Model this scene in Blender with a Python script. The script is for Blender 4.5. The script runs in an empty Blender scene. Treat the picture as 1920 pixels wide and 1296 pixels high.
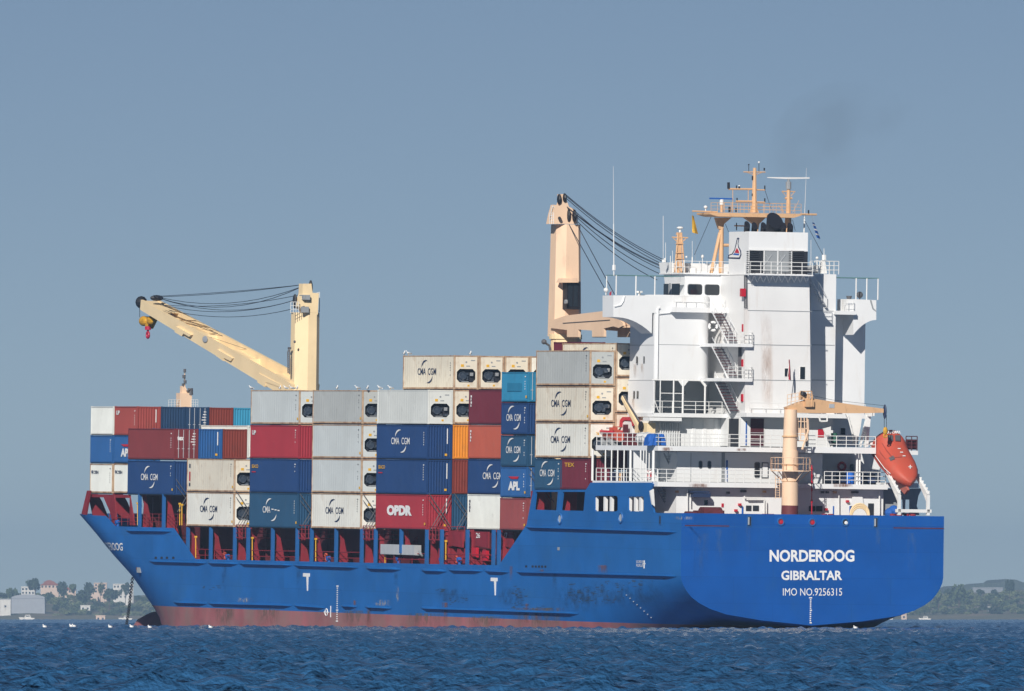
import bpy, math, random
import numpy as np
from mathutils import Vector, Matrix
from mathutils.geometry import tessellate_polygon
R = math.radians
random.seed(7)
scene = bpy.context.scene
col = scene.collection

# ---------------------------------------------------------------- camera
F = 24780.0            # focal length in pixels of the 1920 px wide photograph
DIST = 1150.0; TH = R(24.1); CAMH = 1.6; HOR = 1146.0; RE = 6.371e6
cam_pos = Vector((-DIST*math.cos(TH), DIST*math.sin(TH), CAMH))
head = -TH + math.atan(562/F); tilt = math.atan((HOR-648)/F)
fwd = Vector((math.cos(head)*math.cos(tilt), math.sin(head)*math.cos(tilt), math.sin(tilt)))
right = Vector((math.sin(head), -math.cos(head), 0.0)); up = right.cross(fwd)
cd = bpy.data.cameras.new('camera'); cam = bpy.data.objects.new('camera', cd); col.objects.link(cam)
cd.sensor_width = 36; cd.lens = 36*F/1920; cd.clip_start = 1; cd.clip_end = 60000
cam.matrix_world = Matrix((( right.x, up.x, -fwd.x, cam_pos.x), (right.y, up.y, -fwd.y, cam_pos.y), (right.z, up.z, -fwd.z, cam_pos.z), (0,0,0,1)))
scene.camera = cam
# ---------------------------------------------------------------- world, sun, exposure
SUN_EL = R(30); SUN_AZ = R(38)      # height, and angle from dead astern towards port
sdir = Vector((-math.cos(SUN_EL)*math.cos(SUN_AZ), math.cos(SUN_EL)*math.sin(SUN_AZ), math.sin(SUN_EL)))
w = bpy.data.worlds.new('World'); scene.world = w; w.use_nodes = True
nt = w.node_tree; bg = nt.nodes['Background']
sky = nt.nodes.new('ShaderNodeTexSky'); sky.sky_type = 'NISHITA'; sky.sun_disc = False
sky.sun_elevation = SUN_EL; sky.sun_rotation = math.atan2(sdir.x, sdir.y)
sky.air_density = 1.0; sky.dust_density = 2.0; sky.ozone_density = 1.0; sky.altitude = 8000
wb = nt.nodes.new('ShaderNodeMix'); wb.data_type = 'RGBA'; wb.blend_type = 'MULTIPLY'; wb.inputs[0].default_value = 1; wb.inputs[7].default_value = (0.86, 0.82, 0.80, 1)
nt.links.new(sky.outputs[0], wb.inputs[6]); nt.links.new(wb.outputs[2], bg.inputs[0]); bg.inputs[1].default_value = 0.0525
sl = bpy.data.lights.new('sun', 'SUN'); so = bpy.data.objects.new('sun', sl); col.objects.link(so)
sl.energy = 4.9; sl.angle = R(0.5); sl.color = (1.0, 0.95, 0.87)
so.rotation_euler = sdir.to_track_quat('Z', 'Y').to_euler()
scene.cycles.transparent_max_bounces = 32
scene.view_settings.view_transform = 'Standard'; scene.view_settings.look = 'None'
scene.view_settings.exposure = 0.0; scene.view_settings.gamma = 1

# ---------------------------------------------------------------- ship frame: x forward from the transom, y to port, z up
SEAZ = -DIST**2/(2*RE)
SHIP = Matrix.Translation((0, 0, SEAZ)) @ Matrix.Rotation(R(0.5), 4, 'X') @ Matrix.Rotation(-0.0155, 4, 'Y')
SINV = SHIP.inverted()
CL = SINV @ cam_pos
def raydir(px, py):
    return SINV.to_3x3() @ (fwd + right*((px-960)/F) + up*((648-py)/F))
def A(px, py, s):
    d = raydir(px, py); return CL + d*((s-CL.x)/d.x)
def S(px, py, y):
    d = raydir(px, py); return CL + d*((y-CL.y)/d.y)
def proj(p):
    q = SHIP @ Vector(p) - cam_pos; z = q.dot(fwd)
    return 960+F*q.dot(right)/z, 648-F*q.dot(up)/z
def zf(s, y, py):
    a = proj((s, y, 0))[1]; b = proj((s, y, 10))[1]
    return 10*(py-a)/(b-a)
def sx(px, y): return S(px, 950, y).x
def yx(px, s): return A(px, 950, s).y

# ---------------------------------------------------------------- mesh helpers
SPLIT = {'forecastle_stay','awning_post','gallery_post','cross_beam','warning_label','control_box','jib_bracket','cargo_frame','forecastle_deck','search_light','fender','davit_frame','jib_rest','freeing_port','drain_slot','recess','sheave','fire_box','opening','deck_edge','hatch_coaming','compressor','navigation_light','antenna','louvre','yard','satellite_dome','reflector','rust_runs','mooring_winch','roof_edge','awning_roll','pipe_run','grab_line','rail_bar','boat_chock','winch_box','wing_bracket','marking','side_bracket','radar_mast','crescent','machinery','door_frame'}
class MB:
    def __init__(self): self.v = []; self.f = []
    def add(self, vs, fs):
        n = len(self.v); self.v += [tuple(p) for p in vs]; self.f += [tuple(i+n for i in f) for f in fs]; return self
    def box(self, x0, x1, y0, y1, z0, z1):
        if x0 > x1: x0, x1 = x1, x0
        if y0 > y1: y0, y1 = y1, y0
        if z0 > z1: z0, z1 = z1, z0
        return self.add([(x,y,z) for z in (z0,z1) for y in (y0,y1) for x in (x0,x1)], [(0,2,3,1),(4,5,7,6),(0,1,5,4),(2,6,7,3),(0,4,6,2),(1,3,7,5)])
    def prism(self, pts, off, holes=()):
        """closed outline (list of 3-D points) with holes, thickened by off"""
        loops = [[Vector(p) for p in pts]] + [[Vector(p) for p in h] for h in holes]
        off = Vector(off); tris = tessellate_polygon(loops); allp = [p for l in loops for p in l]; n = len(allp)
        nor = Vector((0,0,0)); l = loops[0]
        for i in range(len(l)): nor += l[i].cross(l[(i+1) % len(l)])
        fs = []
        for t in tris:
            tn = (allp[t[1]]-allp[t[0]]).cross(allp[t[2]]-allp[t[0]])
            t = tuple(t) if tn.dot(off) < 0 else (t[0], t[2], t[1])
            fs += [t, (t[0]+n, t[2]+n, t[1]+n)]
        k = 0
        for li, l in enumerate(loops):
            m = len(l); ln = Vector((0,0,0))
            for i in range(m): ln += (l[i]-l[0]).cross(l[(i+1) % m]-l[0])
            s = (ln.dot(off) > 0) ^ (li > 0)
            for i in range(m):
                a, b = k+i, k+(i+1) % m
                fs.append((a, b, b+n, a+n) if s else (b, a, a+n, b+n))
            k += m
        return self.add(allp+[p+off for p in allp], fs)
    def tube(self, p, q, r, n=6, r2=None):
        p, q = Vector(p), Vector(q); d = q-p
        if d.length < 1e-6: return self
        a = d.orthogonal().normalized(); b = d.cross(a).normalized(); r2 = r if r2 is None else r2
        vs = [p+(a*math.cos(2*math.pi*i/n)+b*math.sin(2*math.pi*i/n))*r for i in range(n)]
        vs += [q+(a*math.cos(2*math.pi*i/n)+b*math.sin(2*math.pi*i/n))*r2 for i in range(n)]
        fs = [(i, (i+1) % n, (i+1) % n+n, i+n) for i in range(n)] + [tuple(range(n-1, -1, -1)), tuple(range(n, 2*n))]
        return self.add(vs, fs)
    def path(self, pts, r, n=5):
        for a, b in zip(pts, pts[1:]): self.tube(a, b, r, n)
        return self
    def ball(self, c, rx, ry=None, rz=None, n=10, m=6):
        ry = rx if ry is None else ry; rz = rx if rz is None else rz
        vs = [(c[0], c[1], c[2]-rz)]
        for j in range(1, m):
            t = math.pi*j/m
            vs += [(c[0]+rx*math.sin(t)*math.cos(2*math.pi*i/n), c[1]+ry*math.sin(t)*math.sin(2*math.pi*i/n), c[2]-rz*math.cos(t)) for i in range(n)]
        vs.append((c[0], c[1], c[2]+rz)); fs = [(0, 1+(i+1) % n, 1+i) for i in range(n)]
        for j in range(m-2):
            for i in range(n): fs.append((1+j*n+i, 1+j*n+(i+1) % n, 1+(j+1)*n+(i+1) % n, 1+(j+1)*n+i))
        k = 1+(m-2)*n; fs += [(k+i, k+(i+1) % n, len(vs)-1) for i in range(n)]
        return self.add(vs, fs)
    def torus(self, c, R0, r, axis='X', n=18, m=6):
        vs = []; fs = []
        for i in range(n):
            t = 2*math.pi*i/n
            for j in range(m):
                u = 2*math.pi*j/m; a = (R0+r*math.cos(u))*math.cos(t); b = (R0+r*math.cos(u))*math.sin(t); h = r*math.sin(u)
                vs.append((c[0]+h, c[1]+a, c[2]+b) if axis == 'X' else (c[0]+a, c[1]+h, c[2]+b))
        for i in range(n):
            for j in range(m): fs.append((i*m+j, ((i+1) % n)*m+j, ((i+1) % n)*m+(j+1) % m, i*m+(j+1) % m))
        return self.add(vs, fs)
    # faces placed from the photograph: on an athwartship plane x=s, or on a fore-and-aft plane y
    def ab(self, s, px0, py0, px1, py1, d):
        pm = (px0+px1)/2; z0 = A(pm, py1, s).z; z1 = A(pm, py0, s).z
        return self.box(s, s+d, yx(px0, s), yx(px1, s), z0, z1)
    def sb(self, y, px0, py0, px1, py1, d):
        pm = (px0+px1)/2
        return self.box(sx(px0, y), sx(px1, y), y, y-d, S(pm, py1, y).z, S(pm, py0, y).z)
    def rail(self, p, q, h=1.05, posts=4, bars=3, r=0.035):
        p, q = Vector(p), Vector(q)
        for i in range(posts+1):
            a = p.lerp(q, i/posts); self.tube(a, a+Vector((0,0,h)), r, 5)
        for j in range(bars):
            z = h*(j+1)/bars; self.tube(p+Vector((0,0,z)), q+Vector((0,0,z)), r*0.9, 5)
        return self
    def parts(self):
        par = list(range(len(self.v)))
        def find(a):
            while par[a] != a: par[a] = par[par[a]]; a = par[a]
            return a
        for f in self.f:
            r = find(f[0])
            for q in f[1:]: par[find(q)] = r
        grp = {}
        for f in self.f: grp.setdefault(find(f[0]), []).append(f)
        out = []
        for fs in grp.values():
            ids = sorted({i for f in fs for i in f}); mp = {i: k for k, i in enumerate(ids)}; b = MB(); b.v = [self.v[i] for i in ids]; b.f = [tuple(mp[i] for i in f) for f in fs]; out.append(b)
        return out
    def build(self, name, m, parent=None, smooth=False, label=None):
        if name in SPLIT:
            ps = self.parts()
            if 1 < len(ps) <= 12:
                o = None
                for b in ps: k = b.build(name+'\0', m, parent, smooth, label); o = o or k
                return o
        name = name.rstrip('\0')
        me = bpy.data.meshes.new(name); me.from_pydata(self.v, [], self.f); me.validate(); me.update()
        for x in (m if isinstance(m, (list, tuple)) else [m]): me.materials.append(x)
        if smooth: me.polygons.foreach_set('use_smooth', [True]*len(me.polygons))
        o = bpy.data.objects.new(name, me); col.objects.link(o)
        if parent is not None: o.parent = parent
        if label: o['label'] = label
        return o
def smooth_by_angle(o, ang=35):
    me = o.data; me.polygons.foreach_set('use_smooth', [True]*len(me.polygons))
    try: me.set_sharp_from_angle(angle=R(ang))
    except Exception: pass
def thing(name, label, cat, M=None, group=None, kind=None):
    o = bpy.data.objects.new(name, None); col.objects.link(o); o.empty_display_size = 0.5
    if len(label.split()) > 16: print('LONG', len(label.split()), label)
    if M is not None: o.matrix_world = M
    o['label'] = label; o['category'] = cat
    if group: o['group'] = group
    if kind: o['kind'] = kind
    return o
def tag(o, label=None, cat=None, group=None, kind=None):
    if label: o['label'] = label
    if cat: o['category'] = cat
    if group: o['group'] = group
    if kind: o['kind'] = kind
    return o
_tc = {}
def text_geo(s, bold=0.0):
    k = (s, bold)
    if k not in _tc:
        c = bpy.data.curves.new('t', 'FONT'); c.body = s; c.resolution_u = 3; c.offset = bold
        o = bpy.data.objects.new('t', c); col.objects.link(o)
        me = bpy.data.meshes.new_from_object(o.evaluated_get(bpy.context.evaluated_depsgraph_get()))
        vs = [tuple(v.co) for v in me.vertices]; fs = [tuple(p.vertices) for p in me.polygons]
        bpy.data.objects.remove(o); bpy.data.meshes.remove(me)
        x0 = min(v[0] for v in vs); x1 = max(v[0] for v in vs); y0 = min(v[1] for v in vs); y1 = max(v[1] for v in vs)
        _tc[k] = ([((v[0]-x0)/(x1-x0), (v[1]-y0)/(y1-y0)) for v in vs], fs)
    return _tc[k]
def put_text(mb, s, org, ax, ay, w_, h_, bold=0.0):
    """letters filling a w_ by h_ rectangle whose lower left corner is org"""
    vs, fs = text_geo(s, bold); org, ax, ay = Vector(org), Vector(ax), Vector(ay)
    return mb.add([org+ax*(v[0]*w_)+ay*(v[1]*h_) for v in vs], fs)

# ---------------------------------------------------------------- materials
def mat(name, c, rough=0.5, metal=0.0, dirt=None, amt=0.0, scale=0.6, streak=4.0, var=0.06, bump=0.0, spec=0.4, plates=0):
    """paint with soft tone variation and worn patches / runs of its own"""
    m = bpy.data.materials.new(name); m.use_nodes = True; t = m.node_tree; b = t.nodes['Principled BSDF']
    b.inputs['Roughness'].default_value = rough; b.inputs['Metallic'].default_value = metal
    b.inputs['Specular IOR Level'].default_value = spec
    tc = t.nodes.new('ShaderNodeTexCoord'); mp = t.nodes.new('ShaderNodeMapping')
    mp.inputs['Scale'].default_value = (scale*streak, scale*streak, scale)
    t.links.new(tc.outputs['Object'], mp.inputs[0])
    n1 = t.nodes.new('ShaderNodeTexNoise'); n1.inputs['Scale'].default_value = 1.0; n1.inputs['Detail'].default_value = 6; n1.inputs['Roughness'].default_value = 0.6
    t.links.new(mp.outputs[0], n1.inputs['Vector'])
    n2 = t.nodes.new('ShaderNodeTexNoise'); n2.inputs['Scale'].default_value = 0.35; n2.inputs['Detail'].default_value = 3
    t.links.new(tc.outputs['Object'], n2.inputs['Vector'])
    mr = t.nodes.new('ShaderNodeMapRange'); mr.inputs[1].default_value = 0.3; mr.inputs[2].default_value = 0.7
    mr.inputs[3].default_value = 1-var; mr.inputs[4].default_value = 1+var
    t.links.new(n2.outputs[0], mr.inputs[0])
    mul = t.nodes.new('ShaderNodeMix'); mul.data_type = 'RGBA'; mul.blend_type = 'MULTIPLY'; mul.inputs[0].default_value = 1
    mul.inputs[6].default_value = (*c, 1); t.links.new(mr.outputs[0], mul.inputs[7])
    out = mul.outputs[2]
    if dirt:
        r2 = t.nodes.new('ShaderNodeMapRange'); r2.inputs[1].default_value = 0.62-0.22*amt; r2.inputs[2].default_value = 0.85-0.15*amt
        r2.inputs[4].default_value = min(1, 0.35+amt*0.6)
        t.links.new(n1.outputs[0], r2.inputs[0])
        mx = t.nodes.new('ShaderNodeMix'); mx.data_type = 'RGBA'; mx.inputs[7].default_value = (*dirt, 1)
        t.links.new(r2.outputs[0], mx.inputs[0]); t.links.new(out, mx.inputs[6]); out = mx.outputs[2]
    if plates:      # welded plates: faint seams and slight tone steps from plate to plate
        sp = t.nodes.new('ShaderNodeSeparateXYZ'); cb = t.nodes.new('ShaderNodeCombineXYZ'); ad = t.nodes.new('ShaderNodeMath'); ad.operation = 'ADD'
        t.links.new(tc.outputs['Object'], sp.inputs[0]); t.links.new(sp.outputs[0], ad.inputs[0]); t.links.new(sp.outputs[1], ad.inputs[1]); t.links.new(ad.outputs[0], cb.inputs[0]); t.links.new(sp.outputs[2], cb.inputs[1])
        bk = t.nodes.new('ShaderNodeTexBrick'); bk.inputs['Scale'].default_value = 1.0; bk.inputs['Brick Width'].default_value = 7.5; bk.inputs['Row Height'].default_value = 2.3; bk.inputs['Mortar Size'].default_value = 0.03; bk.inputs['Mortar Smooth'].default_value = 0.6
        bk.inputs['Color1'].default_value = (.95,.95,.95,1); bk.inputs['Color2'].default_value = (1.05,1.05,1.05,1); bk.inputs['Mortar'].default_value = (.80,.80,.82,1)
        t.links.new(cb.outputs[0], bk.inputs['Vector']); m3 = t.nodes.new('ShaderNodeMix'); m3.data_type = 'RGBA'; m3.blend_type = 'MULTIPLY'; m3.inputs[0].default_value = 1
        t.links.new(out, m3.inputs[6]); t.links.new(bk.outputs[0], m3.inputs[7]); out = m3.outputs[2]
    t.links.new(out, b.inputs['Base Color'])
    if bump:
        bm = t.nodes.new('ShaderNodeBump'); bm.inputs['Strength'].default_value = bump; bm.inputs['Distance'].default_value = 0.05
        t.links.new(n2.outputs[0], bm.inputs['Height']); t.links.new(bm.outputs[0], b.inputs['Normal'])
    return m
RUST = (0.16, 0.07, 0.035)
M = dict(
 blue = mat('hull_blue', (0.009, 0.118, 0.385), 0.42, dirt=(0.025,0.12,0.29), amt=0.35, scale=0.35, streak=0.6, var=0.10, bump=0.35, plates=1),
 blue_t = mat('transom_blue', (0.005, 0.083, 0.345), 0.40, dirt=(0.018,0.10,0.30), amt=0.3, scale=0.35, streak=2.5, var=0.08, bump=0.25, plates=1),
 blue2= mat('frame_blue', (0.016, 0.11, 0.33), 0.5, dirt=(0.05,0.06,0.08), amt=0.25),
 boot = mat('boot_red', (0.34, 0.115, 0.125), 0.6, dirt=(0.24,0.17,0.15), amt=0.9, scale=0.25, streak=1.2, var=0.22),
 white= mat('ship_white', (0.80, 0.81, 0.82), 0.45, dirt=(0.55,0.47,0.40), amt=0.18, scale=0.25, streak=3.5, var=0.03),
 white2=mat('rail_white', (0.80, 0.80, 0.79), 0.5),
 grime= mat('casing_white', (0.78, 0.78, 0.78), 0.45, dirt=(0.55,0.45,0.38), amt=0.42, scale=0.10, streak=7, var=0.04),
 red  = mat('deck_red', (0.24, 0.018, 0.030), 0.6, dirt=(0.10,0.02,0.02), amt=0.5, scale=1.2, streak=1.5, var=0.15),
 dred = mat('dark_red', (0.10, 0.014, 0.02), 0.65, dirt=(0.03,0.01,0.01), amt=0.5, scale=1.2, streak=1.5, var=0.2),
 cream= mat('crane_cream', (0.88, 0.69, 0.42), 0.5, dirt=(0.55,0.36,0.22), amt=0.12, scale=0.4, streak=2),
 peach= mat('crane_peach', (0.84, 0.60, 0.42), 0.5, dirt=(0.42,0.27,0.20), amt=0.3, scale=0.3, streak=3),
 mast = mat('mast_peach', (0.68, 0.42, 0.23), 0.55, dirt=(0.25,0.13,0.08), amt=0.3, scale=1.2, streak=2),
 black= mat('black_paint', (0.012, 0.012, 0.016), 0.5),
 soot = mat('funnel_black', (0.010, 0.011, 0.018), 0.6),
 dark = mat('dark_interior', (0.02, 0.022, 0.03), 0.7),
 glass= mat('window_glass', (0.015, 0.018, 0.022), 0.08, spec=0.7),
 wire = mat('steel_wire', (0.02, 0.025, 0.04), 0.6),
 grey = mat('grey_steel', (0.30, 0.32, 0.34), 0.5, dirt=(0.15,0.12,0.10), amt=0.3),
 silver=mat('silver', (0.62, 0.64, 0.66), 0.35, metal=0.4),
 yellow=mat('yellow', (0.75, 0.42, 0.03), 0.5),
 ylw2 = mat('hook_yellow', (0.62, 0.33, 0.02), 0.5, dirt=(0.05,0.03,0.02), amt=0.6, scale=1.5, streak=1),
 orange=mat('boat_orange', (0.50, 0.080, 0.045), 0.55, dirt=(0.40,0.13,0.09), amt=0.45, scale=0.9, streak=1.5),
 fire = mat('fire_red', (0.50, 0.012, 0.03), 0.45),
 hook = mat('hook_red', (0.42, 0.01, 0.05), 0.5),
 tarp = mat('tarp_blue', (0.01, 0.10, 0.42), 0.7, bump=0.6),
 green= mat('deck_green', (0.03, 0.12, 0.08), 0.6),
 teal = mat('awning_teal', (0.12, 0.25, 0.25), 0.6),
 ltext= mat('letter_white', (0.82, 0.82, 0.82), 0.5),
 dtext= mat('letter_navy', (0.02, 0.035, 0.09), 0.5),
 etext= mat('letter_dark', (0.10, 0.10, 0.11), 0.5),
 deck = mat('deck_covering', (0.045, 0.065, 0.06), 0.8, dirt=(0.08,0.04,0.03), amt=0.4),
 maroon=mat('door_maroon', (0.075, 0.012, 0.018), 0.6),
)
CC = dict(
 white=((0.82,0.81,0.74),(0.45,0.30,0.18),0.3), cream=((0.76,0.70,0.58),(0.40,0.25,0.14),0.42), grey=((0.47,0.49,0.48),(0.30,0.30,0.28),0.35), lgrey=((0.60,0.64,0.64),(0.42,0.42,0.40),0.25),
 pale=((0.68,0.70,0.67),(0.3,0.3,0.28),0.25), navy=((0.009,0.042,0.145),(0.03,0.05,0.10),0.3), teal=((0.015,0.066,0.14),(0.03,0.05,0.08),0.35), mid=((0.018,0.095,0.28),(0.04,0.08,0.16),0.35),
 maroon=((0.18,0.030,0.032),(0.08,0.025,0.03),0.3), brick=((0.30,0.055,0.045),(0.20,0.07,0.05),0.3), coral=((0.40,0.085,0.05),(0.28,0.10,0.07),0.3), crimson=((0.31,0.024,0.036),(0.18,0.03,0.04),0.25),
 rust=((0.20,0.035,0.022),(0.10,0.03,0.02),0.35), orange=((0.70,0.25,0.02),(0.35,0.14,0.04),0.25), cyan=((0.022,0.20,0.36),(0.03,0.12,0.22),0.4), sky=((0.04,0.27,0.44),(0.03,0.16,0.28),0.3),
 wine=((0.13,0.014,0.028),(0.07,0.02,0.025),0.25), rose=((0.25,0.055,0.055),(0.16,0.06,0.05),0.4), dblue=((0.014,0.045,0.11),(0.03,0.04,0.06),0.4))
CM = {k: mat('container_'+k, v[0], 0.5, dirt=v[1], amt=v[2], scale=0.7, streak=1.6, var=0.07, bump=0.3) for k, v in CC.items()}
CM['frame'] = mat('container_frame', (0.50, 0.36, 0.24), 0.6, dirt=(.22,.085,.04), amt=0.9, scale=1.5, streak=1.5, var=0.15)
CM['mach'] = mat('reefer_machinery', (0.035, 0.05, 0.075), 0.5, dirt=(0.25,0.27,0.28), amt=0.6, scale=2.2, streak=1)

# ---------------------------------------------------------------- the ship
ship = thing('container_ship', 'blue hulled container ship with white bridge aft and two cranes, at anchor', 'ship', SHIP)
B = 12.5
# ---- hull form
TR = [(1275,1083),(1278,1094),(1285,1107),(1297,1122),(1318,1137),(1350,1150),(1398,1160),(1458,1167),(1522,1173)]
trz = [A(x, y, 0).z for x, y in TR]; trb = [A(x, y, 0).y for x, y in TR]
yc = trb[-1]
trb = [B*(b-yc)/(trb[0]-yc) for b in trb]
TOPPX = [(1275,962),(1240,962),(1000,957),(987,985),(937,1060),(800,1057.5),(600,1053.5),(368,1048.5),(327,990),(218,987),(199,967.5)]
TOPS = [(sx(x, B), S(x, y, B).z) for x, y in TOPPX]
TOPS = [(-0.01, TOPS[0][1]+0.0)] + TOPS + [(175, TOPS[-1][1]+0.35)]
def ztop(s):
    for (a, za), (b, zb) in zip(TOPS, TOPS[1:]):
        if a <= s <= b: return za+(zb-za)*(s-a)/(b-a+1e-9)
    return TOPS[-1][1]
ZB0 = S(365, 1139, B).z; SB0 = sx(365, B); ZB1 = S(935, 1160, B).z; SB1 = sx(935, B)
def zboot(s): return ZB1+(ZB0-ZB1)*(s-SB1)/(SB0-SB1)
# bow: for each height the waterline narrows from s0 to the stem s1; s0 is found so that the outline seen from astern matches
CON = [(966,149,160.5),(997,176,158.5),(1041,212,155.5),(1082,249,152.5),(1136,286,148.5),(1160,300,147.0),(1230,318,145.5)]
BOW = []
def wl(s, s0, s1, n=2.3):
    if s <= s0: return B
    if s >= s1: return 0.0
    return B*(1-((s-s0)/(s1-s0))**n)
for py, pxc, s1 in CON:
    z = zf(s1-14, 6, py); lo, hi = 60.0, s1-1
    def minpx(s0): return min(proj((s, wl(s, s0, s1), z))[0] for s in np.linspace(s0, s1, 60))
    for _ in range(30):
        m_ = (lo+hi)/2
        if minpx(m_) > pxc: lo = m_
        else: hi = m_
    BOW.append((z, lo, s1))
BOW.sort()
def bowpar(z):
    zs = [b[0] for b in BOW]
    return np.interp(z, zs, [b[1] for b in BOW]), np.interp(z, zs, [b[2] for b in BOW])
def hb(s, z):
    if s <= 46:
        t = max(0.0, s/46); zfull = trz[0]-0.115*s; zbot = max(trz[-1]-0.13*s-0.012*s*s, -9.0)
        if z >= zfull: b = B
        elif z <= zbot: b = 0.0
        else:
            u = (zfull-z)/(zfull-zbot); us = [(trz[0]-q)/(trz[0]-trz[-1]) for q in trz]
            b0 = np.interp(u, us, trb); b1 = B*(1-u**2.1)**(1/2.1); b = b0*(1-t)+b1*t
        return float(b)
    s0, s1 = bowpar(z); b = wl(s, s0, s1)
    if z < -5: b = b*max(0.0, 1-((-5-z)/4.0)**2.5)**0.4 if z > -9 else 0.0
    return float(b)
ss = sorted(set([0, 0.7, 1.5, 2.5, 4, 6, 8, 10, 13, 16, 20, 24, 28, 32, 37, 42, 46] + list(np.arange(50, 126, 3.8)) + list(np.arange(126, 161, 1.1)) + [t[0] for t in TOPS if 0 < t[0] < 160]))
ZT = max(ztop(s) for s in ss)
levels = [-9, -7.5, -6, -4.5, -3.4, -2.4, -1.6, -0.8, -0.2, 0.3, 0.6, 0.9, 1.3, 1.7, 2.2, 2.8, 3.4, 4.0, 4.6, 5.3, 6, 6.8, 7.6, 8.4, 9.0, ZT+0.01]
zt_tr = ztop(0)
def build_hull():
    vs = []; fs = []; mi = []; idx = {}
    rows = []
    for s in ss:
        zb = zboot(s); top = ztop(s)
        zl = sorted(set([min(l, top) for l in levels])); 
        # constant count: levels with the boot line snapped in
        zr = []
        for l in levels: zr.append(min(l, top))
        k = min(range(len(levels)), key=lambda i: abs(levels[i]-zb)); 
        rows.append((s, zr, zb, top))
    # separate strips below and above the boot line
    NB, NA = 12, 20
    grid = []
    for s, zr, zb, top in rows:
        g = []
        for j in range(NB+1): g.append(-9+(zb+9)*(j/NB)**0.75)
        for j in range(1, NA+1): g.append(zb+(top-zb)*j/NA)
        zmin = max(trz[-1]-0.13*s-0.012*s*s, -9.0) if s <= 46 else -9.0
        g = [max(z, zmin) for z in g]
        if s < 1e-6:
            g = [max(z, trz[-1]) for z in g]
        grid.append([(s, hb(s, z), z) for z in g])
    nr = NB+NA+1
    for side in (1, -1):
        base = len(vs)
        for g in grid: vs += [(p[0], p[1]*side, p[2]) for p in g]
        for i in range(len(grid)-1):
            for j in range(nr-1):
                a, b, c, d = base+i*nr+j, base+(i+1)*nr+j, base+(i+1)*nr+j+1, base+i*nr+j+1
                fs.append((a, d, c, b) if side > 0 else (a, b, c, d)); mi.append(1 if j < NB else 0)
    keep = [k for k, f in enumerate(fs) if any(abs(vs[i][1]) > 1e-4 for i in f)]; fs = [fs[k] for k in keep]; mi = [mi[k] for k in keep]
    # transom
    n = nr*len(grid)
    for j in range(nr-1):
        fs.append((j, n+j, n+j+1, j+1)); mi.append(1 if j < NB else 2)
    me = bpy.data.meshes.new('hull'); me.from_pydata(vs, [], fs)
    me.materials.append(M['blue']); me.materials.append(M['boot']); me.materials.append(M['blue_t'])
    for p, k in zip(me.polygons, mi): p.material_index = k
    import bmesh
    bm = bmesh.new(); bm.from_mesh(me); bmesh.ops.remove_doubles(bm, verts=bm.verts, dist=0.001); bmesh.ops.dissolve_degenerate(bm, edges=bm.edges, dist=0.0005)
    bmesh.ops.recalc_face_normals(bm, faces=bm.faces)
    bm.to_mesh(me); bm.free()
    o = bpy.data.objects.new('hull', me); col.objects.link(o); o.parent = ship
    smooth_by_angle(o, 30)
    return o
hull = build_hull()
# bulb
bz = zf(150, 0, 1180)
b_ = MB(); nv = 14
prof = [(0, 2.6, 2.9), (3, 2.6, 2.9), (6, 2.45, 2.75), (8.5, 2.25, 2.55), (10.5, 1.9, 2.2), (12, 1.25, 1.5), (12.8, 0.5, 0.6), (13, 0.1, 0.1)]
def bulb():
    s0 = sx(300, 2.4)-4
    end = A(0,0,0)
    lo, hi = 140, 175
    for _ in range(30):
        m_ = (lo+hi)/2
        if proj((m_, 1.2, bz))[0] > 243: lo = m_
        else: hi = m_
    s_end = lo; zt = zf(s_end-6, 0, 1141); zc = zt-2.9
    vs = []; fs = []
    for x, ry, rz in prof:
        xx = s_end-12.5+x
        vs += [(xx, ry*math.cos(2*math.pi*i/nv), zc+rz*math.sin(2*math.pi*i/nv)) for i in range(nv)]
    for k in range(len(prof)-1):
        for i in range(nv): fs.append((k*nv+i, k*nv+(i+1) % nv, (k+1)*nv+(i+1) % nv, (k+1)*nv+i))
    mb = MB(); mb.add(vs, fs); o = mb.build('bulbous_bow', M['boot'], ship, True)
bulb()
# ---------------------------------------------------------------- marks and fittings on the hull
def hullpt(px, py, off=0.0):
    y = B
    for _ in range(40):
        p = S(px, py, y); y = 0.5*y+0.5*(hb(p.x, p.z)+off)
    return S(px, py, y)
def strake(px0, py0, px1, py1, hpx=6, d=0.34, name='rubbing_strake'):
    n = max(2, int(abs(px1-px0)/14)+1); mb = MB(); vs = []
    for i in range(n+1):
        t = i/n; p = hullpt(px0+(px1-px0)*t, py0+(py1-py0)*t); q = hullpt(px0+(px1-px0)*t, py0+(py1-py0)*t+hpx)
        e = d if 0 < i < n else 0.02
        vs += [(p.x, p.y-0.05, p.z), (p.x, p.y+e*0.6, p.z-0.06), (q.x, q.y+e, q.z+0.10), (q.x, q.y-0.05, q.z)]
    fs = []
    for i in range(n):
        for j in range(4): fs.append((4*i+j, 4*i+(j+1) % 4, 4*i+4+(j+1) % 4, 4*i+4+j))
    mb.add(vs, fs); return mb.build(name, M['blue'], ship)
for a in [(236,991.5,322,992.5,6),(280,1049,388,1052,6),(390,1052,447,1053.5,6),(449,1053.5,549,1056,6),(551,1056.5,672,1060.5,6),(686,1060,752,1062,8),(790,1064,838,1065.5,8),(841,1065.5,906,1067,6),(909,1067,955,1069,6),(968,1070,1268,1078,5),(986,986,1268,995,5),
          (325,1126,389,1128,6),(391,1128,548,1132,6),(552,1132,610,1136,6),(640,1133,670,1134,6),(685,1134,735,1136,7),(790,1137,1085,1147,6)]:
    strake(*a)
tm = MB()
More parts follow.
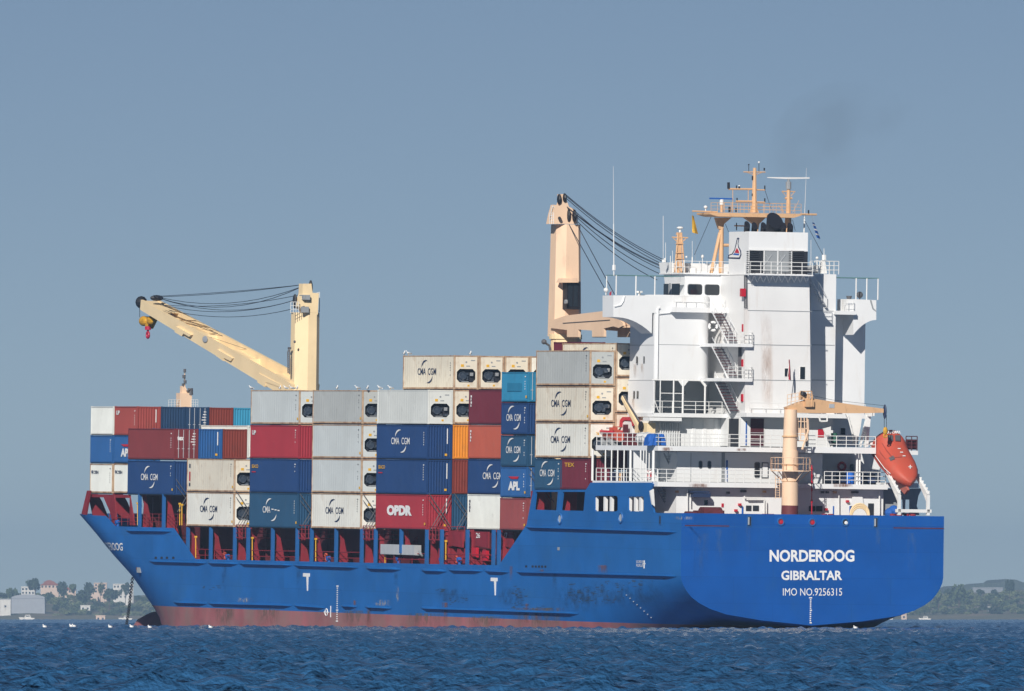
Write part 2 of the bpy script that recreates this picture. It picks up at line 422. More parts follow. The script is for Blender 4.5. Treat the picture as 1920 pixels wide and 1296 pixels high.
for px, py in ((576,1075),(928,1083.5)):
    tm = MB(); tm.sb(B+0.03, px-6.2, py, px+6.2, py+6.5, 0.05)
    p = [S(px-1.8,py+6.4,B+0.03), S(px+1.8,py+6.4,B+0.03), S(px+1.0,py+33,B+0.03), S(px-0.6,py+33,B+0.03)]
    tm.prism(p, (0,-0.05,0)); tm.build('tug_mark', M['ltext'], ship)
dm = MB()
for i in range(17):
    y = 1098+i*4.1; big = i in (0, 11, 16)
    dm.sb(B+0.03, 634.3-(1.6 if big else .9), y, 634.3+(1.8 if big else 1.0), y+(2.4 if big else 1.8), 0.04)
dm.build('draught_marks', M['ltext'], ship)
dm = MB()
for i in range(13):
    y = 1120+i*3.9; big = i in (0, 6, 12)
    dm.ab(-0.03, 1522.5-(3 if i == 0 else 1.2), y, 1522.5+(2.6 if big else 1.2), y+2.2, 0.05)
dm.build('draught_marks', M['ltext'], ship)
dm = MB()
for i in range(8): 
    q = hullpt(1175+i*6.6, 1116+i*6.0, 0.03); dm.box(q.x-0.07, q.x+0.07, q.y, q.y+0.05, q.z-0.04, q.z+0.04)
dm.build('draught_marks', M['silver'], ship)
pm = MB(); q = S(612, 1143, B+0.03)
pm.torus((q.x, q.y, q.z-0.25), 0.32, 0.05, 'Y', 14, 4); pm.box(q.x-0.6, q.x+0.6, q.y-0.02, q.y+0.03, q.z-0.28, q.z-0.20); pm.box(q.x-1.1, q.x-1.0, q.y-0.02, q.y+0.03, q.z-0.7, q.z+0.35)
pm.build('load_line_mark', M['ltext'], ship)
# text on the transom and side
def atext(s, txt, px0, py0, px1, py1, m, name, parent=ship, bold=0.0):
    a = A(px0, py1, s-0.03); b = A(px1, py1, s-0.03); c = A(px0, py0, s-0.03); mb = MB()
    put_text(mb, txt, a, (b-a).normalized(), (c-a).normalized(), (b-a).length, (c-a).length, bold); return mb.build(name, m, parent)
def stext(y, txt, px0, py0, px1, py1, m, name, parent=ship, bold=0.0):
    a = S(px0, py1, y+0.03); b = S(px1, py1, y+0.03); c = S(px0, py0, y+0.03); mb = MB()
    put_text(mb, txt, a, (b-a).normalized(), (c-a).normalized(), (b-a).length, (c-a).length, bold); return mb.build(name, m, parent)
atext(0, 'NORDEROOG', 1443, 1031, 1602, 1053.5, M['ltext'], 'ship_name', bold=0.032)
atext(0, 'GIBRALTAR', 1465, 1070, 1579, 1088, M['ltext'], 'port_of_registry', bold=0.030)
atext(0, 'IMO NO.9256315', 1468, 1103, 1579, 1117, M['ltext'], 'registration_number', bold=0.0)
stext(B, 'SECURED BY', 1193, 1051, 1206, 1056, M['ltext'], 'small_lettering'); stext(B, 'PROPELLER', 1193, 1058, 1206, 1063, M['ltext'], 'small_lettering')
am = MB(); am.sb(B+0.03, 1208, 1051, 1209.6, 1066, 0.04); am.sb(B+0.03, 1206.5, 1056, 1211, 1058, 0.04); am.build('small_lettering', M['ltext'], ship)
# bow name wraps round the flare
def hull_text(txt, s_aft, length, z0, h, name):
    vs, fs = text_geo(txt, 0.02); mb = MB(); out = []
    for v in vs:
        s = s_aft+length*(1-v[0]); z = z0+h*v[1]; out.append((s, hb(s, z)+0.04, z))
    mb.add(out, fs); return mb.build(name, M['ltext'], ship)
q = hullpt(231, 1030); hull_text('NORDEROOG', q.x, 9.5, q.z-0.15, 0.75, 'ship_name')
q = hullpt(262, 1070); am = MB(); am.box(q.x-0.35, q.x+0.5, q.y-0.2, q.y+0.12, q.z-0.2, q.z+0.3)
am.build('anchor_recess', M['grey'], ship)
# port holes and slots through the bulwark
def ring(mb, c, r, t, ax): mb.torus(c, r, t, ax, 20, 6)
for px, c in ((1464,'hook'),(1523,'hook'),(1585,'white')):
    q = A(px, 978.5 if px < 1500 else 979.5, -0.02); mb = MB(); ring(mb, q, 0.30, 0.075, 'X'); o = mb.build('fairlead', M['blue2'], ship)
    k = MB(); k.tube((q.x-0.02, q.y, q.z), (q.x+0.05, q.y, q.z), 0.28, 16); k.build('opening', M['red'] if c == 'hook' else M['dark'], o)
    k = MB(); k.ball((q.x-0.03, q.y-0.06, q.z-0.04), 0.03, 0.17, 0.15); k.build('roller', M['white'] if c == 'white' else M['fire'], o)
for px in (1405, 1642):
    mb = MB(); mb.ab(-0.05, px-4, 967+(px-1405)*.012, px+5, 987+(px-1405)*.012, 0.04); o = mb.build('fairlead', M['blue2'], ship)
    k = MB(); k.ab(-0.08, px-2.5, 969+(px-1405)*.012, px+3.6, 985.5+(px-1405)*.012, 0.02); k.build('opening', M['dark'], o)
    k = MB(); k.ab(-0.16, px-1.6, 970+(px-1405)*.012, px+0.6, 984+(px-1405)*.012, 0.07); k.build('roller', M['silver'], o)
for px, py in ((1050,973),(1164,971)):
    mb = MB(); q = S(px, py, B+0.02); ring(mb, q, 0.42, 0.10, 'Y'); o = mb.build('fairlead', M['blue2'], ship)
    k = MB(); k.tube((q.x, q.y+0.02, q.z), (q.x, q.y-0.05, q.z), 0.38, 16); k.build('opening', M['silver'], o)
mb = MB(); mb.sb(B+0.06, 1235, 966, 1240, 984, 0.04); o = mb.build('fairlead', M['blue2'], ship); k = MB(); k.sb(B+0.09, 1236.4, 968, 1238.6, 982, 0.02); k.build('opening', M['dark'], o)
mb = MB()
for px in (988, 1000, 1006, 1012, 1018, 1024): mb.sb(B+0.015, px-1.8, 1060.4+(px-988)*.01, px+1.8, 1064.2+(px-988)*.01, 0.02)
mb.build('freeing_port', M['dark'], ship)
mb = MB()
for px in (292, 303, 313, 325):
    q = hullpt(px, 1046, 0.02); mb.box(q.x-0.25, q.x+0.25, q.y-0.02, q.y+0.02, q.z-0.1, q.z+0.1)
mb.build('freeing_port', M['dark'], ship)
mb = MB(); mb.sb(B+0.02, 1046, 1026, 1050, 1032, 0.03); mb.build('side_scuttle', M['grey'], ship)
# seam, draining gap and rust along the transom top
mb = MB(); mb.prism([A(1277,986.5,-0.012), A(1771,991.5,-0.012), A(1771,992.6,-0.012), A(1277,987.6,-0.012)], (0.02,0,0)); mb.build('weld_seam', M['blue2'], ship)
mb = MB(); mb.ab(-0.02, 1285, 985, 1368, 987, 0.02); mb.build('drain_slot', M['dred'], ship); mb = MB(); mb.ab(-0.02, 1676, 989.5, 1770, 991.5, 0.02); mb.build('drain_slot', M['dred'], ship)
# scuffs below the stern quarter: rubbed patches lying on the shell
def scuffs(spots, m, name):
    rnd = random.Random(3); mb = MB()
    for cx, cy, rx, ry, n in spots:
        for _ in range(n):
            a = rnd.gauss(0, 0.5)*rx; b = rnd.gauss(0, 0.5)*ry; l = rnd.uniform(2, 9); t = rnd.uniform(0.5, 1.6)
            p = hullpt(cx+a, cy+b, 0.02); q = hullpt(cx+a+l, cy+b+rnd.uniform(-1, 1), 0.02); r_ = hullpt(cx+a+l*.6, cy+b+t, 0.02); r2 = hullpt(cx+a+l*.1, cy+b+t*.8, 0.02)
            mb.add([p, q, r_, r2], [(0,1,2,3)])
    return mb.build(name, m, ship)
SC = mat('scuff', (0.035,0.075,0.14), 0.7, dirt=(0.10,0.08,0.06), amt=0.6, scale=1.5)
scuffs([(1085,1112,40,16,50),(1130,1118,40,16,30),(970,1115,14,14,25),(850,1125,25,8,16),(965,1132,30,6,12),(824,1105,8,4,10),(1180,1095,60,10,25),(1000,1140,40,6,20),(390,1100,60,10,8)], SC, 'scuff_marks')
def stain_mat(name, c, lo=.35, hi=.65, mx=.9, sc=1.2, st=3):
    m = mat(name, c, .8, var=.15); t = m.node_tree; out = t.nodes['Material Output']; b = t.nodes['Principled BSDF']
    at = t.nodes.new('ShaderNodeAttribute'); at.attribute_name = 'fade'; tc = t.nodes.new('ShaderNodeTexCoord'); mp = t.nodes.new('ShaderNodeMapping'); mp.inputs['Scale'].default_value = (sc*st, sc*st, sc)
    nz = t.nodes.new('ShaderNodeTexNoise'); nz.inputs['Scale'].default_value = 1; nz.inputs['Detail'].default_value = 6; nz.inputs['Roughness'].default_value = .65
    mr = t.nodes.new('ShaderNodeMapRange'); mr.inputs[1].default_value = lo; mr.inputs[2].default_value = hi; mr.inputs[4].default_value = mx
    mu = t.nodes.new('ShaderNodeMath'); mu.operation = 'MULTIPLY'; tr = t.nodes.new('ShaderNodeBsdfTransparent'); ms = t.nodes.new('ShaderNodeMixShader')
    t.links.new(tc.outputs['Object'], mp.inputs[0]); t.links.new(mp.outputs[0], nz.inputs['Vector']); t.links.new(nz.outputs[0], mr.inputs[0]); t.links.new(mr.outputs[0], mu.inputs[0]); t.links.new(at.outputs['Fac'], mu.inputs[1])
    t.links.new(mu.outputs[0], ms.inputs[0]); t.links.new(tr.outputs[0], ms.inputs[1]); t.links.new(b.outputs[0], ms.inputs[2]); t.links.new(ms.outputs[0], out.inputs['Surface']); return m
def stain(fn, px0, py0, px1, py1, m, name='stain', par=None, nx=8, ny=6, top=False):
    """a worn patch lying on the surface fn(px, py), fading out at its edges"""
    vs = []; fd = []; fs = []
    for j in range(ny+1):
        for i in range(nx+1):
            u, v = i/nx, j/ny; vs.append(tuple(fn(px0+(px1-px0)*u, py0+(py1-py0)*v))); e = math.sin(math.pi*u)**.7*((1-v)**.8 if top else math.sin(math.pi*v)**.7); fd.append(max(0, e))
    for j in range(ny):
        for i in range(nx): a = j*(nx+1)+i; fs.append((a, a+1, a+nx+2, a+nx+1))
    me = bpy.data.meshes.new(name); me.from_pydata(vs, [], fs); at = me.attributes.new('fade', 'FLOAT', 'POINT'); at.data.foreach_set('value', fd); me.materials.append(m)
    o = bpy.data.objects.new(name, me); col.objects.link(o); o.parent = par if par is not None else ship; return o
ST_D = stain_mat('scuff_stain', (.02,.07,.16), .42, .68, .5, 1.0, .8); ST_G = stain_mat('growth_stain', (.16,.13,.10), .40, .62, .8, .7, 2.0); ST_R = stain_mat('rust_stain', (.22,.09,.05), .35, .6, .75, 1.0, 3.0); ST_P = stain_mat('pale_stain', (.40,.42,.44), .45, .6, .8, 2.0, 1.5)
hs = lambda px, py: hullpt(px, py, .03)
for a in [(1050,1088,1260,1140),(1040,1100,1120,1150),(930,1100,985,1138),(815,1102,880,1130)]: stain(hs, *a, ST_D, 'scuff_stain')
for a in [(760,1150,830,1180),(960,1140,1060,1182),(640,1145,700,1178),(480,1142,525,1176),(400,1142,440,1176),(870,1156,950,1182)]: stain(hs, *a, ST_G, 'growth_stain', top=True)
for a in [(828,1130,840,1172),(983,1132,992,1168),(1002,1142,1016,1178),(955,1062,962,1090),(688,1138,696,1176),(662,1126,668,1150),(1012,1068,1020,1080),(1120,1060,1140,1076)]: stain(hs, *a, ST_R, 'rust_stain', top=True)
for a in [(444,1120,476,1130),(700,1124,732,1137),(742,1098,748,1130),(1262,968,1300,975)]: stain(hs, *a, ST_P, 'pale_stain')
ta = lambda px, py: A(px, py, -.025)
ST_T = stain_mat('wash_stain', (.06,.17,.42), .42, .66, .5, .8, 3.0)
for a in [(1340,992,1358,1060),(1395,988,1408,1050),(1460,986,1468,1030),(1520,986,1527,1024),(1583,988,1590,1040),(1640,990,1652,1060),(1700,1000,1720,1080),(1300,1000,1330,1090)]: stain(ta, *a, ST_T, 'wash_stain', top=True)
for px in (420, 560, 742, 1040): stain(hs, px-5, 1060+(px-368)*.02, px+5, 1120, ST_D, 'run_stain', top=True)
SR = mat('rust_run', (0.17,0.075,0.045), 0.8, dirt=(0.08,0.06,0.05), amt=0.6, scale=1.5)
def runs(spots):
    rnd = random.Random(5); mb = MB()
    for px, py, h, wd in spots:
        p = [hullpt(px-wd, py, .022), hullpt(px+wd, py, .022), hullpt(px+wd*.5, py+h, .022), hullpt(px-wd*.3, py+h*.9, .022)]
        mb.add(p, [(0,1,2,3)])
    return mb.build('rust_runs', SR, ship)

# ---------------------------------------------------------------- deck edge: posts, coaming, brackets, walkway
ZW = S(600, 1055, B).z-1.0           # walkway level inside the bulwark
s_f, s_a = sx(330, B), sx(945, B)
mb = MB()
for a, b in zip(range(int(s_a)-8, int(s_f)+8, 4), range(int(s_a)-4, int(s_f)+12, 4)): mb.box(a, b, -12.3, 12.35, ZW-0.3+0.0155*0, ZW)
mb.build('main_deck', M['dred'], ship)
ZC0 = zf(60, 12, 991.5); ZC1 = zf(112, 12, 988)
def zcont(s): return ZC0+(ZC1-ZC0)*(s-60)/52
mb = MB()      # hatch coaming and covers, inboard of the walkway
for a, b in ((36,41),(42,55),(58,71),(73.5,86),(89,102),(104.5,118),(121,132)):
    mb.box(a, b, -9.6, 9.6, ZW, (zcont(a) if a < 120 else zf(126, 10, 929))-0.06)
mb.build('hatch_coaming', M['dred'], ship)
mb = MB()
for px in (392, 462, 508, 581, 627, 701, 749, 825, 873, 922): pass
POSTS = [258,303,349,392,437,462,508,554,581,627,675,701,749,797,825,873,922,932]
for px in POSTS:
    s = sx(px, B); py = 1049+(px-368)*0.0215 if px > 340 else 989; zb = S(px, py+2, B).z
    if px in (258, 303): zt = zf(s, 12, 926)
    else: zt = zcont(s)-0.05
    if px == 749: zb = zt-1.9
    mb = MB(); mb.box(s-0.13, s+0.13, 12.12, 12.42, zb-0.3, zt); mb.build('side_post', M['blue2'], ship)
    mb = MB(); z0 = max(zb-0.9, ZW) if px > 340 else zb-0.5
    mb.prism([(s+0.2, 12.0, zt), (s+0.2, 11.55, zt), (s+0.2, 11.35, zt-1.2), (s+0.2, 10.9, z0+0.9), (s+0.2, 10.6, z0), (s+0.2, 11.9, z0), (s+0.2, 11.75, zt-1.0)], (0.12,0,0)); mb.build('side_bracket', M['red'], ship)
    mb = MB(); mb.prism([(s+2.6, 9.6, z0), (s+2.6, 11.2, z0), (s+2.6, 10.7, z0+1.1), (s+2.6, 10.3, z0+1.5), (s+2.6, 9.6, z0+2.1)], (0.12,0,0)); mb.build('coaming_bracket', M['red'], ship)
# horizontal red pipes and rails between the posts
for a, b in ((368,437),(462,554),(581,675),(701,797),(825,930)):
    for k, py in enumerate((1030, 1041)):
        mb = MB(); p = S(a, py+(a-368)*.02, 11.9); q = S(b, py+(b-368)*.02, 11.9); mb.tube(p, q, 0.045, 6)
        n = 4
        for i in range(1, n) if k == 0 else []: 
            t = p.lerp(q, i/n); mb.tube(t, t-Vector((0,0,1.4)), 0.035, 5)
        mb.build('walkway_rail', M['red'], ship)
# lashing platforms (small red cages) in the gaps between the bays, above the walkway
for a, b in ((437,462),(554,581),(675,701),(799,825)):
    s0, s1 = sx(b, B)+0.1, sx(a, B)-0.1; zt = zcont(s0)
    mb = MB(); mb.box(s0, s1, 9.8, 12.2, zt-1.05, zt-0.95); mb.rail((s0, 12.2, zt-0.95), (s1, 12.2, zt-0.95), 1.15, 4, 3, 0.04); mb.rail((s0, 10, zt-0.95), (s0, 12.2, zt-0.95), 1.15, 3, 3, 0.04)
    mb.build('lashing_platform', M['red'], ship)
    mb = MB(); mb.box((s0+s1)/2-0.1, (s0+s1)/2+0.1, -9.8, 9.8, ZW, zt-0.05); mb.build('cross_bulkhead', M['dred'], ship)
# red bulkhead panels aft (bays 26 and 27)
for a, b, lab in ((829,868,None),(877,916,'26'),(934,962,'27')):
    mb = MB(); s = sx(a, 11.6); z1 = zcont(s)-0.2; z0 = z1-1.55
    p = [(sx(a,11.6),11.6,z1),(sx(b,11.6),11.6,z1),(sx(b,11.6),11.6,z0+.1),((sx(a,11.6)+sx(b,11.6))/2,11.6,z0+.25),(sx(a,11.6),11.6,z0)]
    mb.prism(p, (0,-0.15,0)); o = mb.build('bay_panel', M['red'], ship)
    if lab: stext(11.62, lab, (a+b)/2-4, 999, (a+b)/2+3.5, 1009, M['ltext'], 'bay_number', o, 0.02)
    mb = MB()
    for t in (0.05, 0.55, 0.95):
        xx = sx(a,11.3)+(sx(b,11.3)-sx(a,11.3))*t; mb.prism([(xx,11.4,z0),(xx,10.7,z0),(xx,10.2,ZW),(xx,11.7,ZW)], (0.7,0,0))
    mb.build('side_bracket', M['red'], ship)
# yellow twist-lock rods, ventilators, valves
for px, y0, y1 in ((367,1006,1046),(258,943,985),(264,948,985),(337,944,985),(341,946,985),(473,1008,1051),(592,1010,1052),(833,1014,1052),(836,1014,1050),(722,1040,1056)):
    mb = MB(); p = S(px, y0, 11.9); q = S(px, y1, 11.9); mb.tube(p, q, 0.05, 6); mb.box(p.x-0.1, p.x+0.1, 11.8, 12.0, p.z-0.12, p.z+0.05); mb.build('lashing_rod', M['yellow'], ship)
for px, py in ((401,1047),(428,1047),(588,1050),(617,1051),(829,1053),(862,1053),(748,1051),(221,983)):
    q = S(px, py, 11.7); mb = MB(); mb.tube((q.x, q.y, q.z-1.2), (q.x, q.y, q.z+0.1), 0.16, 8); mb.tube((q.x, q.y-0.1, q.z+0.2), (q.x, q.y+0.25, q.z+0.15), 0.22, 10); mb.build('deck_ventilator', M['tarp'], ship)
for px, py in ((421,1043),(611,1045),(856,1050)):
    q = S(px, py, 11.5); mb = MB(); mb.tube((q.x, q.y, q.z-0.6), (q.x, q.y, q.z+0.15), 0.12, 8); mb.ball((q.x, q.y, q.z+0.2), 0.2); mb.build('hydrant', M['coralm'] if 'coralm' in M else M['orange'], ship)
for px, py, h in ((890,1036,14),(909,1042,14)):
    q = S(px, py, 11.6); mb = MB(); mb.box(q.x-0.5, q.x+0.4, 11.4, 11.7, q.z-0.45, q.z+0.45); mb.build('fire_box', M['fire'], ship)
# rolled up gangway lying on the walkway
mb = MB(); p = S(717, 1029, 12.05); q = S(781, 1031, 12.05)
n = 26
for i in range(n):
    t = i/n; a = p.lerp(q, t); b2 = p.lerp(q, t+0.7/n); mb.box(a.x, b2.x, 11.55, 12.25, a.z-0.48, a.z+0.42)
g = mb.build('gangway', M['silver'], ship)
mb = MB(); mb.box(p.x+0.1, q.x-0.1, 11.6, 12.2, p.z-0.52, p.z-0.44); mb.tube((q.x-.2,11.9,q.z-.1),(q.x-1.0,11.9,q.z-.5),0.12); mb.build('handrail', M['grey'], g)
# forecastle: red stays under the first bay, break of the deck
def zs(px, py, y=12.0): return S(px, py, y)
mb = MB()
for a, b in ((165,200),(212,240)):
    s0 = S(a+2, 940, 9.7).x; zt = zf(s0, 9.5, 926); zb = zf(s0, 9.5, 972)
    mb.prism([(s0, 9.8, zt), (s0, 8.8, zt), (s0, 8.3, zt-0.8), (s0, 7.6, zb), (s0, 9.2, zb)], (0.15, 0, 0))
mb.build('forecastle_stay', M['red'], ship)
zt = zf(138, 11, 927); zb = zf(138, 11, 972)
mb = MB(); mb.prism([S(152,966,10.2), S(163,920,10.2), S(168,920,10.2), S(160,966,10.2)], (0,-0.2,0)); mb.box(S(169,940,9.8).x, S(240,940,9.8).x, 9.5, 9.8, zt-0.35, zt-0.05); mb.build('breakwater_frame', M['red'], ship)
mb = MB(); mb.box(130, 150.5, -9, 8.0, zb-1.5, zb-1.2); mb.box(136.6, 137.0, -9, 9.3, zb-1.2, zt-0.05); mb.box(142.3, 142.6, -7, 6.8, zb-1.2, zt-0.05); mb.box(132.2, 132.6, -9.5, 10.2, zb-2.5, zt-0.2); mb.build('forecastle_deck', M['dred'], ship)
mb = MB(); mb.rail(S(205,985,11.8), S(345,986,11.8), 1.1, 12, 3, 0.03); mb.build('walkway_rail', M['red'], ship)
mb = MB(); mb.prism([S(193,930,11.2), S(214,930,11.2), S(219,985,11.2), S(212,985,11.2), S(206,960,11.2)], (0,-0.12,0)); mb.prism([S(243,930,11.0), S(252,985,11.0), S(243,985,11.0)], (0,-0.12,0)); mb.build('side_bracket', M['red'], ship)
# anchor chain: single links from the hawse to the water
q0 = hullpt(252, 1083, 0.05); 
p0 = Vector((q0.x+0.5, q0.y, q0.z)); 
e = S(237, 1172, q0.y+0.2)
mb = MB(); n = 34
for i in range(n):
    t = i/n; a = p0.lerp(e, t)+Vector((0, 0, -0.35*math.sin(math.pi*t))); b2 = p0.lerp(e, (i+0.8)/n)+Vector((0, 0, -0.35*math.sin(math.pi*(i+0.8)/n)))
    wv = Vector((0.09, 0.09, 0)) if i % 2 else Vector((-0.09, 0.09, 0))
    mb.tube(a+wv, b2+wv, 0.05, 4); mb.tube(a-wv, b2-wv, 0.05, 4); mb.tube(a-wv, a+wv, 0.05, 4)
mb.build('anchor_chain', M['wire'], ship)

# blue side frame above the aft deck, with cargo openings and mooring windows
def rr(px0, py0, px1, py1, y, r=3.0, ry=4.0, n=3):
    out = []
    for cx, cy, a0 in ((px1-r, py0+ry, -90), (px1-r, py1-ry, 0), (px0+r, py1-ry, 90), (px0+r, py0+ry, 180)):
        for i in range(n+1):
            t = R(a0+90*i/n); out.append(S(cx+r*math.cos(t), cy+ry*math.sin(t), y))
    return out
yB = B-0.004
outer = [S(x, y, yB) for x, y in ((986.5,988),(1000,922),(1001,918),(1005,918),(1005,921.5),(1047,921.5),(1049,918),(1052,918),(1054,921.5),(1098,921.5),(1102,930),(1107,905),(1109,905),(1220,905),(1223.5,908),(1219,925),(1223,948),(1226,961),(1239,963.5),(1239,968),(1100,966),(987,990))]
holes = [[S(x, y, yB) for x, y in ((1004.5,922.5),(1046,922.5),(1043,957),(1001,955.5))], [S(x, y, yB) for x, y in ((1055,922.5),(1097,922.5),(1094,958),(1051,957))]]
outer = [S(x, y, yB) for x, y in ((986.5,988),(999,921),(1000,918.5),(1098.5,918.5),(1107,905),(1220,905),(1223.5,908),(1219,925),(1223,948),(1226,961),(1239,963.5),(1239,968),(1100,966),(987,990))]
holes += [rr(1113,930,1125.5,959,yB), rr(1127.5,930,1137.5,959,yB), rr(1140,930,1156,959,yB) ]
holes = holes[:2]+[rr(1115,930,1158,959,yB)]+[rr(1178,931,1207,959,yB)]
mb = MB(); mb.prism(outer, (0,-0.16,0), holes); sf = mb.build('side_plating', M['blue'], ship)
for x0 in (1115.5, 1133, 1144.5, 1178.5, 1190, 1199.5):
    mb = MB(); mb.sb(B-0.1, x0-1.5, 930.5, x0+1.8, 958.5, 0.25); mb.build('window_stanchion', M['white2'], sf)
mb = MB(); mb.sb(B-0.2, 1001, 919, 1003, 957, 0.9); mb.sb(B-0.2, 1049, 919, 1051.5, 957, 0.9); mb.box(sx(1000,12), sx(1000,12)+0.15, 10.4, 12.2, zf(32,12,957), zf(32,12,921)); mb.box(sx(1050,12), sx(1050,12)+0.15, 10.4, 12.2, zf(26,12,957), zf(26,12,921)); mb.sb(11.9, 1098, 918, 1104, 954, 0.2)
mb.build('cargo_frame', M['red'], ship)
zq = zf(26, 12, 960)
mb = MB(); mb.box(6.2, 34.3, -12.3, 12.3, zq-0.4, zq-0.1); mb.build('mooring_deck', M['dred'], ship)
mb = MB(); mb.box(20.5, 33, -9.6, 9.6, zq-0.1, zf(26,10,921)); mb.build('hatch_coaming', M['dred'], ship)
mb = MB()
for px in (1170, 1196): 
    q = S(px, 957, 11); mb.tube((q.x, 10, q.z-0.3), (q.x, 11.2, q.z-0.3), 0.5, 12)
mb.build('mooring_winch', M['red'], ship)
mb = MB(); mb.box(0.05, 6.2, -12.35, 12.35, zq-1.6, zq-1.3); mb.build('poop_deck', M['dred'], ship)

# ---------------------------------------------------------------- containers
def corr(mb, a, b, z0, z1, nrm, depth, pitch):
    """corrugated wall from point a to b (xy), outward normal nrm"""
    a, b, nrm = Vector((*a, 0)), Vector((*b, 0)), Vector((*nrm, 0)); L = (b-a).length; n = max(2, round(L/pitch)); vs = []; fs = []
    prof = []
    for i in range(n):
        for f_, d_ in ((0, 0), (0.30, 0), (0.5, -depth), (0.80, -depth)): prof.append(((i+f_)/n, d_))
    prof.append((1, 0))
    for t, d_ in prof:
        p = a.lerp(b, t)+nrm*d_; vs += [(p.x, p.y, z0), (p.x, p.y, z1)]
    for i in range(len(prof)-1): fs.append((2*i, 2*i+2, 2*i+3, 2*i+1))
    d = (b-a).normalized()
    if d.cross(Vector((0,0,1))).dot(nrm) < 0: fs = [f[::-1] for f in fs]
    mb.add(vs, fs)
COUNT = {}
def crescent(mb, org, ax, ay, c, r, wd, a0, a1, n=10, kx=1.6):
    pts = []
    for i in range(n+1):
        t = a0+(a1-a0)*i/n; w_ = wd*math.sin(math.pi*i/n); pts.append(((r+w_)*math.cos(t)*kx, (r+w_)*math.sin(t)))
    for i in range(n, -1, -1):
        t = a0+(a1-a0)*i/n; pts.append((r*math.cos(t)*kx, r*math.sin(t)))
    vs = [org+ax*(c[0]+p[0])+ay*(c[1]+p[1]) for p in pts]; m_ = len(pts)
    mb.add(vs, [(i, i+1, m_-2-i, m_-1-i) for i in range(n)])
def container(s_fwd, L, row, pt, pb, colr, label, end='plain', logo=None, frame=None, group='shipping containers stacked on deck', zref=None):
    W = 2.44; y1 = 12.42-2.5*row; y0 = y1-W; x0 = s_fwd-L; x1 = s_fwd
    sr = (x0+x1)/2 if (row == 0 or L > 10 and zref is None) else x0
    if zref is not None: sr = zref
    z0 = zf(sr, y1, pb); z1 = zf(sr, y1, pt)+0.0; H = z1-z0
    Mc = SHIP @ Matrix.Translation((x0, y0, z0))
    t = thing('shipping_container', label, 'container', Mc, group)
    m = CM[colr]; fr = m if not frame else CM['frame']
    def part(mb, name, mt, par=t): return mb.build(name, mt, par)
    mb = MB(); e = 0.12
    # corner posts, rails
    for xa in (0, L-0.14):
        for ya in (0, W-0.14): mb.box(xa, xa+0.14, ya, ya+0.14, 0, H)
    for ya in (0.01, W-0.11):
        mb.box(0.14, L-0.14, ya, ya+0.10, 0.02, 0.16); mb.box(0.14, L-0.14, ya, ya+0.10, H-0.10, H-0.01)
    for xa in (0.01, L-0.11):
        mb.box(xa, xa+0.10, 0.14, W-0.14, 0.02, 0.16); mb.box(xa, xa+0.10, 0.14, W-0.14, H-0.12, H-0.01)
    part(mb, 'frame', fr)
    mb = MB()
    smooth = end == 'reefer'
    corr(mb, (0.14, W-0.03), (L-0.14, W-0.03), 0.16, H-0.10, (0, 1), 0.012 if smooth else 0.045, 0.55 if smooth else 0.28)
    corr(mb, (L-0.14, 0.03), (0.14, 0.03), 0.16, H-0.10, (0, -1), 0.03, 0.9)
    corr(mb, (L-0.03, W-0.14), (L-0.03, 0.14), 0.16, H-0.12, (1, 0), 0.03, 0.6)
    mb.box(0.1, L-0.1, 0.08, W-0.08, H-0.07, H-0.03); mb.box(0.1, L-0.1, 0.08, W-0.08, 0.06, 0.10)
    uf = MB(); uf.box(0.06, L-0.06, 0.05, W-0.05, -0.075, 0.055); uf.build('underframe_gap_shade', M['black'], t)  # underframe as one solid black block, painting in the shaded gap between tiers
    if end == 'plain': corr(mb, (0.03, 0.14), (0.03, W-0.14), 0.16, H-0.12, (-1, 0), 0.06, 0.27)
    part(mb, 'body', m)
    # fittings
    mb = MB()
    for xa in (0, L-0.18):
        for ya in (0, W-0.17):
            for za in (0, H-0.12): mb.box(xa-0.008, xa+0.188, ya-0.008, ya+0.178, za-0.008, za+0.128)
    part(mb, 'corner_casting', CM['frame'] if frame else m)
    if end == 'door':
        for k in (0, 1):
            mb = MB(); ya = 0.15+k*1.08; mb.box(0.02, 0.06, ya, ya+1.05, 0.17, H-0.13); d = part(mb, 'door', m)
            for q in (0.28, 0.78):
                mb = MB(); mb.tube((-0.01, ya+q, 0.15), (-0.01, ya+q, H-0.1), 0.03, 6); mb.box(-0.03, 0.02, ya+q-0.08, ya+q+0.14, 1.0, 1.06); part(mb, 'locking_bar', M['silver'], d)
        mb = MB()
        for r_ in range(5): mb.box(0.005, 0.02, 0.30, 0.30+0.5*(0.5+0.5*((r_*37) % 7)/7), H-0.5-r_*0.26, H-0.42-r_*0.26)
        part(mb, 'marking', M['ltext'])
    if end == 'reefer':
        g = 0.16; yb, yt = 0.30, W-0.30; za, zb_ = H*0.20, H*0.60
        c_ = 0.28; hole = [(0.03, yb+c_, za), (0.03, yt-c_, za), (0.03, yt, za+c_), (0.03, yt, zb_-c_), (0.03, yt-c_, zb_), (0.03, yb+c_, zb_), (0.03, yb, zb_-c_), (0.03, yb, za+c_)]
        mb = MB(); mb.prism([(0.03, g, 0.15), (0.03, W-g, 0.15), (0.03, W-g, H-0.12), (0.03, g, H-0.12)], (0.05, 0, 0), [hole]); u = part(mb, 'reefer_unit', m)
        mb = MB(); mb.box(0.45, 0.5, yb-0.05, yt+0.05, za-0.05, zb_+0.05); part(mb, 'recess', M['dark'], u)
        rnd = random.Random(int(s_fwd*10)+row*7+int(pt)); mb = MB(); mb.tube((0.12, W*0.62, (za+zb_)/2), (0.45, W*0.62, (za+zb_)/2), 0.36, 16); mb.torus((0.10, W*0.62, (za+zb_)/2), 0.34, 0.04)
        part(mb, 'fan', CM['mach'], u)
        mb = MB()
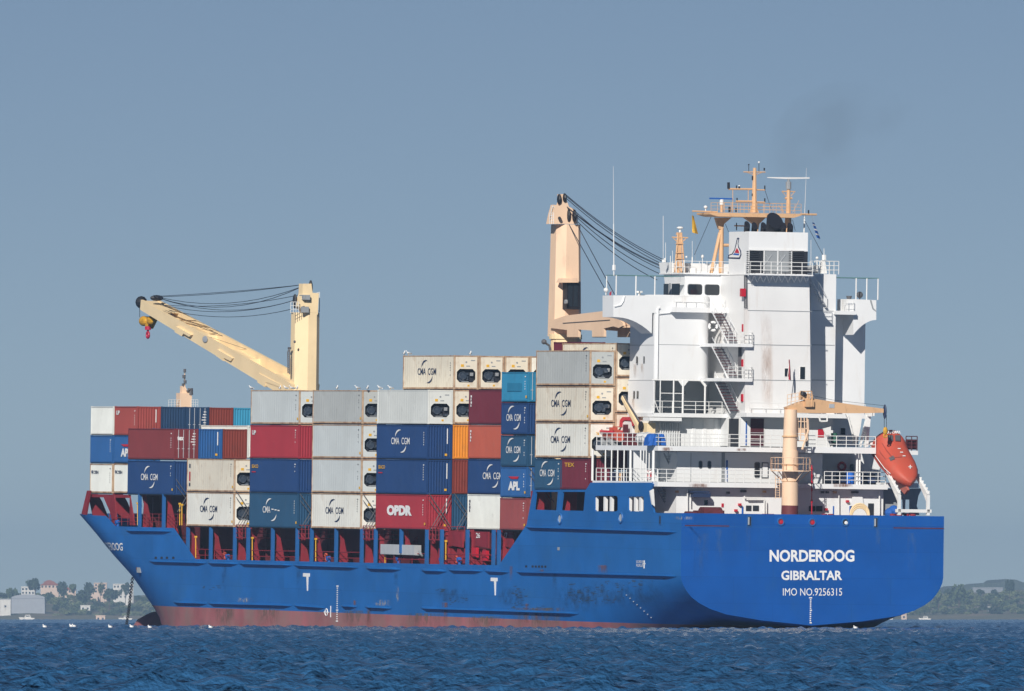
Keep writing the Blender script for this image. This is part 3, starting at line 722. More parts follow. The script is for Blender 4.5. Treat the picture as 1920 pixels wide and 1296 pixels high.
        for _ in range(6):
            ya = rnd.uniform(yb+.1, yt-0.6); z_ = rnd.uniform(za+.05, zb_-0.5); mb.box(0.15+rnd.random()*.1, 0.42, ya, ya+rnd.uniform(.15,.45), z_, z_+rnd.uniform(.1,.4))
        part(mb, 'compressor', CM['mach'], u)
        mb = MB(); mb.box(0.2, 0.3, yb+.15, yb+.45, za+.6, za+.9); mb.box(0.14, 0.2, W*0.5-.3, W*0.5+.4, za+.05, za+.12); part(mb, 'control_box', M['grey'], u)
        mb = MB(); mb.box(0.015, 0.03, W*0.60, W*0.60+0.28, H*0.66, H*0.72+0.05); mb.box(0.015, 0.03, W*.36, W*.36+.2, 0.25, 0.42); part(mb, 'warning_label', M['yellow'], u)
        mb = MB(); mb.box(0.018, 0.03, W*0.35, W*0.5, H*0.67, H*0.70); mb.tube((0.016, W*.5, H*.8), (0.03, W*.5, H*.8), 0.09, 12); mb.box(0.014,0.03,W*.15,W*.32,H*.84,H*.87); part(mb, 'marking', M['grey'], u)
    if end == 'plain' and (row+int(s_fwd)) % 2 == 0:
        mb = MB(); mb.box(-0.005, 0.02, 0.45, 0.53, H*0.45, H*0.9); part(mb, 'marking', M['ltext'])
        mb = MB(); mb.box(-0.005, 0.02, 0.5, 0.72, 0.3, 0.5); part(mb, 'warning_label', M['yellow'])
    # lettering on the port side; text reads from forward to aft
    ax = Vector((-1,0,0)); ay = Vector((0,0,1)); o0 = Vector((L, W+0.005, 0))
    def side(txt, u, v, w_, h_, mt, bold=0.02, name='lettering'):
        mb = MB(); put_text(mb, txt, o0+ax*u+ay*v, ax, ay, w_, h_, bold); return part(mb, name, mt)
    dark_on = colr in ('white','cream','grey','lgrey','pale')
    lt = M['dtext'] if dark_on else M['ltext']
    if logo == 'line':      # wordmark with two crescents
        wd = 4.4 if L > 10 else 3.3; cx = L*0.47; hh = 0.62
        side('CMA  CGM', cx-wd/2, H*0.42, wd, hh, lt, 0.008, 'logo')
        mb = MB(); crescent(mb, o0, ax, ay, (cx+0.2, H*0.42+0.3), 1.0, 0.16, R(92), R(158)); crescent(mb, o0, ax, ay, (cx-0.1, H*0.42+0.3), 1.0, 0.16, R(-88), R(-22)); part(mb, 'crescent', lt)
    if logo == 'fade':
        side('CMA', L*0.28, H*0.42, 1.9, 0.62, lt, 0.008, 'logo'); mb = MB()
        for k in range(3): mb.add([o0+ax*(L*0.28+2.2+k*0.75)+ay*(H*0.42+0.3-k*.05), o0+ax*(L*0.28+2.75+k*0.75)+ay*(H*0.42+0.28-k*.05), o0+ax*(L*0.28+2.75+k*0.75)+ay*(H*0.42+0.38-k*.05), o0+ax*(L*0.28+2.2+k*0.75)+ay*(H*0.42+0.4-k*.05)], [(0,1,2,3)])
        cx = L*0.45; crescent(mb, o0, ax, ay, (cx+0.2, H*0.42+0.3), 1.0, 0.16, R(92), R(158)); crescent(mb, o0, ax, ay, (cx-0.1, H*0.42+0.3), 1.0, 0.16, R(-88), R(-22)); part(mb, 'crescent', lt)
    if logo == 'block': side('OPDR', 2.7, H*0.38, 6.0, 0.95, M['ltext'], 0.07, 'logo')
    if logo == 'apl':
        side('APL', L*0.30, H*0.22, L*0.44, 0.8, M['ltext'], 0.06, 'logo'); mb = MB(); a0 = o0+ax*(L*.30)+ay*(H*.68); mb.add([a0, a0+ax*(L*.40), a0+ax*(L*.35)-ay*.22, a0+ax*(L*.12)-ay*.22], [(0,1,2,3)]); part(mb, 'emblem', M['fire'])
    if logo == 'tex': side('TEX', 0.9, H*0.74, 2.2, 0.35, M['yellow'], 0.02, 'logo')
    if logo == 'texend':
        mb = MB(); put_text(mb, 'tex', Vector((-0.02, W-0.3, H*0.62)), Vector((0,-1,0)), ay, 0.62, 0.42, 0.03); part(mb, 'logo', M['ltext'])
    if logo == 'seaco': side('SEACO', 0.5, H*0.72, 1.6, 0.32, M['yellow'], 0.02); mb = MB(); a0 = o0+ax*0.5+ay*(H*0.62); mb.add([a0, a0+ax*1.0, a0+ax*1.0-ay*.1, a0-ay*.1], [(0,1,2,3)]); part(mb, 'marking', M['fire'])
    if logo == 'vert':
        mb = MB()
        for k in range(4): mb.add([o0+ax*0.42+ay*(H*.5+k*.28), o0+ax*(.62+.1*(k%2))+ay*(H*.5+k*.28), o0+ax*(.62+.1*(k%2))+ay*(H*.68+k*.28-.35), o0+ax*.42+ay*(H*.68+k*.28-.35)], [(0,1,2,3)])
        part(mb, 'marking', lt)
    if logo == 'up':
        side('UP', 0.45, H*0.70, 0.95, 0.42, lt, 0.04)
    if logo == 'tri':
        mb = MB(); mb.box(L-0.9, L-0.6, W+0.003, W+0.008, H*.16, H*.26); mb.box(L-0.9, L-0.6, W+0.003, W+0.008, H*.72, H*.84); part(mb, 'marking', M['dtext']); mb = MB(); mb.box(L-0.9, L-0.6, W+0.003, W+0.008, H*.32, H*.60); part(mb, 'marking', M['fire'])
    if logo == 'small': side('CSEN', 0.8, H*0.66, 1.5, 0.3, lt, 0.02); mb = MB(); mb.torus((L-0.6, W+0.01, H*.72), 0.14, 0.04, 'Y', 10, 4); part(mb, 'emblem', lt)
    if logo == 'patch':
        mb = MB(); mb.box(L-4.6, L-1.2, W+0.003, W+0.006, H*.35, H*.62); part(mb, 'repair_patch', CM['cyan'])
    if L > 4 and logo not in ('none',):     # reference numbers near the aft end
        rnd = random.Random(int(s_fwd*7)+int(pt)); mb = MB()
        mt = M['etext'] if dark_on else M['ltext']
        u = L-0.95 if L > 10 else L-0.75
        for k in range(7):
            v = H*0.86-k*0.22
            if rnd.random() < .75: a0 = o0+ax*u+ay*v; w_ = 0.14+0.12*(k < 1); mb.add([a0, a0+ax*w_, a0+ax*w_-ay*.10, a0-ay*.10], [(0,1,2,3)])
        if mb.v: part(mb, 'marking', mt)
        if rnd.random() < .6 and row == 0:
            mb = MB(); a0 = o0+ax*(L-0.55)+ay*(H*.12); mb.add([a0, a0+ax*.3, a0+ax*.3+ay*.22, a0+ay*.22], [(0,1,2,3)]); part(mb, 'warning_label', M['yellow'])
    return t
L4, L2 = 12.19, 6.06
Y0 = 12.42
sI, sIb = S(168.5, 900, Y0-2.5).x, S(213, 900, Y0-2.5).x
C_ = container
# bay 1: two short stacks right forward
C_(sI, L2, 1, 762, 815, 'pale', 'short light grey container, topmost and foremost of the whole deck load', logo='none')
C_(sI, L2, 1, 817, 868, 'mid', 'short plain blue container in the middle of the foremost stack')
C_(sI, L2, 1, 870, 925, 'pale', 'short white container at the foot of the foremost stack', logo='small', frame=1)
C_(sIb, L2, 1, 762, 816, 'brick', 'short brick red container on top of the second stack from the bow', logo='up')
C_(sIb, L2, 1, 817, 868, 'mid', 'short blue container with big white letters under a red stroke, second stack from the bow', logo='apl')
C_(sIb, L2, 1, 870, 925, 'pale', 'short white container at the foot of the second stack from the bow', logo='small', frame=1)
zr = sIb-L2
C_(sIb, L2, 2, 762.5, 816, 'dblue', 'dark blue container with ribbed end right of the brick red one, top forward row', zref=zr)
C_(sIb, L2, 3, 763, 816, 'dblue', 'dark blue container showing its doors with pale locking bars, below the foremast', end='door', zref=zr)
C_(sIb, L2, 4, 764, 816, 'rust', 'rusty red ribbed container end right of the dark blue doors, top forward row', zref=zr)
C_(sIb, L2, 5, 764.5, 816, 'sky', 'light blue container with ribbed end in the top forward row, beside the tall grey stack', zref=zr)
C_(sIb, L2, 6, 765, 816, 'sky', 'light blue container mostly hidden at the end of the top forward row', zref=zr)
# bay 2
sII = sx(238.5, Y0); zr = sII-L4
C_(sII, L4, 0, 803.5, 861, 'maroon', 'long maroon container with white lettered doors, on top of the navy one near the bow', end='door', logo='texend')
C_(sII, L4, 0, 864, 927, 'navy', 'long navy container with white wordmark and crescents, right below the maroon one near the bow', logo='line')
C_(sII, L2*2, 1, 804, 860, 'mid', 'blue container with ribbed end and orange sticker, right of the white lettered maroon doors', zref=zr)
C_(sII, L2*2, 2, 804.5, 860, 'rust', 'rusty red ribbed end between a stickered blue one and a pale grey strip, forward', zref=zr)
C_(sII, L2*2, 3, 798, 858, 'pale', 'pale grey container strip left of the crimson one', zref=zr)
# bay 3
sIII = sx(349.5, Y0)
C_(sIII, L4, 0, 860.5, 922, 'cream', 'cream refrigerated container without wordmark, lying on the lettered white one nearest the bow', 'reefer', 'tri', 1)
C_(sIII, L4, 0, 923.5, 987, 'white', 'white refrigerated container with navy wordmark nearest the bow, left of the teal blue one', 'reefer', 'line', 1)
# bay 4
sIV = sx(467.5, Y0)
C_(sIV, L4, 0, 731.5, 795, 'lgrey', 'light grey refrigerated container on top of the crimson one, below the forward crane column', 'reefer', None, 1)
C_(sIV, L4, 0, 797, 859, 'crimson', 'long crimson container under a light grey one', logo='up')
C_(sIV, L4, 0, 860.5, 923, 'navy', 'long navy container with small orange mark, between the crimson one and the teal blue one', logo='seaco')
C_(sIV, L4, 0, 924.5, 989, 'teal', 'long teal blue container with a half faded white wordmark at the foot of its stack', logo='fade')
# bay 5
sV = sx(583.5, Y0)
C_(sV, L4, 0, 731.5, 794, 'grey', 'grey refrigerated container topmost in the all pale stack amidships', 'reefer', None, 1)
C_(sV, L4, 0, 796, 859, 'lgrey', 'light grey refrigerated container second from the top in the all pale stack amidships', 'reefer', None, 1)
C_(sV, L4, 0, 860.5, 924, 'lgrey', 'light grey refrigerated container lying on the white one with navy wordmark amidships', 'reefer', None, 1)
C_(sV, L4, 0, 925.5, 991, 'white', 'white refrigerated container with navy wordmark, between the teal blue and the red lettered ones', 'reefer', 'line', 1)
# bay 6
sVI = sx(704.5, Y0); zr = sVI-L4
C_(sVI, L4, 0, 731, 794.5, 'pale', 'pale grey refrigerated container on top of the navy one with white wordmark amidships', 'reefer', 'none')
C_(sVI, L4, 0, 796.5, 860, 'navy', 'long navy container with white wordmark and crescents amidships, under the pale grey one', logo='line')
C_(sVI, L4, 0, 861.5, 925.5, 'navy', 'long navy container with small orange mark, lying on the red one with big white letters', logo='seaco')
C_(sVI, L4, 0, 927, 991.5, 'crimson', 'long red container with four big white letters at the foot of its stack', logo='block')
C_(sVI, L4, 1, 731, 794.5, 'cream', 'cream refrigerated container end beside the wine red one, one row in from the side', 'reefer', None, 1, zref=zr)
C_(sVI, L4, 1, 796.5, 860, 'orange', 'bright orange container with ribbed end', zref=zr)
C_(sVI, L4, 1, 861.5, 925.5, 'rust', 'rusty red container with ribbed end below the bright orange one', zref=zr)
C_(sVI, L4, 1, 927, 991.5, 'teal', 'teal blue ribbed container end at deck level, right of the red lettered one', zref=zr)
C_(sVI, L4, 1, 666.5, 729.5, 'cream', 'cream refrigerated container with navy wordmark standing alone as the topmost tier amidships', 'reefer', 'line', 1)
C_(sVI, L4, 2, 667, 729.5, 'cream', 'cream refrigerated container end in the middle of the topmost tier amidships', 'reefer', None, 1, zref=zr)
C_(sVI, L4, 3, 667.5, 729.5, 'cream', 'cream refrigerated container end in the topmost tier, half behind the light blue container', 'reefer', None, 1, zref=zr)
C_(sVI, L4, 4, 668, 729.5, 'white', 'narrow visible strip of a white container at the right end of the topmost tier amidships', 'reefer', None, 1, zref=zr)
# bay 7, second row
sVII = S(877, 900, Y0-2.5).x
C_(sVII, L4, 1, 731, 795, 'wine', 'wine red container on top of the coral one, left of the light blue one', logo='vert')
C_(sVII, L4, 1, 797, 860, 'coral', 'coral red container between the wine red and a navy one', logo='vert')
C_(sVII, L4, 1, 861.5, 926, 'navy', 'navy container below the coral one, its white wordmark cut off by the stack in front', logo='line')
C_(sVII, L4, 1, 927.5, 993, 'pale', 'pale grey container at the foot of its stack, next to the rose red one', logo='vert')
# bay 8, short stack of five
sVIII = sx(937.5, Y0)
C_(sVIII, L2, 0, 697.5, 753, 'cyan', 'short bright light blue container topmost in the stack of five short ones', end='door', logo='patch')
C_(sVIII, L2, 0, 755.5, 814, 'navy', 'short navy container with white wordmark right under the light blue one', logo='line')
C_(sVIII, L2, 0, 816.5, 874, 'teal', 'short teal container with white wordmark, middle of the stack of five short ones', end='door', logo='line')
C_(sVIII, L2, 0, 875.5, 932, 'mid', 'short blue container with white letters under a red stroke, above the rose one', end='door', logo='apl')
C_(sVIII, L2, 0, 934, 993.5, 'rose', 'short rose red container at the foot of the stack of five short ones', end='door')
C_(sVIII, L2, 2, 641, 700, 'wine', 'wine red container whose top corner peeps out beside the tall grey one aft', logo='none')
# bay 9
sIX = sx(1001.5, Y0); zr = sIX-L4
C_(sIX, L4, 0, 657, 722.5, 'grey', 'grey refrigerated container topmost in the aftermost stack', 'reefer', None, 1)
C_(sIX, L4, 0, 724.5, 790.5, 'cream', 'cream refrigerated container with navy wordmark, upper of the two lettered ones in the aftermost stack', 'reefer', 'line', 1)
C_(sIX, L4, 0, 792.5, 858, 'white', 'whitish refrigerated container with navy wordmark, lower of the two lettered ones in the aftermost stack', 'reefer', 'line', 1)
C_(sIX, L2, 0, 860.5, 917.5, 'teal', 'short teal container with bold white wordmark beside the blue hull frame, under the aftermost stack', logo='line')
C_(sx(1050, Y0), 6.35, 0, 860.5, 917.5, 'wine', 'wine red container with small yellow lettering beside the white gallery posts', logo='tex')
for k, (a, b, c, lab) in enumerate(((643,706,'cream','cream refrigerated container one row in, rising above the tall grey one aft'),(708,773,'cream','cream refrigerated container strip behind the upper lettered one aft'),(775,838,'cream','cream refrigerated container strip behind the rescue boat'),(842,880,'maroon','maroon container with small yellow lettering behind the white gallery posts'))):
    C_(sIX, L4, 1, a, b, c, lab, 'reefer' if c == 'cream' else 'plain', 'line' if k == 0 else None, 1 if c == 'cream' else None, zref=zr)
C_(sIX, L2, 1, 882, 917, 'pale', 'low pale container glimpsed behind the white gallery posts beside the side windows', zref=zr+6)
# lashing rods crossed over the lower container ends
def lash(s, row, py0, py1, flip=False):
    y1 = 12.3-2.5*row; y0 = y1-2.2; z0 = zf(s, y1, py1); z1 = zf(s, y1, py0)
    mb = MB(); x = s-0.22
    mb.tube((x-0.5, y0, z0), (x, y1, z1), 0.035, 5); mb.tube((x-0.5, y1, z0), (x, y0, z1), 0.035, 5); mb.tube((x-0.5, y0+0.25, z0), (x, y1, z1-0.6), 0.03, 5); mb.tube((x-0.5, y1-0.25, z0), (x, y0, z1-0.6), 0.03, 5)
    mb.build('lashing_rods', M['etext'], ship)
for s_, rows_ in ((sII-L4, [(0,898,960)]), (sIII-L4, [(0,920,985)]), (sIV-L4, [(0,926,988)]), (sV-L4, [(0,926,990)]), (sVI-L4, [(0,925,993),(1,925,993)]), (sVIII-L2, [(0,876,940)])):
    for r_, a, b in rows_: lash(s_, r_, a, b)
# ---------------------------------------------------------------- superstructure
SA = 14.7; YP = yx(1222, SA); ST = 17.9; SF = 20.3
YS = -8.7
def zA(py, s, px=1400): return A(px, py, s).z
def deckz(py): return zA(py, 8)
Wm = M['white']
mb = MB()
zdk = zq-0.1
z838 = zA(838.5, 5.8, 1400); z905 = zA(905.5, 5.8, 1400); z715 = zA(713, SA, 1290); z775 = zA(775.5, SA, 1300)
zbr = zA(580, SA, 1300)
tower = MB()
SG = 19.5
tower.box(ST, SF, YS, YP-0.11, z715, zbr); tower.box(ST, SF, YS, 1.0, zbr+.002, zA(516, ST, 1320)); tower.box(SG, SF, YS, YP-0.11, zdk, z715-.002); tower.box(ST, SG-.002, YS, 1.2, zdk, z715-.002)               # core tower
o_t = tower.build('deckhouse_tower', Wm, ship)
def tpart(name, mb, m=Wm, par=o_t, **k): return mb.build(name, m, par, **k)
# rounded upper block over the open gallery
mb = MB(); yr = yx(1331, SA); rr_ = 1.1; pts = [(SA, YP, z715), (ST, YP, z715), (ST, yr, z715)]
for i in range(7):
    t = R(90*i/6); pts.append((SA+rr_-rr_*math.sin(t), yr+rr_-rr_*math.cos(t), z715))
mb.prism(pts, (0,0,zA(556, SA)-z715)); o = tpart('accommodation_block', mb); smooth_by_angle(o, 40)
mb = MB(); mb.box(SA+0.02, SF, YP-0.1, YP, zdk, z715); tpart('port_wall', mb)
# wall seams
mb = MB()
for py in (583, 647, 713):
    for s, a, b in ((10.17, 1397, 1518), (SA-0.03, 1519, 1561)): mb.ab(s, a, py-0.5, b, py+0.6, 0.06)
mb.ab(SA-0.012, 1227, 646.2, 1316, 647.2, 0.03)
z1 = zA(647, SA, 1222); mb.box(SA, SF, YP, YP+0.015, z1-0.02, z1+0.02); z1 = zA(713, SA, 1222); mb.box(SA, SF, YP, YP+0.015, z1-0.02, z1+0.02)
tpart('weld_seam', mb, M['grey'])
# bridge floor and balcony
mb = MB(); mb.ab(13.9, 1257, 577, 1405, 586.5, 4.0); tpart('bridge_balcony', mb)
zb1 = zA(578, 13.9, 1330)
mb = MB(); mb.rail((14.0, yx(1258,14), zb1), (14.0, yx(1352,14), zb1), 1.0, 5, 2, 0.03); mb.rail((14.0, yx(1370,14), zb1), (14.0, yx(1403,14), zb1), 1.0, 2, 2, 0.03); tpart('railing', mb, M['white2'])
# wheelhouse
SW = 15.6; yw = yx(1278, SW); zr0 = zA(515, SW, 1330)
mb = MB(); yw2 = yx(1520, SW)
mb.prism([(SW, yw, zb1), (19.2, yw, zb1), (20.4, yw, zr0+0.35), (20.4, yw, zr0), (SW, yw, zr0)], (0, yw2-yw, 0)); wh = mb.build('wheelhouse', Wm, ship)
mb = MB(); mb.box(SW-0.25, 20.7, yw2, yw+0.25, zr0, zr0+0.12); mb.build('roof_edge', Wm, wh)
z490 = zA(491, SW, 1250)
mb = MB(); mb.prism([(SW+2.6, yw+0.2, zr0), (20.5, yw+0.2, zr0), (20.9, yw+0.2, z490), (SW+2.6, yw+0.2, z490)], (0,-0.12,0)); mb.box(20.5, 20.6, yw2, yw+0.1, zr0, z490); mb.build('wind_screen', Wm, wh)
for a, b in ((1283, 1311), (1315, 1343.5)):
    mb = MB(); pts = []
    z0, z1, ya, yb = zA(555, SW), zA(534.5, SW), yx(a, SW), yx(b, SW)
    for cy, cz, a0 in ((yb+.2, z0+.2, 180), (ya-.2, z0+.2, 270), (ya-.2, z1-.2, 0), (yb+.2, z1-.2, 90)):
        for i in range(4): t = R(a0+30*i); pts.append((SW-0.03, cy+0.2*math.cos(t), cz+0.2*math.sin(t)))
    mb.prism(pts, (0.02, 0, 0)); f = mb.build('bridge_window', M['grey'], wh)
    mb = MB(); c = Vector((SW, (ya+yb)/2, (z0+z1)/2)); mb.prism([c+(Vector(p)-c)*0.93-Vector((0.035,0,0)) for p in pts], (0.02,0,0)); mb.build('pane', M['glass'], f)
zw0, zw1 = zA(556, SW), zA(534, SW)
for a, b in ((1239, 1248), (1254, 1269)):
    x0, x1 = sx(a, yw), sx(b, yw); mb = MB(); mb.box(x1, x0, yw, yw+0.025, zw0, zw1); mb.build('bridge_window', M['glass'], wh)
mb = MB(); mb.box(sx(1252.5, yw), sx(1249, yw), yw, yw+0.03, zw0-.6, zw1+.05); mb.build('door', M['grey'], wh)
mb = MB(); mb.ab(SW-0.04, 1355, 536, 1359, 558, 0.04); mb.build('door', M['etext'], wh)
mb = MB(); mb.rail((SW, yx(1262,SW), zr0+.1), (SW, yx(1362,SW), zr0+.1), 1.05, 7, 2, 0.028); mb.rail((SW, yw+.1, zr0+.1), (18.2, yw+.1, zr0+.1), 1.05, 3, 2, 0.028); mb.build('railing', M['white2'], wh)
# bridge wings
def wing(pts, s, d, name, y_out, y_in):
    mb = MB(); mb.prism([A(x, y, s) for x, y in pts], (d, 0, 0)); o = mb.build(name, Wm, ship); return o
cur = []
for i in range(9):
    t = i/8; cur.append((1150+72*t, 594.5+31*(t**2.2)))
cur = [(1150,554)]+cur[:]
wp = [(1150,554),(1257.5,554),(1257.5,587),(1223,587)]+[(x, y) for x, y in reversed(cur[1:])]
pw = wing(wp, SA-0.03, 2.4, 'bridge_wing', 0, 0)
yp_o = yx(1150, SA); ztp = zA(554, SA, 1200)
mb = MB(); mb.path([A(1152,575,SA-0.08), A(1164,572,SA-0.08), A(1169,564,SA-0.08), A(1171,555,SA-0.08)], 0.07); mb.build('drain_pipe', Wm, pw)
mb = MB(); q = (16.0, yp_o+0.03, zA(558.5, 16)); mb.prism([(15.7,q[1],q[2]+.35),(16.1,q[1],q[2]+.2),(16.05,q[1],q[2]-.45),(15.8,q[1],q[2]-.2)], (0,0.03,0)); mb.build('side_light', M['fire'], pw)
mb = MB(); zt_ = zA(517, SA, 1180)
for px in (1150, 1187, 1222.5): y = yx(px, SA); mb.tube((SA+.05, y, ztp), (SA+.05, y, zt_), 0.06)
mb.tube((SA+2.3, yp_o-.05, ztp), (SA+2.3, yp_o-.05, zt_), 0.05)
mb.build('awning_post', M['white2'], pw)
mb = MB(); mb.box(SA, SA+2.4, yp_o, yx(1270, SA), zt_, zt_+0.06); mb.build('awning', M['teal'], pw)
mb = MB(); q = A(1137, 544, 16.5); mb.ball((16.6, q.y, q.z), 0.22); mb.tube((16.6, q.y, ztp), (16.6, q.y, q.z), 0.05); mb.build('search_light', M['white2'], pw)
mb = MB(); q = A(1199, 548, 16); mb.tube((16, q.y, ztp), (16, q.y, ztp+.25), 0.12); mb.tube((16, q.y, ztp+.25), (16, q.y, ztp+.4), 0.3, 10); mb.build('gyro_repeater', M['white2'], pw)
mb = MB(); mb.tube(A(1151,517,SA+.1), A(1150.5,420,SA+.1), 0.05, 6); mb.tube(A(1150.5,420,SA+.1), A(1150,312,SA+.1), 0.03, 5, 0.012); mb.tube(A(1151,507,SA+.1), A(1151,497,SA+.1), 0.16); mb.build('whip_antenna', M['white2'], pw)
# starboard wing
cs = [(1643-43*t, 600+28*(t**2.0)) for t in [i/8 for i in range(9)]]
sw_ = wing([(1600,561),(1643,563)]+cs, SA-0.03, 2.4, 'bridge_wing', 0, 0)
mb = MB(); mb.ab(SA, 1582, 561, 1600, 590, 2.0); mb.ab(SA-0.6, 1563, 583, 1600, 590, 2.6); mb.build('wing_bracket', Wm, sw_)
mb = MB(); q = zA(583, SA, 1575); mb.rail((SA-.5, yx(1568,SA), q), (SA-.5, yx(1590,SA), q), 1.0, 2, 2, 0.03); mb.build('railing', M['white2'], sw_)
mb = MB(); z0 = zA(562, SA, 1620); z1 = zA(522, SA, 1620)
for px in (1600, 1620, 1641): y = yx(px, SA); mb.tube((SA+.05, y, z0), (SA+.05, y, z1), 0.06)
mb.build('awning_post', M['white2'], sw_)
mb = MB(); mb.box(SA, SA+2.4, yx(1570,SA), yx(1642,SA), z1, z1+0.07); mb.build('awning', M['teal'], sw_)
mb = MB(); q = A(1612, 553, 16); mb.ball(q, 0.3); mb.tube(q, q-Vector((0,0,.6)), .06); q2 = A(1592, 555, 16); mb.tube(q2, q2-Vector((0,0,.4)), .28, 8, .18); mb.build('search_light', M['etext'], sw_)
mb = MB(); mb.prism([A(1634,563,SA-.06),A(1638,578,SA-.06),A(1643,583,SA-.06),A(1643,585,SA-.06),A(1636,580,SA-.06),A(1631,563,SA-.06)], (0.04,0,0)); mb.build('drain_pipe', M['grey'], sw_)

# ---- funnel casing
SC_ = 10.2; G = M['grime']
mb = MB()
mb.prism([A(1397,516,SC_),A(1517.5,516,SC_),A(1519,620,SC_),A(1520,775,SC_),A(1397,775,SC_)], (ST-SC_+0.1,0,0)); cas = mb.build('engine_casing', G, ship)
mb = MB(); mb.ab(SC_, 1397, 435, 1508, 516, 4.3); fun = mb.build('funnel', Wm, ship)
yfp = yx(1397, SC_)
mb = MB(); mb.ab(SC_-0.02, 1399, 470, 1508, 513, 0.03); mb.build('vent_opening', M['dark'], fun)
for a, b in ((1400,1425),(1479,1507.5)):
    mb = MB()
    for i in range(12): y = 471+i*3.5; mb.prism([A(a,y,SC_-.16),A(b,y,SC_-.16),A(b,y+1.9,SC_-.05),A(a,y+1.9,SC_-.05)], (0.02,0,0.01))
    mb.build('louvre', M['etext'], fun)
for a, b in ((1428,1451),(1453.5,1477)):
    mb = MB(); mb.ab(SC_-0.08, a, 471, b, 512, 0.05); p_ = mb.build('vent_panel', M['grey'], fun)
    mb = MB(); mb.tube(A(a+3,500,SC_-.1), A(b-4,478,SC_-.1), .035, 4); mb.tube(A(a+8,478,SC_-.1), A(b-9,486,SC_-.1), .025, 4); mb.build('brace', M['silver'], p_)
mb = MB()
for px in (1398, 1426.5, 1452.2, 1478): mb.ab(SC_-0.12, px-.9, 469, px+.9, 513, 0.08)
mb.ab(SC_-0.12, 1397, 468, 1508, 470.5, 0.08); mb.build('vent_frame', Wm, fun)
# emblem on the port side of the funnel
def spoly(pts, y, d=0.03): return [S(px, py, y) for px, py in pts]
base = [(1364.5,485),(1365.5,478),(1372,476),(1377,468),(1380,455),(1382,446),(1386,446),(1384,457),(1385,463),(1389,470),(1390,478),(1387,486)]
mb = MB(); mb.prism(spoly(base, yfp+0.02), (0,-0.03,0)); em = mb.build('funnel_emblem', M['dtext'], fun)
def shrink(pts, k):
    cx = sum(p[0] for p in pts)/len(pts); cy = sum(p[1] for p in pts)/len(pts); return [(cx+(x-cx)*k+0.3, cy+(y-cy)*k) for x, y in pts]
mb = MB(); mb.prism(spoly([(1366.5,482.5),(1367.5,479.5),(1373.5,477.5),(1378.5,468.5),(1381.5,456),(1383,449),(1384.2,449),(1382.6,457),(1383.4,464),(1387,471),(1388,477.5),(1385.6,482.8)], yfp+0.035), (0,-0.03,0)); mb.build('emblem_field', M['ltext'], em)
mb = MB(); mb.prism(spoly([(1377,474),(1381.5,465),(1384.5,470),(1386,475)], yfp+0.05), (0,-0.03,0)); mb.build('emblem_field', M['fire'], em)
mb = MB(); mb.prism(spoly([(1374,478),(1376.5,475),(1386.2,476),(1385,479)], yfp+0.05), (0,-0.03,0)); mb.build('emblem_field', M['tarp'], em)
# exhaust pipes bending aft
def pipe(px, py, r, rz, s=11.6, par=fun):
    mb = MB(); c = A(px, 436, s); t = A(px+1, py, s-0.9); n = 18; vs = []; fs = []
    rings = [(0, 0.0, 0), (0.5, 0.0, 0), (1.0, 1.0, 1)]
    for k, (f_, tl, _) in enumerate(rings):
        cz = c.z+(t.z-c.z)*f_; cx = s-0.9*f_
        for i in range(n):
            a = 2*math.pi*i/n; vs.append((cx+r*math.sin(a)*(1 if k < 2 else .8), c.y+(t.y-c.y)*f_+r*math.cos(a), cz+(rz*math.sin(a) if k == 2 else 0)))
    for k in range(2):
        for i in range(n): fs.append((k*n+i, k*n+(i+1) % n, (k+1)*n+(i+1) % n, (k+1)*n+i))
    fs.append(tuple(range(2*n, 3*n))); mb.add(vs, fs); return mb.build('exhaust_pipe', M['soot'], par, False)
pipe(1452, 414, 0.75, 0.72, 12.2)
for px, py in ((1400,421),(1414,423),(1431,423),(1468,423),(1481,424)): pipe(px, py, 0.26, 0.30, 11.3)
# funnel platform with truss
zp = zA(514, 9.0, 1450)
mb = MB(); mb.box(8.9, SC_, yx(1399,9), yx(1518,9), zp-0.12, zp); mb.build('funnel_platform', Wm, cas)
mb = MB(); mb.rail((9.0, yx(1401,9), zp), (9.0, yx(1517,9), zp), 1.05, 6, 3, 0.035); mb.rail((9.0, yx(1401,9), zp), (SC_, yx(1401,9), zp), 1.05, 1, 3, 0.035); mb.build('railing', M['white2'], cas)
mb = MB()
for i in range(10):
    a = 1403+i*11.5; mb.tube(A(a,517,9.1), A(a+5.5,530,SC_-.05), 0.04, 4); mb.tube(A(a+11,517,9.1), A(a+5.5,530,SC_-.05), 0.04, 4)
mb.tube(A(1401,530,SC_-.06), A(1516,530,SC_-.06), .04, 4); mb.build('platform_truss', M['white2'], cas)
# right hand tower
mb = MB(); mb.ab(SA, 1515, 514, 1562, 778, 5.6); rt = mb.build('stair_tower', Wm, ship)
zt2 = zA(514, SA, 1540)
mb = MB(); mb.rail((SA+.05, yx(1522,SA), zt2), (SA+.05, yx(1567,SA), zt2), 1.15, 5, 3, 0.035); mb.rail((SA+2, yx(1530,SA), zt2), (SA+2, yx(1567,SA), zt2), 1.15, 4, 3, 0.03); mb.rail((SA+.05, yx(1567,SA), zt2), (SA+2, yx(1567,SA), zt2), 1.15, 1, 3, 0.03); mb.build('railing', M['white2'], rt)
mb = MB(); mb.ab(SA+2.2, 1560, 585, 1618, 778, 3.0); mb.build('side_wall', Wm, rt)
mb = MB(); q = A(1529, 513, 13.6)                                # ladder beside the casing
a1, a2 = A(1519, 519, 12.3), A(1550, 577, 14.4)
for dy in (0, ): mb.tube(a1, a2, .05, 5); mb.tube(a1+Vector((0,0,.9)), a2+Vector((0,0,.9)), .03, 5)
mb.tube(a1+Vector((.7,0,0)), a2+Vector((.7,0,0)), .05, 5)
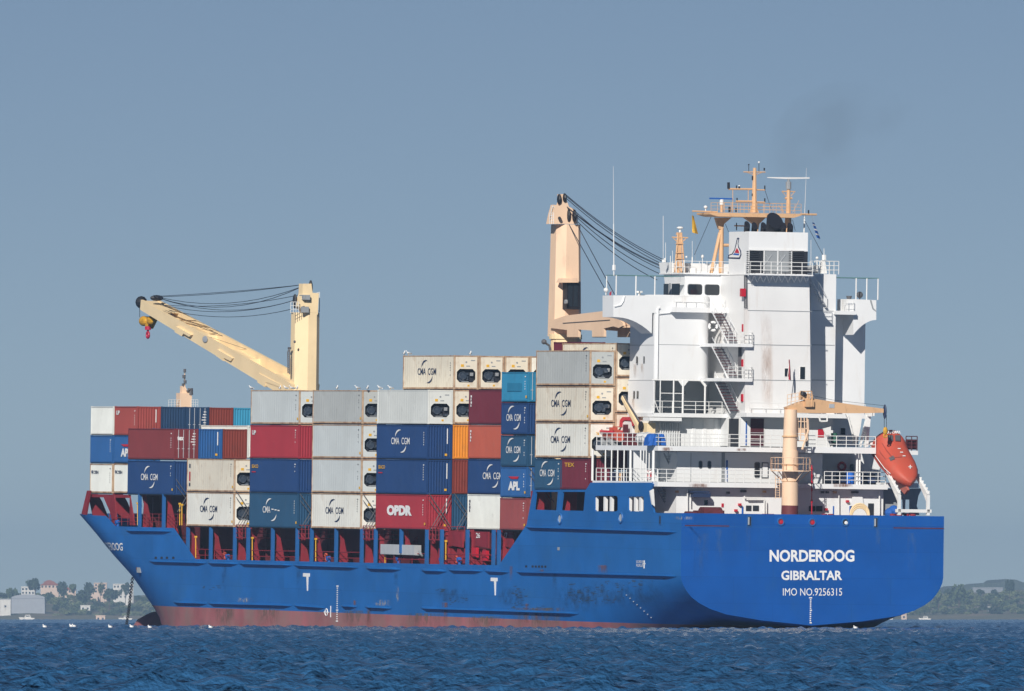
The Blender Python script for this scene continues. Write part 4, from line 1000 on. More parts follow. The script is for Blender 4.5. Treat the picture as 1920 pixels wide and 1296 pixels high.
for i in range(9): t = a1.lerp(a2, i/8); mb.box(t.x, t.x+.7, t.y-.12, t.y+.12, t.z-.02, t.z+.02)
mb.tube(a2, a2+Vector((0,0,.95)), .03, 5); mb.tube(a1.lerp(a2,.5), a1.lerp(a2,.5)+Vector((0,0,.95)), .03, 5)
mb.build('inclined_ladder', M['white2'], rt)
mb = MB(); q = A(1545, 505, 16.5); mb.prism([A(1541,513,16.5),A(1551,513,16.5),A(1547,488,16.5),A(1543.5,488,16.5)], (.5,0,0)); mb.tube(A(1545,488,16.5), A(1545,478,16.5), .2); mb.tube(A(1545,480,16.5), A(1545,466,16.5), .03); mb.tube(A(1532,513,16), A(1532,488,16), .06); mb.ball(A(1532,484,16), .14); mb.tube(A(1520.5,510,16), A(1520.5,450,16), .02, 4); mb.build('antenna_base', M['white2'], rt)
mb = MB(); mb.tube(A(1524,513,17.5), A(1524,498,17.5), .55, 10); mb.build('reel', M['grey'], rt)
# windows and doors on the casing and tower
for a, b, c, d in ((1468,691,1478,706),(1497,688,1506,711)):
    mb = MB(); mb.ab(SC_-.02, a-1, b-1, d and c+1, d+1, .03); f = mb.build('window', M['white2'], cas); mb = MB(); mb.ab(SC_-.04, a, b, c, d, .03); mb.build('pane', M['glass'], f)
zt = None
for a, b, c, d in ((1188.5,668,1191,682),(1202,668,1204.5,682),(1184,733,1187,748),(1190.5,733,1194,748),(1182,594.5,1185.5,612),(1196,600,1199.5,612)):
    mb = MB(); mb.sb(YP+.03, a, b, c, d, .035); f = mb.build('porthole', M['grey'], o_t); mb = MB(); mb.sb(YP+.045, a+.9, b+1, c, d-1, .02); mb.build('pane', M['glass'], f)
mb = MB(); z0 = zA(713, SA, 1226)
mb.path([(SA-.12, yx(1227.5,SA), z715+.02), (SA-.12, yx(1227.5,SA), zA(582,SA)), (SA-.12, yx(1231,SA), zA(580,SA))], .09); mb.path([(SA-.1, yx(1228,SA), zA(592,SA)), (SA-.1, yx(1256,SA), zA(588.5,SA)), (SA-.1,yx(1259,SA),zA(588,SA))], .06); tpart('drain_pipe', mb)
# ---- stairs on the port side of the casing
yl0, yl1 = yx(1345, 10), yfp+0.02
for k, py in enumerate((644.5, 709.5)):
    z = zA(py, 9.8, 1380)
    mb = MB(); mb.box(9.8, ST, yfp+.01, yx(1350, 9.8), z-.28, z); mb.box(9.8, SC_-.01, yx(1407, 9.8), yfp+.01, z-.28, z); ld = mb.build('stair_landing', Wm, ship)
    mb = MB(); mb.rail((9.85, yx(1362,9.85), z), (9.85, yx(1407,9.85), z), 1.0, 5, 3, .03); mb.rail((9.85, yx(1407,9.85), z), (SC_, yx(1407,9.85), z), 1.0, 1, 3, .03); mb.build('railing', M['white2'], ld)
for k, (y0, y1, xa, xb) in enumerate(((584,644,1335,1366),(650,709,1335,1366),(714,775,1340,1369))):
    for_, mb = 0, MB(); a1, a2 = A(xa, y0, 11.6), A(xb, y1, 11.6)
    mb.tube(a1, a2, .07, 5); b1, b2 = a1+Vector((0,-.9,0)), a2+Vector((0,-.9,0)); mb.tube(b1, b2, .07, 5)
    mb.tube(a1+Vector((0,.0,.8)), a2+Vector((0,0,.8)), .035, 5); mb.tube(b1+Vector((0,.0,.8)), b2+Vector((0,0,.8)), .035, 5)
    for i in (1, 3, 5): t = a1.lerp(a2, i/6); mb.tube(t, t+Vector((0,0,.8)), .03, 4); t = b1.lerp(b2, i/6); mb.tube(t, t+Vector((0,0,.8)), .03, 4)
    st = mb.build('inclined_ladder', Wm, ship)
    mb = MB()
    for i in range(1, 11): t = a1.lerp(a2, i/11); mb.box(t.x-.35, t.x+.35, t.y-.85, t.y-.02, t.z-.03, t.z+.03)
    mb.build('tread', M['maroon'], st)
for py in (608, 674, 739):
    mb = MB(); mb.ab(10.9, 1386, py, 1394, py+14, -.35); mb.build('fire_box', M['fire'], cas)
mb = MB(); mb.ab(SC_-.25, 1385, 541, 1393, 556, .4); mb.build('fire_box', M['fire'], wh)
mb = MB(); mb.path([A(1396,516,SC_-.1), A(1396,578,SC_-.1)], .05, 4); mb.path([A(1400,516,SC_-.1), A(1400,578,SC_-.1)], .05, 4)
for i in range(16): mb.tube(A(1396,519+i*3.8,SC_-.1), A(1400,519+i*3.8,SC_-.1), .02, 4)
mb.build('vertical_ladder', M['etext'], cas)
mb = MB(); mb.ab(11.0, 1380, 645, 1394, 709, -.05); mb.box(ST-.05, ST, yx(1372,ST), yx(1379,ST), zA(705,ST), zA(665,ST)); mb.build('door', M['etext'], o_t)
# ---- slab C and the open gallery
mb = MB(); mb.ab(13.7, 1224, 775.5, 1405, 783, 5.9); mb.ab(9.4, 1397.5, 775.5, 1622, 783.5, 8.6); mb.ab(13.6, 1216, 783, 1276, 789.5, 1.5); sc = mb.build('deck_edge', Wm, ship)
zg = zA(775.5, 13.7, 1300)
mb = MB()
for px, r in ((1235,.05),(1260,.07),(1277.5,.09),(1319,.09),(1368,.09)): y = yx(px, 13.95); mb.tube((13.95, y, zg), (13.95, y, z715+.0), r, 8)
for px in (1277.5, 1319, 1368):
    y = yx(px, 13.95); mb.prism([(13.9,y-.55,z715),(13.9,y+.55,z715),(13.9,y+.09,z715-.55),(13.9,y-.09,z715-.55)], (.1,0,0))
mb.tube((13.95, yx(1219,13.95), z715-.03), (13.95, yx(1370,13.95), z715-.03), .06)
mb.tube((13.95, yx(1235,13.95), zA(740,13.95)), (13.95, yx(1277,13.95), zA(740,13.95)), .04)
mb.build('gallery_post', M['white2'], sc)
mb = MB(); mb.rail((13.95, yx(1277,13.95), zg), (13.95, yx(1376,13.95), zg), 1.05, 4, 3, .035); mb.rail((13.95, yx(1220,13.95), zg), (13.95, yx(1277,13.95), zg), 1.05, 3, 2, .03); mb.rail((9.5, yx(1402,9.5), zg), (9.5, yx(1620,9.5), zg), 1.0, 8, 2, .03); mb.build('railing', M['white2'], sc)
atext(SG, 'NO SMOKING', 1247, 734, 1285, 738.5, M['dtext'], 'warning_lettering', o_t)
mb = MB(); mb.path([A(1224,770,13.9), A(1227,750,13.9), A(1235,772,13.9)], .04, 4); mb.tube(A(1228,715,13.9), A(1227,772,13.9), .03, 4); mb.build('lattice', M['white2'], sc)
mb = MB(); mb.box(SG-.9, SG-.2, yx(1343,SG), yx(1352,SG), zg, zg+2.0); mb.tube(A(1371,772,14.5), A(1371,745,14.5), .22, 8); mb.build('machinery', M['etext'], sc)
# ---- level under slab C: corrugated wall, dark doorway, maroon door
z838b = z838
mb = MB(); corr(mb, (15.0, yx(1364,15)), (15.0, yx(1220,15)), z838b, zA(784,15,1300), (-1,0), .28, 1.05)
mb.box(15.05, SG, yx(1364,15), YP-.11, z838b, zA(784,15,1300)); lw = mb.build('corrugated_wall', Wm, ship)
mb = MB()
for i in range(9): mb.ab(14.72, 1236+i*4.4, 793, 1237.6+i*4.4, 837, .2)
mb.build('stiffener', Wm, lw)
mb = MB(); mb.ab(10.8, 1385, 783, 1560, 838, 6.5); l2 = mb.build('deckhouse_wall', Wm, ship)
mb = MB(); mb.ab(13.5, 1560, 783, 1608, 838, 3.5); mb.build('side_wall', Wm, l2)
yd = yx(1385, 10.8); mb = MB(); mb.sb(yd+.03, 1364, 785, 1383, 838, .04); mb.build('doorway', M['dark'], l2)
mb = MB(); mb.sb(yd+.05, 1362.5, 784.5, 1364, 838, .06); mb.sb(yd+.05, 1383, 784.5, 1384.5, 838, .06); mb.build('door_frame', M['white2'], l2)
mb = MB(); mb.ab(10.74, 1405.5, 785, 1430, 837.5, .05); dr = mb.build('roller_door', M['maroon'], l2)
mb = MB()
for y in (811, 826, 836): mb.ab(10.68, 1405, y, 1430, y+1.2, .05)
mb.build('rail_bar', M['silver'], dr)
for a, b, c, d, m_ in ((1532,805,1543,820,'fire'),(1575,803,1583,815,'dark'),(1396.5,790,1398.5,835,'tarp'),(1430.5,784,1432,838,'white2'),(1509,812,1514,836,'dark')):
    mb = MB(); mb.ab(10.74 if a < 1560 else 13.44, a, b, c, d, .05); mb.build('fire_box' if m_ == 'fire' else 'window', M[m_], l2)
# ---- slab B, slab A
mb = MB(); mb.box(5.8, 19.6, yx(1640,5.8), B-.2, z838-.42, z838); sB = mb.build('deck_edge', Wm, ship)
mb = MB(); mb.ab(5.2, 1512, 838.8, 1641, 850, .6); mb.build('deck_extension', Wm, sB)
mb = MB(); r0 = (19.5, B-.25, z838); r1 = (5.85, B-.25, z838)
mb.rail(r0, r1, 1.08, 12, 3, .035); mb.rail(r1, (5.85, yx(1462,5.85), z838), 1.08, 12, 3, .035); mb.rail((5.3, yx(1512,5.3), z838), (5.3, yx(1640,5.3), z838), 1.08, 7, 3, .035); mb.build('railing', M['white2'], sB)
mb = MB()
zc = z905
for px, r in ((1110,.11),(1134,.06),(1145.5,.06),(1157,.06),(1169,.06),(1181,.11),(1200,.07),(1205.5,.05),(1210.5,.05),(1216,.05),(1224,.13)):
    x = sx(px, B-.2); mb.tube((x, B-.2, z905+.0), (x, B-.2, z838-.42), r, 8)
mb.build('gallery_post', M['white2'], sB)
mb = MB(); mb.rail((19.4, B-.2, z905), (5.9, B-.2, z905), 1.1, 12, 3, .035); mb.build('railing', M['white2'], sB)
mb = MB(); mb.box(5.8, 20.2, yx(1664,5.8), B-.2, z905-.42, z905); sAd = mb.build('deck_edge', Wm, ship)
mb = MB(); mb.rail((5.85, B-.25, z905), (5.85, yx(1458,5.85), z905), 1.08, 14, 3, .035); mb.rail((5.85, yx(1545,5.85), z905), (5.85, yx(1660,5.85), z905), 1.08, 8, 3, .035); mb.build('railing', M['white2'], sAd)
mb = MB()
for px, r in ((1606,.11),(1611,.09),(1495,.05)): mb.tube((6.0, yx(px,6), z905), (6.0, yx(px,6), z838-.42), r, 8)
mb.build('gallery_post', M['white2'], sAd)
# level 1 walls
mb = MB(); mb.ab(7.7, 1268, 849, 1541, 905, 6.5); l1 = mb.build('deckhouse_wall', Wm, ship)
mb = MB(); mb.box(11.4, 11.5, 8.9, YP-.1+3.3, z905, z838-.42); mb.box(11.5, SF, YS, 8.7, z905, z838-.42); mb.build('inner_wall', Wm, l1)
mb = MB(); mb.ab(11.3, 1541, 849, 1650, 905, .1); mb.build('recess_wall', Wm, l1)
for a, b, c, d, s in ((1308.5,865,1316,880,7.7),(1325,865,1332.5,880,7.7),(1592,867,1600,882,11.3),(1606,867,1614,882,11.3),(1413,866,1424,896,7.7)):
    mb = MB(); pts = []
    z0, z1, ya, yb = zA(d, s), zA(b, s), yx(a, s), yx(c, s); k = .12
    mb.prism([(s-.04,yb+k,z0),(s-.04,ya-k,z0),(s-.04,ya,z0+k),(s-.04,ya,z1-k),(s-.04,ya-k,z1),(s-.04,yb+k,z1),(s-.04,yb,z1-k),(s-.04,yb,z0+k)], (.03,0,0)); f = mb.build('window', M['grey'], l1)
    mb = MB(); mb.box(s-.06, s-.03, yb+.06, ya-.06, z0+.06, z1-.06); mb.build('pane', M['glass'], f)
mb = MB(); mb.ab(7.6, 1427.5, 867, 1440, 897, .04); d_ = mb.build('door', M['etext'], l1); mb = MB(); mb.ab(7.56, 1429, 869, 1438.5, 895, .03); mb.build('panel', Wm, d_)
mb = MB(); mb.ab(7.62, 1361, 863, 1363.5, 903, .06); mb.build('door', M['tarp'], l1)
mb = MB(); mb.ab(7.65, 1352, 849, 1358, 905, .02); mb.ab(7.65, 1294, 849, 1294.7, 905, .02); mb.build('pipe_run', M['grey'], l1)
mb = MB(); mb.torus(A(1578.5,875,11.2), .33, .12); mb.build('fire_hose_reel', M['fire'], l1)
mb = MB(); mb.ab(8.0, 1577, 888, 1640, 905, -.0 or 1.2); mb.build('locker', M['dtext'], l1)
# level 0 walls behind the aft bulwark
mb = MB(); mb.ab(6.9, 1268, 915.5, 1656, 966, 5.5); l0 = mb.build('deckhouse_wall', Wm, ship)
mb = MB(); mb.box(12.5, 12.6, 6.8, 12.0, zdk, z905-.42); mb.build('inner_wall', Wm, l0)
for a, b, c, d, m_ in ((1399,948,1409,958,'dark'),(1412,948,1423,958,'dark'),(1517,949,1529,959,'dark'),(1530.5,949,1542,959,'dark'),(1562,949,1564,966,'tarp'),(1593,949,1595.5,966,'tarp'),(1628,944,1638.5,966,'dark'),(1391,950,1394,966,'tarp'),(1321,938,1327,947,'glass'),(1353,944,1357,951,'fire')):
    mb = MB(); mb.ab(6.84, a, b, c, d, .05); mb.build('opening' if m_ == 'dark' else 'fitting', M[m_], l0)
for px, py, m_ in ((1543,923,'etext'),(1552,923,'etext'),(1600,923,'etext'),(1607,923,'etext'),(1392,921,'etext'),(1397,921,'etext'),(1366,924,'etext'),(1270,922,'mast'),(1566,923,'mast'),(1434,922,'mast'),(1388,946,'fire'),(1381,957,'fire'),(1590,940,'fire'),(1550,955,'fire')):
    mb = MB(); mb.ab(6.6, px-2, py-2, px+2.4, py+2.2, .3); mb.build('lamp_housing' if m_ != 'fire' else 'valve_wheel', M[m_], l0)
mb = MB(); a_ = 6.6
for x0, x1, y0 in ((1396,1430,934),(1402,1434,937)): mb.path([A(x0,y0-4,a_), A(x0,y0,a_), A(x1,y0,a_), A(x1+3,y0+3,a_), A(x1+3,964,a_)], .06, 5)
mb.path([A(1289,917,a_), A(1289,964,a_)], .05, 5); mb.path([A(1295,917,a_), A(1295,950,a_)], .05, 5); mb.path([A(1573,917,a_), A(1573,964,a_)], .05, 5); mb.path([A(1649,917,a_), A(1649,964,a_)], .06, 5); mb.build('pipe_run', M['white2'], l0)
mb = MB(); mb.ab(5.9, 1300, 925, 1332, 932.5, .9); mb.ab(5.85, 1297, 921, 1330, 924, .9); mb.build('awning_roll', M['dtext'], l0)
mb = MB(); mb.prism([A(1595,949,6.7),A(1600,925,6.7),A(1616,924,6.7),A(1620,949,6.7)], (.1,0,0)); mb.build('hatch_cover', Wm, l0)
# mooring gear on the poop
for px, r, w_ in ((1332,.80,1.8),(1294,.42,.9)):
    q = A(px, 970, 4.2); mb = MB(); mb.tube((4.2, q.y-w_/2, q.z+.1), (4.2, q.y+w_/2, q.z+.1), r, 20); mb.box(3.8, 4.6, q.y-w_/2-.25, q.y-w_/2, q.z-1.2, q.z+.6); mb.build('mooring_winch', M['dred'], ship)
for px in (1373, 1434, 1546, 1674, 1700):
    q = A(px, 966, 2.6); mb = MB(); mb.tube((2.6, q.y, q.z-1.2), (2.6, q.y, q.z+.12), .26, 10); mb.tube((2.6, q.y-.6, q.z-1.2), (2.6, q.y-.6, q.z+.12), .26, 10); mb.tube((2.6, q.y-.3, q.z-1.2), (2.6, q.y-.3, q.z-.6), .5, 8); mb.build('bollard', M['red'], ship)
mb = MB(); q = A(1612, 962, 4.5)
for k in range(3): mb.torus((4.5, q.y, q.z-.1-.12*k), .9-.05*k, .09, 'Z' if False else 'X', 16, 5)
mb.build('rope_coil', M['cream'], ship)
# inclined ladders in the shaded port corner
for (x0,y0,x1,y1) in ((1233,917,1257,963),(1245,850,1270,904)):
    mb = MB(); a1, a2 = A(x0,y0,9.5), A(x1,y1,9.5)
    mb.tube(a1, a2, .06, 5); b1, b2 = a1+Vector((0,-.8,0)), a2+Vector((0,-.8,0)); mb.tube(b1, b2, .06, 5)
    for i in range(1, 10): t = a1.lerp(a2, i/10); mb.box(t.x-.3, t.x+.3, t.y-.78, t.y-.02, t.z-.025, t.z+.025)
    mb.tube(a1+Vector((0,0,.9)), a2+Vector((0,0,.9)), .035, 5); mb.tube(b1+Vector((0,0,.9)), b2+Vector((0,0,.9)), .035, 5); mb.build('inclined_ladder', M['grey'], ship)
mb = MB(); mb.prism([A(1219,921,5.9),A(1226,917,5.9),A(1228,950,5.9),A(1223,946,5.9)], (.2,0,0)); mb.build('corner_bracket', M['white2'], ship)
# starboard end: dark arch bulkhead and blue edge behind the boat ramp
mb = MB(); s_ = 7.5
mb.prism([A(1655,916,s_),A(1729,916,s_),A(1722,930,s_),A(1719,948,s_),A(1724,966,s_),A(1655,966,s_)], (.15,0,0), [[A(1687,937,s_),A(1693,937,s_),A(1694,962,s_),A(1687,962,s_)],[A(1698,937,s_),A(1706,937,s_),A(1706,962,s_),A(1697,962,s_)]])
mb.build('arch_bulkhead', M['grey'], ship)
mb = MB(); mb.ab(5.8, 1664, 905.5, 1719, 915, 10); mb.build('deck_edge', Wm, ship)
mb = MB(); mb.ab(6.2, 1671, 906, 1722, 915, .2); mb.ab(9, 1700, 845, 1720, 853, 4); dk = mb.build('deck_edge', Wm, ship)
mb = MB(); z = zA(845, 9, 1710); mb.rail((9, yx(1697,9), z), (9, yx(1718,9), z), 1.25, 2, 4, .045); mb.ab(9.6, 1698, 824, 1717, 843, .1); mb.build('life_raft_rack', M['maroon'], dk)
mb = MB(); q = A(1668, 962, 4); mb.ball(q, .45); q = A(1676, 958, 4); mb.ball(q, .5); mb.build('fender', M['tarp'], ship); 
# blue barrels and the like on deck A
t = thing('barrel', 'bright blue barrel behind the white railing, beside the two square windows aft', 'barrel', SHIP)
q = A(1594, 905.3, 7.0); mb = MB(); mb.tube((7, q.y, z905+.01), (7, q.y, z905+1.0), .36, 16); 
for k in (.33, .66): mb.tube((7, q.y, z905+k-.02), (7, q.y, z905+k+.03), .38, 16)
mb.build('body', mat('barrel_blue', (.015,.14,.6), .4), t); mb = MB(); mb.tube((7, q.y, z905+1.0), (7, q.y, z905+1.04), .37, 16); mb.build('lid', M['tarp'], t)

# ---------------------------------------------------------------- masts
SM = 17.0; P = M['mast']
mb = MB(); mb.tube(A(1352,515,SM), A(1352.5,409,SM), .22, 10); mb.tube(A(1333,514,SM-.3), A(1350,437,SM), .17, 8); mb.tube(A(1477,437,SM), A(1478,409,SM), .3, 10)
mb.prism([A(1396,408,SM),A(1436,408,SM),A(1424,420,SM),A(1421,436,SM),A(1415,436,SM),A(1413,420,SM)], (.4,0,0)); mb.prism([A(1342,408,SM-.2),A(1372,408,SM-.2),A(1358,420,SM-.2),A(1356,430,SM-.2),A(1349,430,SM-.2)], (.4,0,0)); mb.tube(A(1352,460,SM), A(1366,460,SM), .14, 8)
rm = mb.build('radar_mast', P, ship); smooth_by_angle(rm, 40)
mb = MB(); mb.prism([A(1332,398.5,15.6),A(1503,401,15.6),A(1503,404,15.6),A(1489,408.5,15.6),A(1347,406,15.6),A(1332,402,15.6)], (3,0,0)); mb.build('mast_platform', P, rm)
mb = MB(); mb.tube(A(1298,396,SM), A(1345,397.5,SM), .07, 6); mb.tube(A(1500,402,SM), A(1531,402.5,SM), .09, 6); mb.build('yard', P, rm)
mb = MB(); mb.rail(A(1333,398,15.7), A(1420,399.5,15.7), .85, 7, 3, .02); mb.rail(A(1420,399.5,15.7), A(1502,401,15.7), .85, 7, 3, .02); mb.rail(A(1357,398,18.5), A(1480,400,18.5), .85, 8, 3, .02); mb.build('railing', P, rm)
mb = MB(); mb.tube(A(1414,399,SM), A(1414.5,352,SM), .24, 8, .2); mb.tube(A(1414.5,352,SM), A(1415,315,SM), .2, 8, .15); mb.prism([A(1407,399,SM-.1),A(1423,399,SM-.1),A(1417,383,SM-.1),A(1412,383,SM-.1)], (.25,0,0)); tmst = mb.build('topmast', P, rm)
mb = MB()
for (x0,x1,y,r) in ((1394,1435,322.5,.05),(1366,1415,354.5,.09),(1415,1434,356,.06),(1380,1415,377.5,.09),(1415,1434,379,.06),(1377,1395,423.5,.06)): mb.tube(A(x0,y,SM), A(x1,y+.4,SM), r, 6)
for a, b in (((1400,323),(1413,328)),((1430,323),(1417,328)),((1374,355),(1374,398)),((1403,355),(1403,378))): mb.tube(A(*a,SM), A(*b,SM), .03, 5)
mb.build('yard', P, rm)
mb = MB()
for px, y0, y1, r in ((1366,342,354,.13),(1381,348,354,.06),(1386,349,353,.09),(1434,348,356,.06),(1434,372,379,.06),(1382,371,377,.06),(1404,310,322,.03),(1423,306,322,.03),(1433,315,320,.07),(1368,388,398,.12),(1380,390,398,.07),(1516,394,402,.07),(1381,418,432,.05),(1411,330,338,.08),(1411,363,368,.08)): mb.tube(A(px,y1,SM), A(px,y0,SM), r, 6)
mb.ball(A(1404,309,SM), .07); mb.build('navigation_light', M['black'], rm)
mb = MB(); mb.ball(A(1423,304.5,SM), .09); mb.ball(A(1386,349,SM), .09); mb.ball(A(1323,388.5,SM), .17, .17, .15); mb.tube(A(1323,396,SM), A(1323,390,SM), .05); mb.ball(A(1350,357,SM) if False else A(1353,356,SM+40), .01); mb.build('satellite_dome', M['white2'], rm)
mb = MB(); mb.tube(A(1353,398,SM), A(1353,384,SM), .13, 8); r1 = mb.build('radar_pedestal', P, rm); mb = MB(); mb.tube(A(1353,384,SM), A(1353,374,SM), .18, 10); mb.build('gearbox', M['white2'], r1)
mb = MB(); a = A(1331,371.5,SM); b = A(1372,373.8,SM); mb.box(SM-.12, SM+.12, b.y, a.y, (a.z+b.z)/2-.06, (a.z+b.z)/2+.07); mb.build('scanner', M['tarp'], r1)
mb = MB(); mb.tube(A(1478,400,SM), A(1478.5,355,SM), .22, 8, .16); mb.tube(A(1466,359,SM), A(1491,359.5,SM), .05, 6); mb.tube(A(1466,359,SM), A(1474,368,SM), .03, 5); mb.tube(A(1491,359,SM), A(1483,368,SM), .03, 5); mb.tube(A(1472,372,SM), A(1485,372,SM), .1, 6); mb.tube(A(1470,399,SM), A(1460,385,SM), .03, 5); mb.tube(A(1486,399,SM), A(1498,376,SM), .02, 5); r2 = mb.build('radar_pedestal', P, rm)
mb = MB(); mb.tube(A(1478.5,355,SM), A(1478.5,341,SM), .25, 10); mb.tube(A(1478.5,341,SM), A(1478.5,336,SM), .12, 8); mb.build('gearbox', M['grey'], r2)
mb = MB(); mb.prism([A(1440,332.3,SM-.1),A(1518,332.6,SM-.1),A(1518,335.2,SM-.1),A(1488,335.8,SM-.1),A(1473,335.8,SM-.1),A(1440,333.8,SM-.1)], (.2,0,0)); mb.build('scanner', M['white2'], r2)
mb = MB(); mb.tube(A(1507.5,437,SM), A(1508.5,408,SM), .07, 6); mb.tube(A(1508.5,408,SM), A(1512,315,SM), .03, 5, .012); mb.build('whip_antenna', M['white2'], rm)
mb = MB()
for a, b in (((1334,405),(1302,478)),((1360,420),(1366,435)),((1434,356),(1446,392)),((1508,412),(1545,482)),((1486,412),(1491,433))): mb.tube(A(*a,SM), A(*b,SM), .022, 4)
mb.build('stay_wire', M['wire'], rm)
# small lattice mast on the wheelhouse roof
mb = MB(); c0 = 1274.5
for x0, x1 in ((1265,1271.5),(1284,1277.5)): mb.tube(A(x0,514,18.5), A(x1,436,18.5), .08, 6)
mb.prism([A(1270,514,18.5),A(1279,514,18.5),A(1277,436,18.5),A(1272,436,18.5)], (.3,0,0))
for y in (500, 485, 474, 457): mb.tube(A(1267,y,18.4), A(1282,y,18.4), .045, 5)
mb.tube(A(1260,445,18.5), A(1290,446,18.5), .06, 6); mb.tube(A(1262,446,18.5), A(1270,454,18.5), .04, 5); mb.tube(A(1288,446,18.5), A(1279,454,18.5), .04, 5); mb.tube(A(1269,436,18.5), A(1268,441,18.5), .04, 5)
lm = mb.build('signal_mast', M['mast'], wh); mb = MB(); mb.tube(A(1275,436,18.5), A(1275,430,18.5), .1); mb.ball(A(1275,427.5,18.5), .3, .3, .13); mb.build('satellite_dome', M['white2'], lm)
mb = MB()
for px, y0, y1, r in ((1243.5,490,405,.022),(1248,490,455,.02),(1243.5,492,487,.13),(1247,492,484,.08),(1257,514,480,.035),(1261,514,470,.02),(1283,514,488,.05),(1298,514,452,.02),(1298,492,482,.06),(1317,514,484,.03)): mb.tube(A(px,y0,18), A(px,y1,18), r, 5)
mb.ball(A(1317,481,18), .13, .13, .16); mb.ball(A(1287,482,18), .1); mb.build('antenna', M['white2'], wh)
mb = MB(); mb.tube(A(1300,513,17.5), A(1300,503,17.5), .32, 10); mb.build('compass_binnacle', M['white2'], wh)
# foremast peeping over the forward row
SFM = S(347, 748, 0).x
mb = MB(); mb.prism([A(336.5,775,SFM),A(359,775,SFM),A(360,743,SFM),A(357,737,SFM),A(337.5,737,SFM)], (1.0,0,0)); fm = mb.build('foremast', M['peach'], ship)
mb = MB(); mb.prism([A(341,738,SFM+.3),A(354,738,SFM+.3),A(347,724,SFM+.3),A(341,724,SFM+.3)], (.5,0,0)); mb.tube(A(346,725,SFM+.5), A(346.5,692,SFM+.5), .09, 6, .05); mb.build('topmast', M['peach'], fm)
mb = MB()
for px, y, r in ((346.5,695,.14),(345,706,.17),(347,716,.16),(343,722,.12)): mb.tube(A(px,y+3.5,SFM+.4), A(px,y-3,SFM+.4), r, 8)
mb.tube(A(357,741,SFM+.2), A(357,728,SFM+.2), .28, 8); mb.tube(A(350,734,SFM), A(357,730,SFM), .1); mb.build('navigation_light', M['etext'], fm)
mb = MB(); mb.rail(A(316,764,SFM), A(338,764,SFM), .75, 4, 3, .02); mb.rail(A(358,764,SFM), A(371,764,SFM), .75, 3, 3, .02); mb.build('railing', M['white2'], fm)

# ---------------------------------------------------------------- deck cranes
def facet_column(mb, pts_bot, pts_top, z0, z1):
    n = len(pts_bot); vs = [(x, y, z0) for x, y in pts_bot]+[(x, y, z1) for x, y in pts_top]
    mb.add(vs, [(i, (i+1) % n, (i+1) % n+n, i+n) for i in range(n)]+[tuple(range(n-1,-1,-1)), tuple(range(n, 2*n))])
def hexa(cx, cy, hx, hy, c=.45): return [(cx-hx, cy-hy+c), (cx-hx, cy+hy-c*2.2), (cx-hx+c*2.2, cy+hy), (cx+hx, cy+hy), (cx+hx, cy-hy), (cx-hx+c, cy-hy)]
C1 = 119.2; c1y = yx(568.5, C1)
mb = MB(); z0 = ZW; zc = zf(C1, c1y, 735); z1 = zf(C1, c1y, 586)
facet_column(mb, hexa(C1, c1y, 1.1, 1.22), hexa(C1, c1y-.03, 1.0, 1.14), z0, z1); cr = mb.build('deck_crane', M['cream'], ship)
mb = MB(); q = lambda px, py, s=C1: A(px, py, s)
mb.prism([q(579,590,C1-1),q(596,590,C1-1),q(598,550,C1-1),q(586,549,C1-1),q(584,532,C1-1),q(568,532,C1-1),q(567,551,C1-1),q(563,563,C1-1),q(560,575,C1-1),q(575,590,C1-1)], (1.0,0,0)); mb.build('crane_head', M['cream'], cr)
mb = MB(); mb.ball(q(582.5,540), .25, .2, .75); mb.ball(q(553,565), .3, .22, .7); mb.tube(q(569,579,C1-1.05), q(569,579,C1-.2), .28); mb.build('sheave', M['black'], cr)
mb = MB(); mb.ab(C1-1.4, 563, 553, 576, 562, 1); mb.ab(C1-1.3, 560, 575, 574, 586, .2); mb.build('winch_box', M['grey'], cr)
mb = MB(); mb.rail(q(545,587,C1-1.3), q(560,587,C1-1.3), 1.05, 3, 3, .03); mb.path([q(592,550,C1), q(599,548,C1), q(599,585,C1), q(594,580,C1)], .04, 4); mb.build('railing', M['white2'], cr)
mb = MB(); mb.path([q(540,700,C1), q(539.5,660,C1), q(542,655,C1)], .06, 5); mb.path([q(543,702,C1), q(543,656,C1)], .06, 5)
for i in range(10): mb.tube(q(539.8,660+i*4.2,C1), q(543,660+i*4.2,C1), .04, 4)
mb.ab(C1, 537.5, 651, 542, 655, .3); mb.build('vertical_ladder', M['etext'], cr)
mb = MB(); mb.ball(q(552.5,641,C1-1.3), .08, .12, .14); mb.build('bolt', M['etext'], cr)
def beam(mb, p, q, w_, h0, h1, upv=Vector((0,0,1))):
    """box girder between centres p and q, width w_ athwart, depth h0 to h1"""
    p, q = Vector(p), Vector(q); d = (q-p).normalized(); lat = d.cross(upv).normalized(); u = lat.cross(d)
    vs = []
    for c, h in ((p, h0), (q, h1)):
        for a, b in ((-1,-1),(1,-1),(1,1),(-1,1)): vs.append(c+lat*(a*w_/2)+u*(b*h/2))
    mb.add(vs, [(0,3,2,1),(4,5,6,7),(0,1,5,4),(1,2,6,5),(2,3,7,6),(3,0,4,7)])
    return lat, u
